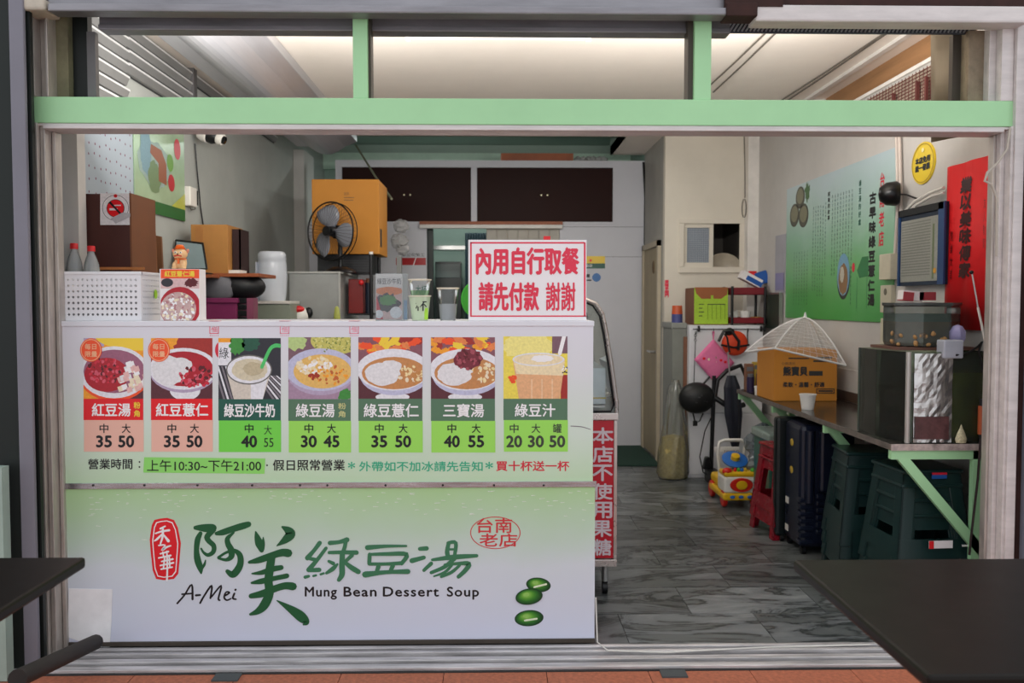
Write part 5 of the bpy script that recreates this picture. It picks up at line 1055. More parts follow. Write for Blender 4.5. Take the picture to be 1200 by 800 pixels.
# pot holder
q = [at(x, y, Y=yr-.02) for x, y in ((836, 398), (860, 425), (838, 448), (814, 421))]
ph = thing('pot_holder', 'pink quilted square pot holder hung by a corner on the fridge', 'pot holder', (q[0].x, yr-.02, q[2].z))
n_ = 10; vs = []
for i in range(n_+1):
    for j in range(n_+1):
        p = q[0].lerp(q[1], i/n_).lerp(q[3].lerp(q[2], i/n_), j/n_); p.y -= .008*math.sin(PI*i/n_)*math.sin(PI*j/n_)+.002*math.cos(i*PI)*math.cos(j*PI); vs.append(p)
MB().add(vs, [(i*(n_+1)+j, i*(n_+1)+j+1, (i+1)*(n_+1)+j+1, (i+1)*(n_+1)+j) for i in range(n_) for j in range(n_)]).b('quilted_pad', M('pink_cotton', 'e276a4', .8, var=.1, scale=20), ph, smooth=True, solid=.008)
MB().tube(q+[q[0]], .005).tube([q[0], at(835, 388, Y=yr-.02), at(837, 388, Y=yr-.02), q[0]], .004).b('binding', M('pink_cotton', 'e276a4'), ph)
P = Print(Frame((0, yr-.034, 0), (1, 0, 0), (0, 0, 1), (0, -1, 0)))
for x, y in ((825, 420), (831, 421), (838, 424), (845, 422), (850, 424), (838, 419)): P.ell(x, y, 1.8, 1.6, random.choice([RED, LEAF, CREAM]), 1, n=8)
P.b('flower_print', ph)
# chain / cord on the left of fridge
ch_ = thing('hanging_chain', 'dark chain and cord hanging at left edge of fridge front', 'chain', (at(815, 400, Y=yr-.02).x, yr-.02, at(813, 450, Y=yr).z))
for k in range(4): 
    c_ = at(815, 390+k*2.8, Y=yr-.02); MB().tube([(c_.x+.008*math.cos(t*PI/4)*(1 if k % 2 else .3), c_.y+.006*math.cos(t*PI/4)*(0 if k % 2 else 1), c_.z+.012*math.sin(t*PI/4)) for t in range(8)], .0025, 5, True).b('link', dark, ch_)
MB().tube([at(815, 400, Y=yr-.02), at(814, 425, Y=yr-.02), at(813, 455, Y=yr-.02)], .003).b('cord', dark, ch_)
# orange and black bag
ob = thing('orange_bag', 'round orange bag with black straps hanging on the fridge rail', 'bag', (at(860, 402, Y=yr-.06).x, yr-.06, at(860, 418, Y=yr).z))
oc_ = at(861, 402, Y=yr-.06)
MB().ell(oc_, (.105, .05, .10), 20, 12).b('bag_body', M('orange_red_fabric', 'd8421c', .6, var=.08), ob, smooth=True)
MB().tube([at(842, 400, Y=yr-.11), at(848, 388, Y=yr-.11), at(857, 387, Y=yr-.12), at(866, 400, Y=yr-.12), at(865, 410, Y=yr-.12)], .012, 8).tube([at(845, 404, Y=yr-.12), at(860, 407, Y=yr-.13), at(878, 404, Y=yr-.09)], .008, 8).b('strap', dark, ob, smooth=True)
MB().ell(at(855, 389, Y=yr-.07), (.04, .03, .035), 12, 8).b('black_flap', dark, ob, smooth=True)
MB().tube([at(876, 385, Y=yr-.02), at(876, 404, Y=yr-.05)], .005).b('hang_cord', dark, ob)
# helmet
hl = thing('black_helmet', 'black helmet with chin strap hanging on the fridge front', 'helmet', (at(817, 467, Y=yr-.1).x, yr-.1, at(817, 490, Y=yr-.1).z))
hc = at(816.5, 466, Y=yr-.09); m_ = MB(); m_.ell(hc, (.145, .09, .125), 24, 14); m_.v = [(x, min(y, hc.y+.055), z) for x, y, z in m_.v]
m_.b('shell', M('matte_black_shell', '1a1b1c', .45, var=.15, scale=25), hl, smooth=True)
for k in range(7): 
    t = k*.9-2.7; MB().ell((hc.x+.02*k-.06, hc.y-.088+.004*abs(k-3), hc.z+.03*math.cos(k*1.7)), (.012, .006, .006), 8, 5).b('vent', M('grey_vent', '3a3b3d', .5), hl)
MB().tube([at(812, 484, Y=yr-.08), at(815, 496, Y=yr-.09), at(820, 493, Y=yr-.09), at(824, 484, Y=yr-.08)], .006).b('chin_strap', dark, hl); MB().box(*sorted([at(812, 499, Y=yr-.09).x, at(817, 499, Y=yr-.09).x]), yr-.10, yr-.085, at(0, 501, Y=yr-.09).z, at(0, 495, Y=yr-.09).z).b('buckle', dark, hl)
MB().tube([at(824, 450, Y=yr-.03), at(831, 442, Y=yr-.02), at(834, 436, Y=yr-.02)], .008).b('hanging_strap', dark, hl)
# vacuum
vc = thing('vacuum_cleaner', 'black upright vacuum with curved hose leaning on the fridge', 'vacuum cleaner', (at(833, 565, Y=3.3).x, 3.3, 0)); yv = 3.36
MB().cyl((at(833, 562, Y=yv).x, yv, .05), at(837, 440, Y=yv), .017, .015, n=14).b('wand', dark, vc, smooth=True)
MB().tube([at(837, 470, Y=yv), at(841, 445, Y=yv), at(852, 434, Y=yv), at(868, 428, Y=yv), at(874, 440, Y=yv)], .017, 10).b('upper_handle', dark, vc, smooth=True)
MB().tube([at(838, 466, Y=yv), at(850, 474, Y=yv-.03), at(860, 478, Y=yv-.03), at(872, 474, Y=yv)], .022, 10).b('hand_grip', dark, vc, smooth=True)
MB().box(at(827, 560, Y=yv).x, at(840, 560, Y=yv).x, yv-.16, yv+.05, 0, .10).prism([(at(828, 0, Y=yv).x, yv-.03, .10), (at(839, 0, Y=yv).x, yv-.03, .10), (at(836, 0, Y=yv).x, yv-.03, .2), (at(831, 0, Y=yv).x, yv-.03, .2)], (0, .05, 0)).b('floor_head', dark, vc, bevel=.01)
MB().tube([at(833, 490, Y=yv), at(826, 505, Y=yv-.05), at(820, 535, Y=yv-.05), at(824, 553, Y=yv-.05), at(830, 557, Y=yv-.02)], .005).b('power_cord', dark, vc, smooth=True)
# umbrella
um = thing('folded_umbrella', 'folded black and navy umbrella with chrome tip hung right of helmet', 'umbrella', (at(862, 500, Y=3.25).x, 3.25, at(862, 545, Y=3.25).z)); yu = 3.2
MB().cyl(at(855, 440, Y=yu), at(853, 412, Y=yu), .006).b('shaft', M('brushed_steel', 'b9b9b7'), um); MB().tube([at(855, 413, Y=yu), at(852, 395, Y=yu), at(849, 391, Y=yu)], .008).b('umbrella_handle', dark, um)
q0, q1 = at(857, 440, Y=yu), at(862, 530, Y=yu); m_ = MB(); vs = []; n_ = 16
for i, (t, r_) in enumerate(((0, .03), (.15, .055), (.5, .06), (.8, .04), (1, .015))):
    c_ = q0.lerp(q1, t)
    for k in range(n_): rr = r_*(1+.18*(k % 2)); vs.append((c_.x+rr*math.cos(2*PI*k/n_), c_.y+rr*.6*math.sin(2*PI*k/n_), c_.z))
m_.add(vs, [(i*n_+k, i*n_+(k+1) % n_, (i+1)*n_+(k+1) % n_, (i+1)*n_+k) for i in range(4) for k in range(n_)]).b('folded_canopy', M('navy_black_cloth', '1c1f2c', .5, var=.3, scale=10), um)
# box on fridge
yb_ = FD+.06; a, c, zt5 = at(813.5, 360, Y=yb_).x, at(853, 360, Y=yb_).x, at(830, 337, Y=yb_).z
yg_ = thing('lime_box', 'brown carton with lime green printed front standing on the fridge', 'box', ((a+c)/2, yb_+.15, ZF)); 
MB().box(a, c, yb_, yb_+.34, ZF+.001, zt5).b('box_body', M('dull_brown_board', '7c5440', .7), yg_, bevel=.002)
FY = Frame((0, yb_-.001, 0), (1, 0, 0), (0, 0, 1), (0, -1, 0)); P = Print(FY); P.rect(813.5, 337, 853, 379.5, I('box_lime', 'a6c93c'), 1); P.poly([(814, 336.5), (853, 336.5), (852, 345), (845, 350), (822, 350), (816, 344)], M('flap_brown', '9a5a34', .6), 2); P.rect(833, 346, 836, 352, I('box_lime', 'a6c93c'), 3)
for k in range(4): P.rect(819, 356+k*4.5, 825-(k % 2)*2, 357+k*4.5, DG, 2)
for k in range(5): P.rect(829+k*5, 357, 830+k*5, 374, I('box_lime_dark', '86a82e'), 2)
P.rect(829, 356, 850, 357, DG, 2); P.b('printed_front', yg_)
# red two-tier rack
yk = FD+.05; a, c = at(856, 360, Y=yk).x, at(898, 360, Y=yk).x; z0_, z1_ = ZF+.002, at(0, 335, Y=yk).z
rr_ = thing('red_tray_rack', 'two-tier rack with dark red trays and black posts on fridge', 'rack', ((a+c)/2, yk+.12, ZF)); rdk = M('dark_red_plastic', '7d1c28', .35)
for z, h in ((z0_+.01, .05), (z1_-.07, .06)):
    MB().box(a, c, yk, yk+.25, z, z+.008).box(a, c, yk, yk+.008, z, z+h).box(a, c, yk+.242, yk+.25, z, z+h).box(a, a+.008, yk, yk+.25, z, z+h).box(c-.008, c, yk, yk+.25, z, z+h).b('tray', rdk, rr_, bevel=.003)
for x in (a+.012, c-.012):
    for y in (yk-.006, yk+.25): MB().cyl((x, y, z0_), (x, y, z1_), .011).b('post', dark, rr_)
wcup = M('white_paper_cup', 'e9e8e4', .5, var=.03)
def papercup(lab, x, y, z, r, h, tilt=0, group=None):
    t = thing('paper_cup', lab, 'cup', (x, y, z), group); R = Euler((0, tilt, 0)).to_matrix()
    MB().lathe([(.0005, 0), (r*.72, 0), (r*.98, h-.004), (r*.9, h-.004), (r*.66, .006), (.0005, .006)], (x, y, z), 22, R).b('cup_wall', wcup, t, smooth=True)
    MB().lathe([(r*.9, h-.005), (r*1.04, h-.004), (r*1.04, h+.002), (r*.9, h)], (x, y, z), 22, R).b('rim', wcup, t, smooth=True)
    return t
papercup('small white cup tilted on the lower red tray, left of the larger cup', at(861, 370, Y=yk+.06).x, yk+.06, z0_+.055, .042, .05, -.35, 'cups on the red rack'); papercup('upright white cup in the middle of the lower red tray', at(873.5, 370, Y=yk+.06).x, yk+.06, z0_+.02, .045, .09, 0, 'cups on the red rack')
tp = thing('yellow_tape_roll', 'yellow tape roll lying on the lower red tray', 'tape', (at(886, 370, Y=yk+.08).x, yk+.08, z0_+.02)); MB().lathe([(.02, 0), (.045, 0), (.045, .045), (.02, .045), (.02, 0)], (at(886, 370, Y=yk+.08).x, yk+.08, z0_+.02), 22).b('tape_ring', M('amber_tape', 'b98a2a', .3), tp, smooth=True)
# things heaped on top
wbx = thing('tissue_box', 'white and blue tissue box tilted on top of the red rack', 'box', (at(880, 328, Y=yk+.1).x, yk+.1, z1_))
q = at(879, 327, Y=yk+.08); MB().box(q.x-.09, q.x+.09, q.y-.05, q.y+.05, q.z-.035, q.z+.035, ry=math.radians(28)).b('box_body', M('white_card', 'e9e4e4'), wbx, bevel=.002); MB().box(q.x-.05, q.x+.092, q.y-.052, q.y+.0, q.z-.037, q.z-.0, ry=math.radians(28)).b('blue_panel', M('strong_blue_card', '2459a8', .4), wbx)
bbx = thing('blue_bag', 'folded strong blue packet on the red rack against right wall', 'packet', (at(893, 326, Y=yk+.1).x, yk+.12, z1_)); q = at(892, 326, Y=yk+.14); MB().box(q.x-.05, q.x+.05, q.y-.03, q.y+.03, q.z-.05, q.z+.055, ry=-.3).b('packet_body', M('strong_blue_card', '2459a8'), bbx, bevel=.006); MB().box(q.x-.10, q.x-.04, q.y-.01, q.y+.03, q.z+.01, q.z+.06).b('red_tab', red_pl, bbx, bevel=.004)
# grey cabinet beside fridge with small bits on top
YG = 3.58; a = at(787.5, 450, Y=YG).x; 
sc2 = thing('narrow_grey_cabinet', 'narrow grey cabinet squeezed between the partition edge and the fridge', 'cabinet', (a+.1, YG+.2, 0)); zz_ = at(795, 378, Y=YG).z
MB().box(a, XF0-.005, YG, YG+.40, 0, at(0, 385, Y=YG).z).b('carcass', M('grey_green_cabinet', '82857e', .5), sc2, bevel=.003); MB().box(a-.008, XF0-.005, YG-.01, YG+.4, at(0, 385, Y=YG).z, zz_).b('top_board', M('mid_grey_board', '8f918c', .5), sc2, bevel=.003)
MB().box(at(800.5, 450, Y=YG-.01).x, XF0-.002, YG-.015, YG-.003, .02, at(0, 395, Y=YG).z).b('brown_side', M('dull_brown_board', '7c5440'), sc2)
tj = thing('toy_jar', 'small jar with an orange and blue pattern on the narrow grey cabinet', 'jar', (at(794, 370, Y=YG+.05).x, YG+.05, zz_)); q = at(793.5, 366, Y=YG+.06)
MB().cyl((q.x, q.y, zz_), (q.x, q.y, zz_+.07), .045, n=18).b('blue_base', M('jar_blue', '4a4f86', .4), tj, smooth=True); MB().cyl((q.x, q.y, zz_+.07), (q.x, q.y, zz_+.14), .045, .04, n=18).b('orange_top', M('jar_orange', 'c85a34', .4), tj, smooth=True)
PFr = Frame((0, YP-.003, 0), (1, 0, 0), (0, 0, 1), (0, -1, 0))
lbs = thing('red_label', 'narrow vertical label with five red characters on partition edge', 'sticker', (at(781, 338, Y=YP).x, YP, at(0, 338, Y=YP).z)); P = Print(PFr)
for i, ch in enumerate('請隨手關門'): P.text(ch, 779.3, 328+i*4.1, 783.5, 331.6+i*4.1, NR, 1, bold=.25)
P.b('lettering', lbs)
# bowl in the serving window, cord beside it
pn = thing('large_bowl', 'large pale bowl resting on its side inside the serving window', 'bowl', (at(845, 312, Y=YP+.2).x, YP+.2, wz[1])); q = at(846, 322, Y=YP+.22)
MB().lathe([(.001, .0), (.08, .005), (.15, .05), (.17, .10), (.163, .10), (.14, .055), (.07, .015), (.001, .012)], (q.x, q.y, q.z), 30, Euler((math.radians(70), 0, 0)).to_matrix()).b('bowl_wall', M('pale_beige_bowl', 'cfc4b2', .35), pn, smooth=True)
MB().box(q.x-.2, q.x+.2, YP+.09, YP+.35, wz[1]-.03, wz[1]-.005).b('inner_sill', part_paint, pn)
hk = thing('cord_loop', 'thin cord with loop hanging down the partition beside the window', 'cord', (at(872, 220, Y=YP-.14).x, YP-.14, at(0, 256, Y=YP).z))
MB().tube([at(872, 157, Y=YP-.13), at(873, 200, Y=YP-.13), at(873, 232, Y=YP-.13)], .005).b('wire', M('grey_cable', '6b655c'), hk); c_ = at(872, 244, Y=YP-.13); MB().tube([(c_.x+.018*math.cos(t*PI/5), c_.y, c_.z+.08*math.sin(t*PI/5)) for t in range(10)], .005, 6, True).b('loop', M('grey_cable', '6b655c'), hk)
# clear bag of yellow rice on the floor
q = at(786, 558, Z=0); q.y -= .08; bgc = thing('clear_sack', 'tall clear plastic sack with pale yellow grain on the floor by the door', 'sack', (q.x, q.y, 0)); fl_ = glass('sack_film', 'f1f2ee', .90, .12)
m_ = MB(); vs = []; n_ = 20; pr = [(.001, .004), (.115, .005), (.125, .05), (.12, .2), (.10, .4), (.075, .6), (.06, .72), (.03, .80)]
for r_, z in pr:
    for k in range(n_): rr = r_*(1+random.uniform(-.09, .09)); vs.append((q.x+rr*math.cos(2*PI*k/n_)+.02*z, q.y+rr*.8*math.sin(2*PI*k/n_), z))
m_.add(vs, [(i*n_+k, i*n_+(k+1) % n_, (i+1)*n_+(k+1) % n_, (i+1)*n_+k) for i in range(len(pr)-1) for k in range(n_)]).b('film', fl_, bgc)
MB().lathe([(.001, .01), (.108, .012), (.116, .06), (.112, .24), (.09, .34), (.001, .36)], (q.x, q.y, 0), 20, sc=(1, .8)).b('grain_fill', M('pale_yellow_grain', 'c2b06c', .8, var=.3, scale=50, bump=.3), bgc, smooth=True)

# ---- wall shelf with green brackets
ZS = .80; SX = 1.745; SY0, SY1 = .24, 2.72
shf = thing('long_shelf', 'long dark glossy shelf on pale green steel brackets along right wall', 'shelf', (2.0, 1.4, ZS-.05))
MB().box(SX, WR-.025, SY0, SY1, ZS-.026, ZS).b('shelf_board', M('dark_glossy_laminate', '33302e', .16, var=.1), shf, bevel=.002)
MB().box(SX-.004, WR-.02, SY0-.004, SY0, ZS-.028, ZS+.001).b('worn_white_edge', M('worn_white_edge', 'b9aaa4', .6, var=.5, scale=25), shf)
MB().box(SX-.003, SX, SY0, SY1, ZS-.027, ZS-.001).b('front_edge', M('worn_grey_edge', '6d655f', .5, var=.4, scale=20), shf)
for k, y in enumerate((SY0+.005, 1.03, 1.90, 2.66)):
    br = MB().box(SX+.0, WR-.10, y, y+.03, ZS-.068, ZS-.028); 
    br.prism([(SX+.03, y, ZS-.068), (SX+.085, y, ZS-.068), (WR-.10, y, ZS-.44), (WR-.10, y, ZS-.505)], (0, .03, 0))
    br.box(WR-.14, WR-.10, y, y+.03, .28, ZS-.03); br.box(WR-.14, WR-.01, y+.005, y+.025, .30, .33); br.b('bracket', green_paint, shf)
# carton with net food cover
D5 = 1.93; a, c, zt6 = at(907, 440, Y=D5).x, at(981, 440, Y=D5).x, at(0, 411, Y=D5).z
sb = thing('detergent_carton', 'orange-brown carton printed with dark characters on the long shelf', 'box', ((a+c)/2, D5+.2, ZS))
MB().box(a, c, D5, D5+.36, ZS+.001, zt6).b('box_body', kraft_o, sb, bevel=.003)
P = Print(Frame((0, D5-.001, 0), (1, 0, 0), (0, 0, 1), (0, -1, 0))); INK = I('carton_ink', '3a3a3c')
P.text('熊寶貝', 918, 429.5, 946, 440, INK, 1, bold=.5); P.rect(948, 434.5, 964, 440, INK, 1); P.text('柔軟・溫馨・舒適', 917.5, 447.5, 966, 453.5, INK, 1, bold=.2); P.text('小熊洗衣', 916, 424, 932, 427.5, INK, 1); P.rect(924, 419, 948, 420.5, INK, 1); P.rect(953, 418, 975, 420, INK, 1); P.rect(953, 422, 975, 424, INK, 1)
for r in ((956.5, 455, 978, 456), (956.5, 460, 978, 461), (956.5, 455, 957.5, 461), (977, 455, 978, 461)): P.rect(*r, INK, 1)
P.rect(959, 457, 976, 459, INK, 1); P.b('lettering', sb)
apx = at(943.5, 372, Y=2.05)
cor = [at(908, 408, Y=1.80), at(991, 428, Y=1.86), Vector((at(990, 415, Y=2.3).x-.02, 2.33, at(990, 408, Y=2.3).z)), at(874, 412, Y=2.25)]
cor[2].x = min(cor[2].x, WR-.03); cor[1].x = min(cor[1].x, WR-.03)
fcv = thing('food_cover', 'white net food cover like a small tent sitting on the carton', 'food cover', (apx.x, apx.y, zt6))
net = M('white_net', 'dfe0e4', .7, alpha=.16, var=.05); rib = M('white_plastic_rib', 'e6e6e8', .4); m_ = MB(); wr_ = MB(); N_ = 10
def cov(i, u, v):       # u along side i, v from apex (0) to rim (1)
    p = cor[i].lerp(cor[(i+1) % 4], u); c_ = apx.lerp(p, v); c_.z = apx.z+(p.z-apx.z)*(v**1.6); c_.z += -.02*0
    return c_
for i in range(4):
    vs = [cov(i, u/N_, v/N_) for v in range(N_+1) for u in range(N_+1)]
    m_.add(vs, [(a_*(N_+1)+b_, a_*(N_+1)+b_+1, (a_+1)*(N_+1)+b_+1, (a_+1)*(N_+1)+b_) for a_ in range(N_) for b_ in range(N_)])
m_.b('net_panel', net, fcv, smooth=True)
for i in range(4):
    MB().tube([cov(i, 0, v/N_) for v in range(N_+1)], .005).b('rib', rib, fcv, smooth=True); MB().tube([cov(i, u/N_, 1) for u in range(N_+1)], .007).b('lace_edge', rib, fcv)
for i in range(4):
    for k in range(1, 12): wr_.tube([cov(i, u/6, k/12) for u in range(7)], .0009, 3)
    for k in range(1, 10): wr_.tube([cov(i, k/10, v/6) for v in range(1, 7)], .0008, 3)
tag(wr_.b('net_threads', rib, fcv), kind='stuff')
MB().cyl(apx, apx+Vector((0, 0, .035)), .012, .004).b('top_knob', rib, fcv)
papercup('lone white paper cup standing on the long shelf before the carton', at(946.5, 478, Y=1.50).x, 1.50, ZS+.001, .047, .088)
# clutter at the far end of the shelf
for (nm, lb, ct_, x0_, x1_, y0_, y1_, mt, dy) in (('brown_packet', 'small brown packet at the far end of the long shelf', 'packet', 873, 882, 426, 437, M('dull_brown_board', '7c5440'), 2.64), ('yellow_packet', 'small dull yellow packet behind the net cover', 'packet', 882, 894, 424, 440, M('dull_yellow', 'b3963c', .6), 2.66), ('purple_canister', 'dark purple canister at far shelf end beside the umbrella', 'canister', 875, 884, 438, 458, M('dark_purple', '2f2547', .4), 2.50), ('maroon_canister', 'maroon tin beside the side of the shelf carton', 'canister', 886, 895, 434, 466, M('maroon_tin', '5e1f2a', .4), 2.36)):
    q0, q1 = at(x0_, y1_, Y=dy), at(x1_, y0_, Y=dy); t = thing(nm, lb, ct_, ((q0.x+q1.x)/2, dy, ZS)); top_ = q1.z
    if 'canister' in nm: MB().cyl(((q0.x+q1.x)/2, dy, ZS+.001), ((q0.x+q1.x)/2, dy, top_-.02), (q1.x-q0.x)/2, n=18).b('can_body', mt, t, smooth=True); MB().cyl(((q0.x+q1.x)/2, dy, top_-.02), ((q0.x+q1.x)/2, dy, top_), (q1.x-q0.x)/2*.8, n=18).b('lid', M('grey_nylon', '6a6a70'), t)
    else: MB().box(q0.x, q1.x, dy-.03, dy+.03, ZS+.001, top_).b('packet_body', mt, t, bevel=.004); MB().box(q0.x+.004, q1.x-.004, dy-.032, dy-.03, top_-.05, top_-.02).b('packet_band', M('grey_nylon', '6a6a70'), t)
tb = thing('white_tub', 'small white lidded tub at the shelf edge beside the maroon tin', 'tub', (at(886, 458, Y=2.25).x+.01, 2.25, ZS)); q = at(890, 458, Y=2.30)
MB().cyl((q.x, 2.32, ZS+.001), (q.x, 2.32, ZS+.05), .024, .028, n=18).b('tub_body', wcup, tb, smooth=True); MB().cyl((q.x, 2.32, ZS+.05), (q.x, 2.32, ZS+.06), .03, n=18).b('tub_lid', wcup, tb, smooth=True)

# ---- aquarium
ax0, ax1, ay0, ay1, az = 1.80, 2.19, SY0+.02, SY0+.42, ZS+.405
aq = thing('aquarium', 'glass fish tank with murky green water at the near end of shelf', 'aquarium', ((ax0+ax1)/2, (ay0+ay1)/2, ZS)); gl_ = glass('aquarium_glass', 'd5ddd0', .97)
pl4 = [(ax0+.02, ay0), (ax1, ay0), (ax1, ay1), (ax0-.03, ay1), (ax0-.035, ay0+.2)]
for i in range(5):
    p, q = Vector((*pl4[i], 0)), Vector((*pl4[(i+1) % 5], 0)); n_v = (q-p).cross(Vector((0, 0, 1))).normalized()*.005
    MB().prism([(p.x, p.y, ZS+.001), (q.x, q.y, ZS+.001), (q.x, q.y, az), (p.x, p.y, az)], n_v*-1).b('glass_pane', gl_, aq)
cen = Vector(((ax0+ax1)/2, (ay0+ay1)/2))
wpl = [((x-cen.x)*.955+cen.x, (y-cen.y)*.955+cen.y) for x, y in pl4]
wm = M('murky_green_water', '77763a', .1, var=.5, scale=7, spec=.2); MB().prism([(x, y, ZS+.012) for x, y in wpl], (0, 0, .30)).b('green_water', wm, aq)
MB().prism([(x, y, ZS+.006) for x, y in wpl], (0, 0, .02)).b('gravel', M('tan_gravel', '7d6a3c', .9, var=.5, scale=60, bump=.5), aq)
for i in range(4): p = pl4[i]; MB().cyl((p[0], p[1], ZS+.002), (p[0], p[1], az), .006 if i else .011, n=8).b('corner_seal', M('silvery_sealant', 'b9b4ae', .3, .3) if i == 0 else M('dark_green_glass_edge', '37443a', .3), aq)
foil = M('crinkled_foil', 'c9c6c4', .22, .9, var=.3, scale=9, bump=.4)
m_ = MB(); n1, n2 = 10, 18; fx0, fx1 = ax0+.045, ax0+.215
m_.add([(fx0+(fx1-fx0)*i/n1, ay0-.004-.003*random.random(), ZS+.005+(az-ZS-.012)*j/n2) for j in range(n2+1) for i in range(n1+1)], [(j*(n1+1)+i, j*(n1+1)+i+1, (j+1)*(n1+1)+i+1, (j+1)*(n1+1)+i) for j in range(n2) for i in range(n1)]).b('foil_sheet', foil, aq, label='crinkled silver foil taped to the front pane')
MB().box(ax0+.05, ax0+.20, ay0-.012, ay0-.009, ZS+.02, ZS+.12).b('rusty_patch', M('faded_red_patch', '5c3a3a', .5, var=.5, scale=20), aq)
def blob(root, name, c_, r_, m__, n=10): MB().ell(c_, r_, n, 6).b(name, m__, root, smooth=True)
sh_ = at(1126, 505, Y=SY0-.0); cs2 = thing('spotted_shell', 'small cream spotted cone shell standing on the shelf before the aquarium', 'shell', (sh_.x, SY0+.0, ZS)); 
MB().lathe([(.001, 0), (.022, .003), (.026, .02), (.018, .045), (.008, .065), (.001, .085)], (at(1125.5, 505, Y=SY0+.012).x, SY0+.026-.02, ZS+.002), 16, sc=(1, .5)).b('shell_body', M('spotted_cream_shell', 'd8cfa8', .4, var=.5, scale=90), cs2, smooth=True)
oj = at(1150, 500, Y=.16); os_ = thing('orange_bottle', 'orange cylinder standing beside the right door jamb on the shelf', 'bottle', (oj.x, .2, ZS)); xx = at(1150.5, 500, Y=SY0+.0).x
MB().cyl((xx, SY0+.0, at(0, 512, Y=SY0).z), (xx, SY0+.0, at(0, 478, Y=SY0).z), .017, n=16).b('orange_sleeve', M('orange_sleeve', 'b5562c', .5), os_, smooth=True); MB().cyl((xx, SY0+.0, ZS+.002), (xx, SY0+.0, at(0, 470, Y=SY0).z), .012, n=12).b('core', dark, os_, smooth=True)
# lid board and upper jar
lb = MB().box(ax0+.03, ax1+.01, ay0+.12, ay1+.02, az+.001, az+.014); lb.b('lid_board', M('brown_lid_board', '6d4b40', .5), aq)
jx, jy, jz, jr = 2.005, ay0+.27, az+.015, .165; jt = at(1088, 356, Y=jy).z
jb = thing('plastic_tank', 'round clear plastic tank with shells and water on top of the aquarium', 'tank', (jx, jy, jz)); jg = glass('scratched_plastic', 'c2c7c2', .90, .12)
MB().lathe([(.001, .002), (jr*.96, .003), (jr, .02), (jr, (jt-jz)*.9), (jr*.97, jt-jz)], (jx, jy, jz), 8, Euler((0, 0, PI/8)).to_matrix()).b('tank_wall', jg, jb)
MB().lathe([(jr*.97, jt-jz-.012), (jr*1.04, jt-jz-.006), (jr*1.04, jt-jz+.006), (.001, jt-jz+.008)], (jx, jy, jz), 8, Euler((0, 0, PI/8)).to_matrix()).b('tank_lid', glass('scratched_lid', '8f9593', .8, .15), jb)
MB().lathe([(.001, .004), (jr*.93, .005), (jr*.93, .125), (.001, .125)], (jx, jy, jz), 8, Euler((0, 0, PI/8)).to_matrix()).b('dim_water', M('dim_brown_water', '7a7058', .1, var=.4, scale=8), jb)
MB().lathe([(jr*.95, .115), (jr*.95, .15), (jr*.9, .15)], (jx, jy, jz), 8, Euler((0, 0, PI/8)).to_matrix()).b('teal_band', M('teal_band', '3c6a5c', .4), jb)
for k in range(26):
    t = random.uniform(0, 2*PI); rr = jr*.93; z = jz+.01+random.random()*.055
    MB().ell((jx+rr*math.cos(t), jy-abs(rr*math.sin(t)), z), (.013, .009, .009), 8, 5, Euler((0, random.random()*3, 0)).to_matrix()).b('shell', M(random.choice(['shell_orange', 'shell_tan', 'shell_brown']), {'shell_orange': 'b8743e'}.get('', 'b08450'), .5), jb, smooth=True)
wd = thing('white_filter', 'white plastic pump box hung on the aquarium corner', 'pump', (at(1114, 395, Y=ay0).x, ay0, az)); a, c = at(1104, 395, Y=ay0).x, at(1127, 395, Y=ay0).x
MB().box(a, c, ay0-.02, ay0+.05, at(0, 421, Y=ay0).z, at(0, 399, Y=ay0).z).b('pump_case', M('white_grey_plastic', 'a9adb8', .35), wd, bevel=.006); MB().tube([at(1120, 416, Y=ay0-.02), at(1135, 413, Y=ay0), at(1146, 406, Y=ay0), at(1151, 400, Y=ay0), at(1147, 412, Y=ay0), at(1150, 425, Y=ay0), at(1154, 440, Y=ay0)], .005).b('pump_cord', dark, wd, smooth=True)
MB().ell((c+.035, ay0+.1, az+.07), (.035, .04, .05), 7, 5).b('lilac_bag', M('lilac_plastic_film', 'a9a3cf', .25, alpha=.7, var=.2), wd, smooth=True)
# hanging cord and rod
hc_ = thing('electric_cable', 'dark electric cable hanging down in front of the green bracket', 'cord', (at(1142, 580, Y=.2).x, .2, .3)); MB().tube([at(1149, 515, Y=.2), at(1146, 560, Y=.2), at(1139, 620, Y=.2), at(1136, 650, Y=.2)], .005).b('wire', M('brown_black_cord', '2c1c1c', .5), hc_)
rod = thing('antenna_rod', 'thin metal rod leaning before the red banner', 'rod', (at(1147, 350, Y=.18).x, .18, at(0, 402, Y=.18).z)); MB().tube([at(1139, 320, Y=.235), at(1146, 360, Y=.235)], .0035).b('lower_rod', M('brushed_steel', 'b9b9b7'), rod); MB().tube([at(1146, 360, Y=.235), at(1155, 402, Y=.235), at(1169, 524, Y=.235)], .005).b('upper_rod', M('white_enamel', 'e6e2da'), rod); blob(rod, 'rod_tip', at(1138.5, 319, Y=.235), .009, dark)

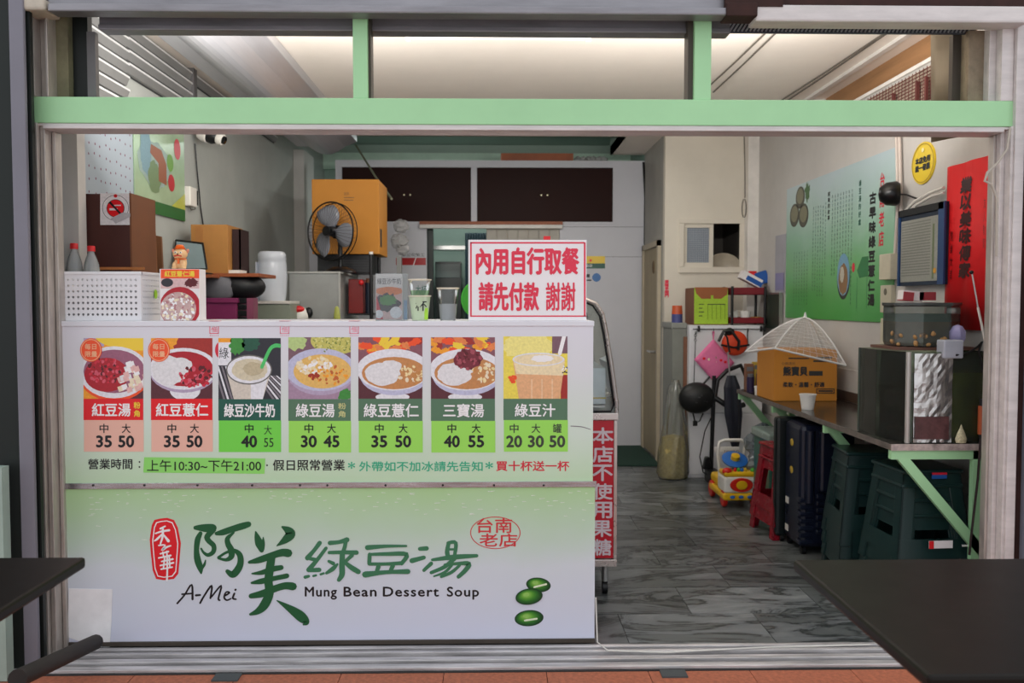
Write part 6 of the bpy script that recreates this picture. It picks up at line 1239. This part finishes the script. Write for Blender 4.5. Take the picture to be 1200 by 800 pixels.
# ---- right wall posters
def RWp(px, py, off=.0): return at(px, py, X=WR-off)
RF = Frame((WR-.0095, 0, 0), (0, -1, 0), (0, 0, 1), (-1, 0, 0))
a0, b0 = RF.hit(921, 300)[0], RF.hit(1047, 300)[0]; zb_, zt_7 = RF.hit(1038, 378)[1], RF.hit(1045, 174)[1]
sp_ = thing('story_poster', 'large green story poster with vertical text columns on right wall', 'poster', (WR, -(a0+b0)/2, zb_))
pg = gradient_mat('poster_green_gradient', ((0, '3f9a48'), (.3, '62ab68'), (.65, '9cc0b0'), (1, 'b3c6cc')), zb_, zt_7, .3)
MB().box(WR-.009, WR-.001, -b0, -a0, zb_, zt_7).b('poster_board', pg, sp_, bevel=.001)
P = Print(RF, raw=True); Wp, Hp = b0-a0, zt_7-zb_
for cxp, czp, r_ in ((.10, .78, .075), (.165, .90, .07), (.205, .76, .075)): P.ell(a0+Wp*cxp, zb_+Hp*czp, r_*1.35, r_*1.15, I('bowl_olive', '4b4d42'), 1); P.ell(a0+Wp*cxp, zb_+Hp*(czp+.01), r_*1.0, r_*.8, I('bowl_inner', '77775f' if cxp != .205 else '5c3a38'), 2)
P.ell(a0+Wp*.245, zb_+Hp*.92, .05, .06, I('herb', '3f6a3c'), 1, jit=.35)
# the fine print of the poster: columns of tiny characters
story = '綠豆清涼退火薏仁養顏美容每日新鮮熬煮不加香料古早味濃純香真材實料用心製作老店傳承三代堅持好味道歡迎品嚐'
cols = [(.31, .80, .20), (.335, .80, .20), (.36, .80, .16), (.385, .80, .16), (.41, .79, .16), (.435, .81, .3), (.50, .84, .30), (.525, .84, .30), (.55, .84, .36), (.575, .84, .36), (.60, .84, .2), (.625, .84, .2), (.65, .84, .2), (.675, .84, .1), (.10, .5, .1), (.13, .5, .1), (.16, .5, .1), (.19, .5, .1), (.22, .5, .1), (.25, .5, .1)]
for ci, (u_, v1, v0) in enumerate(cols):
    n_c = int((v1-v0)*Hp/.028)+1
    s_ = '\n'.join((story*3)[(ci*7+j) % 50] for j in range(n_c)); P.text(s_, a0+Wp*u_, zb_+Hp*v0, a0+Wp*u_+.016, zb_+Hp*v1, I('poster_text', '203c3c'), 1)
P.text('\n'.join('阿美的故事'), a0+Wp*.46, zb_+Hp*.68, a0+Wp*.46+.035, zb_+Hp*.87, BLK, 1, bold=.001); P.text('\n'.join('綠豆湯的好處'), a0+Wp*.735, zb_+Hp*.60, a0+Wp*.735+.035, zb_+Hp*.88, DKG, 1, bold=.001)
P.text('\n'.join('古早味綠豆薏仁湯'), a0+Wp*.82, zb_+Hp*.10, a0+Wp*.87, zb_+Hp*.78, BLK, 1, bold=.004); P.text('\n'.join('台南老店'), a0+Wp*.895, zb_+Hp*.45, a0+Wp*.93, zb_+Hp*.88, CRIM, 1, bold=.002)
P.ell(a0+Wp*.615, zb_+Hp*.28, .105, .14, DKB, 1); P.ell(a0+Wp*.615, zb_+Hp*.30, .10, .135, I('print_bowl_blue', '6fa0bd'), 2); P.ell(a0+Wp*.615, zb_+Hp*.27, .075, .10, I('print_soup', '8a6a48'), 3, jit=.05); P.ell(a0+Wp*.605, zb_+Hp*.3, .035, .05, I('print_rice', 'b9b4a4'), 4, jit=.1)
P.ell(a0+Wp*.70, zb_+Hp*.34, .022, .03, CRIM, 1); P.poly([(a0+Wp*.73, zb_+Hp*.32), (a0+Wp*.77, zb_+Hp*.40), (a0+Wp*.82, zb_+Hp*.40), (a0+Wp*.82, zb_+Hp*.28), (a0+Wp*.75, zb_+Hp*.27)], I('map_green', '2f7a48'), 1)
for u_ in (.73, .81): P.rect(a0+Wp*u_, zb_+Hp*.08, a0+Wp*u_+.004, zb_+Hp*.28, DKG, 1)
P.b('poster_print', sp_)
cl_ = thing('wall_calendar', 'pale sheet with lilac block on the right wall left of poster', 'calendar', (WR, RWp(915, 300).y, 1.6)); e0, e1 = RF.hit(908, 300)[0], RF.hit(920, 300)[0]; MB().box(WR-.006, WR-.001, -e1, -e0, RWp(912, 343).z, RWp(912, 276).z).b('sheet', M('pale_lilac_paper', 'a8a8b0', .6), cl_); P = Print(RF, raw=True); P.rect(e0+.02, RWp(912, 340).z, e1-.02, RWp(912, 320).z, I('lilac_block', '8a88b0'), 1); P.b('lilac_print', cl_)
fpn = thing('silver_framed_panel', 'dark panel in a thin silver frame on right wall behind the rack', 'panel', (WR, RWp(910, 360).y, 1.3)); e0, e1 = -RWp(902, 360).y, -RWp(918, 360).y; z0_, z1_ = RWp(910, 385).z, RWp(912, 345).z
MB().box(WR-.03, WR-.009, -e1, -e0, z0_, z1_).b('dark_panel', M('dark_green_board', '2a332c', .4), fpn); MB().box(WR-.035, WR-.009, -e1-.015, -e1, z0_, z1_).box(WR-.035, WR-.009, -e1, -e0, z1_, z1_+.015).b('silver_frame', M('brushed_steel', 'b9b9b7'), fpn)
# yellow disc
e = [RF.hit(x, 191) for x in (1068, 1095)]; ec = ((e[0][0]+e[1][0])/2, RF.hit(1081, 191)[1]); er = (e[1][0]-e[0][0])/2; ez = (RF.hit(1081, 167)[1]-RF.hit(1081, 216)[1])/2
ys = thing('round_yellow_sign', 'round yellow sign with black characters high on the right wall', 'sign', (WR, -ec[0], ec[1])); MB().lathe([(.001, .008), (er, .008), (er, 0)], (WR, -ec[0], ec[1]), 40, Euler((0, -PI/2, 0)).to_matrix() , sc=(ez/er, 1)).b('disc', M('sign_yellow', 'e0c21e', .3, var=.05), ys)
P = Print(RF, raw=True); P.text('本店免用', ec[0]-er*.62, ec[1]+.0, ec[0]+er*.62, ec[1]+ez*.3, BLK, 1, bold=.002); P.text('統一發票', ec[0]-er*.62, ec[1]-ez*.36, ec[0]+er*.62, ec[1]-ez*.06, BLK, 1, bold=.002); P.ring(ec[0], ec[1], er*.94, ez*.94, .006, I('gold_line', 'b5951a'), 1); P.ell(ec[0], ec[1]+ez*.62, er*.12, ez*.1, I('pale_sun', 'efe6a8'), 1); P.b('lettering', ys)
# black speaker
k_ = RWp(1043, 227, .09); spk = thing('black_speaker', 'small black cone speaker on the right wall below round yellow sign', 'speaker', (WR, k_.y, k_.z)); 
MB().lathe([(.001, -.06), (.035, -.055), (.062, -.02), (.068, .03), (.055, .05), (.001, .055)], k_, 24, Vector((.9, -.35, .0)).to_track_quat('Z', 'Y').to_matrix()).b('speaker_shell', M('black_gloss_plastic', '0c0d0f', .3), spk, smooth=True); MB().tube([k_, RWp(1062, 228, .05), RWp(1078, 234, .02)], .005).b('speaker_arm', dark, spk)
# conduits
cdt = thing('white_conduits', 'white conduit pipes running down the right wall beside the story poster', 'pipes', (WR, RWp(1056, 200).y, 1.6))
for dx in (-1.6, 1.8): 
    pts = [RWp(1052+dx, 150, .02), RWp(1053+dx, 190, .02), RWp(1054+dx*1.2, 240, .02), RWp(1051+dx*1.5, 298, .02)]; MB().tube(pts, .009, 8).b('conduit', M('white_conduit', 'cbbfb6', .5), cdt, smooth=True)
MB().tube([RWp(1053, 255, .03), RWp(1072, 236, .03), RWp(1090, 226, .03), RWp(1106, 220, .03)], .008, 6).tube([RWp(1054, 262, .03), RWp(1074, 240, .03), RWp(1092, 230, .03), RWp(1106, 226, .03)], .006, 6).b('cable_bundle', M('white_cable_sheath', 'd8d6d0'), cdt, smooth=True)
for i, (py0, py1, lab) in enumerate(((298, 328, 'cream switch box on right wall beside the poster, topmost of three'), (334, 366, 'cream socket plate on right wall, middle of the three'), (373, 404, 'cream socket plate beside the clear tank, lowest of the three'))):
    pA, pB = RWp(1037 if i else 1040, py1), RWp(1050 if i else 1054, py0); t = thing('socket_plate', lab, 'socket', (WR, pA.y, pA.z), 'switch boxes beside the poster'); MB().box(WR-(.05 if i == 0 else .03), WR, pB.y, pA.y, pA.z, RWp(1043, py0).z).b('plate', M('cream_socket_plastic', 'c9c3ae', .4), t, bevel=.004)
    if i:
        zc_ = (pA.z+RWp(1043, py0).z)/2; ym = (pA.y+pB.y)/2
        for s_ in (-.04, .04): MB().ell((WR-.03, ym, zc_+s_), (.004, .02, .02), 12, 6).b('socket_hole', M('grey_socket_face', '6d6a5c', .5), t)
# certificate
e0, e1 = -RWp(1054, 290, .04).y, -RWp(1107, 290, .04).y; z0_, z1_ = at(1080, 334, X=WR-.04).z, at(1075, 243, X=WR-.04).z
cf = thing('framed_certificate', 'grey printed certificate in a blue and black frame on right wall', 'frame', (WR, -(e0+e1)/2, z0_)); bf = M('blue_frame', '2c4a78', .35)
MB().box(WR-.04, WR-.003, -e1, -e0, z0_, z1_).b('backing', M('dark_blue_backing', '1c2c40', .5), cf); MB().box(WR-.05, WR-.04, -e1-.01, -e1+.05, z0_, z1_).box(WR-.05, WR-.04, -e0-.015, -e0, z0_, z1_).b('blue_edge', bf, cf); MB().box(WR-.05, WR-.04, -e1, -e0, z1_-.035, z1_).b('black_top', dark, cf)
CF_ = Frame((WR-.0405, 0, 0), (0, -1, 0), (0, 0, 1), (-1, 0, 0)); P = Print(CF_, raw=True); P.rect(e0+.02, z0_+.02, e1-.06, z1_-.06, I('certificate_paper', '9d9f97'), 1)
for k in range(20): P.rect(e0+.03, z1_-.08-k*.0145, e1-.14, z1_-.074-k*.0145, I('certificate_grey', '7f827c'), 2)
P.rect(e1-.12, z0_+.03, e1-.10, z1_-.1, I('certificate_green', '6f7d5c'), 2); P.ell(e1-.09, z0_+.07, .015, .015, I('gold_seal', 'd59a3c'), 3); P.b('certificate_print', cf)
rwb = thing('leaflet_pile', 'red and white packets tucked behind the clear tank', 'packets', (2.13, .55, jt)); q = at(1067, 347, Y=.66); MB().box(q.x-.05, q.x+.05, q.y-.03, q.y+.03, q.z-.02, q.z+.025, ry=.1).b('packet', M('white_card', 'e9e4e4'), rwb); MB().box(q.x-.05, q.x-.0, q.y-.035, q.y+.03, q.z-.022, q.z+.02, ry=.1).box(q.x+.03, q.x+.11, q.y-.03, q.y+.03, q.z-.02, q.z+.02).b('red_packet', M('dull_red_card', 'a84048', .5), rwb)
# red banner
e0, e1 = -RWp(1108, 260, .02).y, -RWp(1161, 260, .02).y; z0_, z1_ = at(1158, 380, X=WR-.02).z, at(1160, 181, X=WR-.02).z
rb = thing('red_banner', 'bright red paper banner with black brush characters at right front', 'banner', (WR, -(e0+e1)/2, z0_)); m_ = MB(); n_ = 12
zl0 = at(1110, 345, X=WR-.02).z
m_.add([(WR-.015-.006*math.sin(i*1.1), -(e0+(e1-e0)*i/n_), z) for z in (z0_-.03, z1_-.0) for i in range(n_+1)], [(i, i+1, n_+2+i, n_+1+i) for i in range(n_)]).b('banner_paper', M('bright_red_paper', 'd8121a', .6, var=.05), rb, smooth=True, solid=.001)
P = Print(Frame((WR-.023, 0, 0), (0, -1, 0), (0, 0, 1), (-1, 0, 0)), raw=True); Wb, Hb = e1-e0, z1_-z0_
for i, ch in enumerate('業以美味傳家'): P.text(ch, e0+Wb*.36, z1_-Hb*(.19+i*.105), e0+Wb*.60, z1_-Hb*(.10+i*.105), I('banner_black', '3a0808'), 1, bold=.004, slant=.01)
P.text('\n'.join('開業大吉'), e0+Wb*.14, z1_-Hb*.72, e0+Wb*.20, z1_-Hb*.42, I('banner_black', '3a0808'), 1); P.text('\n'.join('友人敬賀'), e0+Wb*.86, z1_-Hb*.55, e0+Wb*.91, z1_-Hb*.25, I('banner_dim', '7a1010'), 1); P.b('lettering', rb)
wc = thing('jamb_cable', 'pale looping cable beside the red banner on the right jamb', 'cable', (at(1160, 200, Y=-.07).x, -.07, 1.9)); MB().tube([at(1184, 150, Y=-.08), at(1180, 175, Y=-.08), at(1168, 192, Y=-.08), at(1157, 202, Y=-.08), at(1154, 212, Y=-.08), at(1162, 216, Y=-.08), at(1168, 232, Y=-.08), at(1168, 300, Y=-.07)], .005).b('wire', M('beige_cable', 'b5aca0', .5), wc, smooth=True)

# ---- things on the floor under the shelf
def stool(name, label, colm, loc, rz=0, group=None):
    t = thing(name, label, 'stool', loc, group, world=False, rz=rz)
    H, a, b = .47, .135, .185
    m_ = MB(); m_.box(-a-.012, a+.012, -a-.012, a+.012, H-.02, H); m_.b('seat', colm, t, bevel=.012, local=True)
    for k in range(4):
        R = Matrix.Rotation(k*PI/2, 3, 'Z'); f = lambda v: R @ Vector(v)
        # one side: apron, lower rail; one corner leg of L section
        ap_ = MB(); ap_.prism([f(v) for v in ((-a, -a, H-.02), (a, -a, H-.02), (a+.006, -a-.006, H-.075), (-a-.006, -a-.006, H-.075))], f((0, .008, 0))); ap_.b('apron', colm, t, local=True)
        rl_ = MB(); w0 = a+(b-a)*.66; w1 = a+(b-a)*.84; rl_.prism([f(v) for v in ((-w0, -w0, H*.34), (w0, -w0, H*.34), (w1, -w1, H*.16), (-w1, -w1, H*.16))], f((0, .008, 0))); rl_.b('side_rail', colm, t, local=True)
        lg = MB(); q = [(-a, -a, H-.02), (-a+.065, -a, H-.02), (-b+.06, -b, 0), (-b, -b, 0)]; lg.prism([f(v) for v in q], f((0, .012, 0))); q = [(-a, -a, H-.02), (-a, -a+.065, H-.02), (-b, -b+.06, 0), (-b, -b, 0)]; lg.prism([f(v) for v in q], f((.012, 0, 0))); lg.b('leg', colm, t, local=True, bevel=.004)
    return t
gst = M('dark_green_plastic', '17302f', .32, var=.06); rst = M('deep_red_plastic', '8c1424', .28, var=.06)
proto = stool('plastic_stool', 'dark green plastic stool, topmost of the near stack under the shelf', gst, (1.965, .47, .20), .06, 'stacked green stools')
index_kids(proto)
for k, (loc, rz, lab) in enumerate((((1.965, .47, .135), .06, 'dark green stool second from the top of the near stack'), ((1.965, .47, .07), .06, 'dark green stool third from the top of the near stack'), ((1.965, .47, .0), .06, 'dark green stool at the bottom of the near stack'),
                                    ((1.93, .92, .20), -.12, 'dark green stool on top of the second stack, beside black suitcase'), ((1.93, .92, .135), -.12, 'dark green stool second from top in the second stack'), ((1.93, .92, .07), -.12, 'dark green stool third from top in the second stack'), ((1.93, .92, 0), -.12, 'dark green stool at the bottom of the second stack'))):
    s_ = copy_tree(proto); s_.location = loc; s_.rotation_euler = (0, 0, rz); s_['label'] = lab
q = at(1096, 636, Y=.29); st_l = MB().box(q.x-.055, q.x+.055, .285, .288, q.z-.017, q.z+.017).box(q.x+.10, q.x+.13, .285, .288, q.z-.012, q.z-.004)
st_l.v = [(v[0]-1.965, v[1]-.47-.022, v[2]-.20) for v in st_l.v]
st_l.b('white_label', M('white_card', 'e9e4e4'), proto, local=True); MB().box(-.055+q.x-1.965, -.035+q.x-1.965, -.211, -.206, q.z-.017-.2, q.z+.017-.2).b('red_label_end', red_pl, proto, local=True)
q = at(1097, 557, Y=.33); MB().box(q.x-.035-1.965, q.x+.035-1.965, -.155, -.150, q.z-.012-.2, q.z+.012-.2).b('sticker', M('strong_blue_card', '2459a8'), proto, local=True); MB().box(q.x-.035-1.965, q.x+.035-1.965, -.156, -.150, q.z+.006-.2, q.z+.016-.2).b('sticker_top', M('ink_crimson', 'd1243c'), proto, local=True)
# red stools
rp = stool('red_stool', 'deep red plastic stool, upper one of the nested pair under shelf', rst, (1.825, 1.80, .08), .1, 'nested red stools'); index_kids(rp)
s_ = copy_tree(rp); s_.location = (1.825, 1.80, 0); s_['label'] = 'deep red plastic stool standing on the floor, lower of the nested pair'
# suitcases
navy = M('navy_black_luggage', '141a2c', .3, var=.12, scale=5); sx0, sx1, sy0, sy1, sz = 1.715, 2.03, 1.30, 1.58, .735
su = thing('black_suitcase', 'large navy-black upright suitcase with ribbed corner under the shelf', 'suitcase', ((sx0+sx1)/2, (sy0+sy1)/2, 0))
MB().box(sx0, sx1, sy0, sy1, .04, sz).b('shell', navy, su, bevel=.03); MB().box(sx0+.095, sx1-.03, sy0-.045, sy0+.01, .36, sz-.02).b('front_pocket', navy, su, bevel=.018)
for k in range(7): MB().box(sx0-.006, sx0+.075, sy0-.008, sy0+.04, .06+k*.04, .085+k*.04).b('corner_rib', navy, su, bevel=.006)
for k in range(6): MB().box(sx0+.09, sx0+.135, sy0-.012, sy0+.01, .12+k*.04, .148+k*.04).b('zip_rib', navy, su, bevel=.006)
MB().cyl((sx0+.05, sy0+.0, .30), (sx0+.05, sy0+.0, sz-.03), .028, n=14).b('corner_bumper', navy, su, smooth=True)
for x in (sx0+.03, sx1-.03):
    for y in (sy0+.03, sy1-.03): MB().cyl((x-.012, y, .022), (x+.012, y, .022), .022).b('wheel', dark, su)
MB().tube([(sx0+.12, sy1-.03, sz-.005), (sx0+.12, sy1-.03, sz+.022), (sx1-.08, sy1-.03, sz+.022), (sx1-.08, sy1-.03, sz-.005)], .008, 8).b('carry_handle', dark, su)
s2_ = thing('dark_luggage', 'dark slim suitcase with yellow stickers behind the black suitcase', 'suitcase', (1.75, 1.64, 0)); lx = at(919, 560, Y=1.62).x
MB().box(1.67, 2.02, 1.585, 1.66, .03, .745).b('shell', M('black_green_luggage', '10181a', .35), s2_, bevel=.02)
for (px, py) in ((934.5, 518), (933.5, 550)): q = at(px, py, Y=1.45); MB().ell((sx0-.0, q.y-.0, q.z), (.003, .028, .022), 14, 6).b('yellow_sticker', M('gold_sticker', 'c9a83c', .4), su)
for (px, py) in ((926, 585), (925, 617)): q = at(px, py, Y=1.52); MB().box(sx0-.003, sx0+.001, q.y-.03, q.y+.02, q.z-.018, q.z+.018).b('white_tag', M('white_enamel', 'e6e2da'), su)
MB().cyl((1.70, 1.6, .02), (1.72, 1.6, .02), .02).cyl((1.97, 1.6, .02), (1.99, 1.6, .02), .02).b('wheels', dark, s2_)
# lidded green bin
gb = thing('storage_bin', 'translucent green storage bin with clear lid behind the red stools', 'bin', (1.93, 2.22, 0)); MB().box(1.78, 2.1, 2.05, 2.42, 0, .52).b('bin_body', M('green_bin_plastic', '2c6354', .35, var=.1), gb, bevel=.02); MB().box(1.765, 2.11, 2.035, 2.43, .52, .575).b('bin_lid', M('pale_green_grey_lid', '8fa09a', .25), gb, bevel=.012)
pb = thing('plastic_bags', 'crumpled clear plastic bags between the toy car and green bin', 'bags', (1.86, 2.6, .0)); 
for k in range(6):
    c_ = (1.86+random.uniform(-.03, .04), 2.60+random.uniform(-.06, .1), .1+k*.08); m_ = MB().ell(c_, (.07, .07, .07), 10, 7); m_.v = [tuple(Vector(v)+Vector((random.uniform(-.015, .015), random.uniform(-.015, .015), random.uniform(-.015, .015)))) for v in m_.v]; m_.b('bag_film', M('crumpled_grey_film', '8a9499', .22, alpha=.6, var=.3), pb)
# ---- toy car
q = at(866, 596, Z=0); Yt = q.y+.0; s_ = lambda px, py, dy=0: at(px, py, Y=Yt+dy)
tcr = thing('ride_on_toy_car', 'yellow and white ride-on toy car with blue steering wheel and white handle', 'toy car', (q.x, Yt+.25, 0))
yel = M('toy_yellow', 'e8b91e', .3); wht = M('toy_white', 'e4e2dd', .35); tbl = M('toy_blue', '2a6cc0', .3); trd = M('toy_red', 'd1281c', .3); tgr = M('toy_green', '4fae3a', .3)
x0_, x1_ = s_(848, 580).x, s_(889, 580).x; zb_, zm_, zh_ = s_(0, 590).z, s_(0, 582).z, s_(0, 563).z
MB().box(x0_, x1_, Yt, Yt+.42, .055, zm_).b('chassis', yel, tcr, bevel=.014); MB().box(x0_+.006, x1_-.006, Yt+.01, Yt+.20, zm_, zh_).b('front_hood', wht, tcr, bevel=.016)
MB().box(x0_+.01, x1_-.01, Yt+.02, Yt+.18, zh_, zh_+.035).b('yellow_dash', yel, tcr, bevel=.012); MB().box(x0_+.02, x1_-.02, Yt+.20, Yt+.46, zm_, zm_+.07).b('seat', yel, tcr, bevel=.02)
xc = (x0_+x1_)/2; zc_ = s_(0, 572).z
MB().lathe([(.001, .008), (.075, .006), (.08, 0)], (xc+.005, Yt+.008, zc_), 30, Euler((PI/2, 0, 0)).to_matrix(), sc=(1, .62)).b('red_oval', trd, tcr); MB().lathe([(.001, .012), (.036, .01), (.04, .004)], (xc+.005, Yt+.006, zc_), 22, Euler((PI/2, 0, 0)).to_matrix(), sc=(1, .8)).b('yellow_motif', yel, tcr)
for dx in (-.06, 0, .06): MB().ell((xc+dx, Yt-.002, s_(0, 586).z), (.018, .004, .012), 10, 6).b('blue_star', tbl, tcr)
for x in (x0_+.005, x1_-.03):
    for y in (Yt+.07, Yt+.40): MB().cyl((x, y, .06), (x+.03, y, .06), .06, n=24).b('wheel', trd, tcr, bevel=.008)
sc_x = s_(868, 545).x; MB().lathe([(.03, 0), (.085, .01), (.09, .025), (.06, .035), (.03, .03)], (sc_x, Yt+.16, s_(0, 549).z), 26, Euler((.5, 0, 0)).to_matrix()).b('steering_wheel', tbl, tcr, smooth=True); MB().lathe([(.001, .05), (.03, .045), (.032, .0)], (sc_x, Yt+.15, s_(0, 547).z), 18, Euler((.5, 0, 0)).to_matrix()).b('horn_button', yel, tcr, smooth=True); MB().cyl((sc_x, Yt+.12, zh_), (sc_x, Yt+.16, s_(0, 549).z), .02).b('steering_column', tbl, tcr)
MB().ell(s_(852, 552, .05), (.035, .03, .025), 14, 8).b('red_knob', trd, tcr, smooth=True); MB().ell(s_(882, 551, .05), (.018, .018, .018), 12, 8).b('green_knob', tgr, tcr, smooth=True)
for k, mm in enumerate((trd, tgr, tbl, yel)): MB().ell((xc-.03+k*.024, Yt+.05, zh_+.045), (.012, .012, .016), 10, 6).b('activity_bead', mm, tcr, smooth=True)
yh = .34; hp = [s_(845, 575, yh), s_(843, 548, yh), s_(841, 530, yh), s_(843, 518, yh), s_(849, 515.5, yh), s_(868, 515.5, yh), s_(874, 519, yh), s_(872, 530, yh), s_(870, 550, yh)]
MB().tube(hp, .013, 8).b('push_handle', wht, tcr, smooth=True); MB().box(s_(843, 0, yh).x, s_(872, 0, yh).x, Yt+yh-.008, Yt+yh+.008, s_(0, 532, yh).z, s_(0, 526, yh).z).b('handle_bar', wht, tcr, bevel=.004)
P = Print(Frame((0, Yt+yh-.01, 0), (1, 0, 0), (0, 0, 1), (0, -1, 0))); P.text('TAIWIND', 848, 527.5, 866, 530.5, I('toy_brown', '6a4a1c'), 1); P.b('lettering', tcr)
P = Print(Frame((0, Yt, 0), (1, 0, 0), (0, 0, 1), (0, -1, 0)))

# ---- black tables on the pavement
def table(label, x0, x1, y0, y1, zt, flip):
    t = thing('black_table', label, 'table', ((x0+x1)/2, (y0+y1)/2, -.02), 'black tables outside'); m_ = M('black_table_laminate', '191512', .38, var=.12, scale=4, spec=.18)
    MB().box(x0, x1, y0, y1, zt-.03, zt).b('tabletop', m_, t, bevel=.008)
    cx_, cy_ = (x0+x1)/2, (y0+y1)/2
    MB().cyl((cx_, cy_, 0), (cx_, cy_, zt-.03), .035, n=18).b('pedestal', black_paint, t, smooth=True)
    MB().box(cx_-.25, cx_+.25, cy_-.03, cy_+.03, -.024, .012).box(cx_-.03, cx_+.03, cy_-.25, cy_+.25, -.024, .012).b('cross_foot', black_paint, t, bevel=.004)
    MB().box(cx_-.15, cx_+.15, cy_-.15, cy_+.15, zt-.045, zt-.03).b('top_plate', black_paint, t)
p0 = at(931, 655, Z=.74); p1 = at(1075, 792, Z=.74); table('black rectangular table at the right front of the shop', p0.x-.004, p0.x+.80, p1.y, p0.y, .74, 0)
p0 = at(101, 652, Z=.74); p1 = at(0, 709, Z=.74); table('black rectangular table with its corner showing at the left', p0.x-.8, p0.x, p1.y-.25, p0.y, .74, 1)
bar = thing('dark_pipe', 'dark rusty pipe lying from the left jamb toward the pavement', 'pipe', (-1.7, -.3, 0)); q0, q1 = at(100, 752, Z=.05), at(-20, 822, Z=.05); MB().cyl(at(112, 752, Y=-.05), at(20, 795, Y=-.75), .03, n=12).b('pipe_tube', M('dirty_dark_pipe', '2a2421', .7, var=.4), bar, smooth=True)
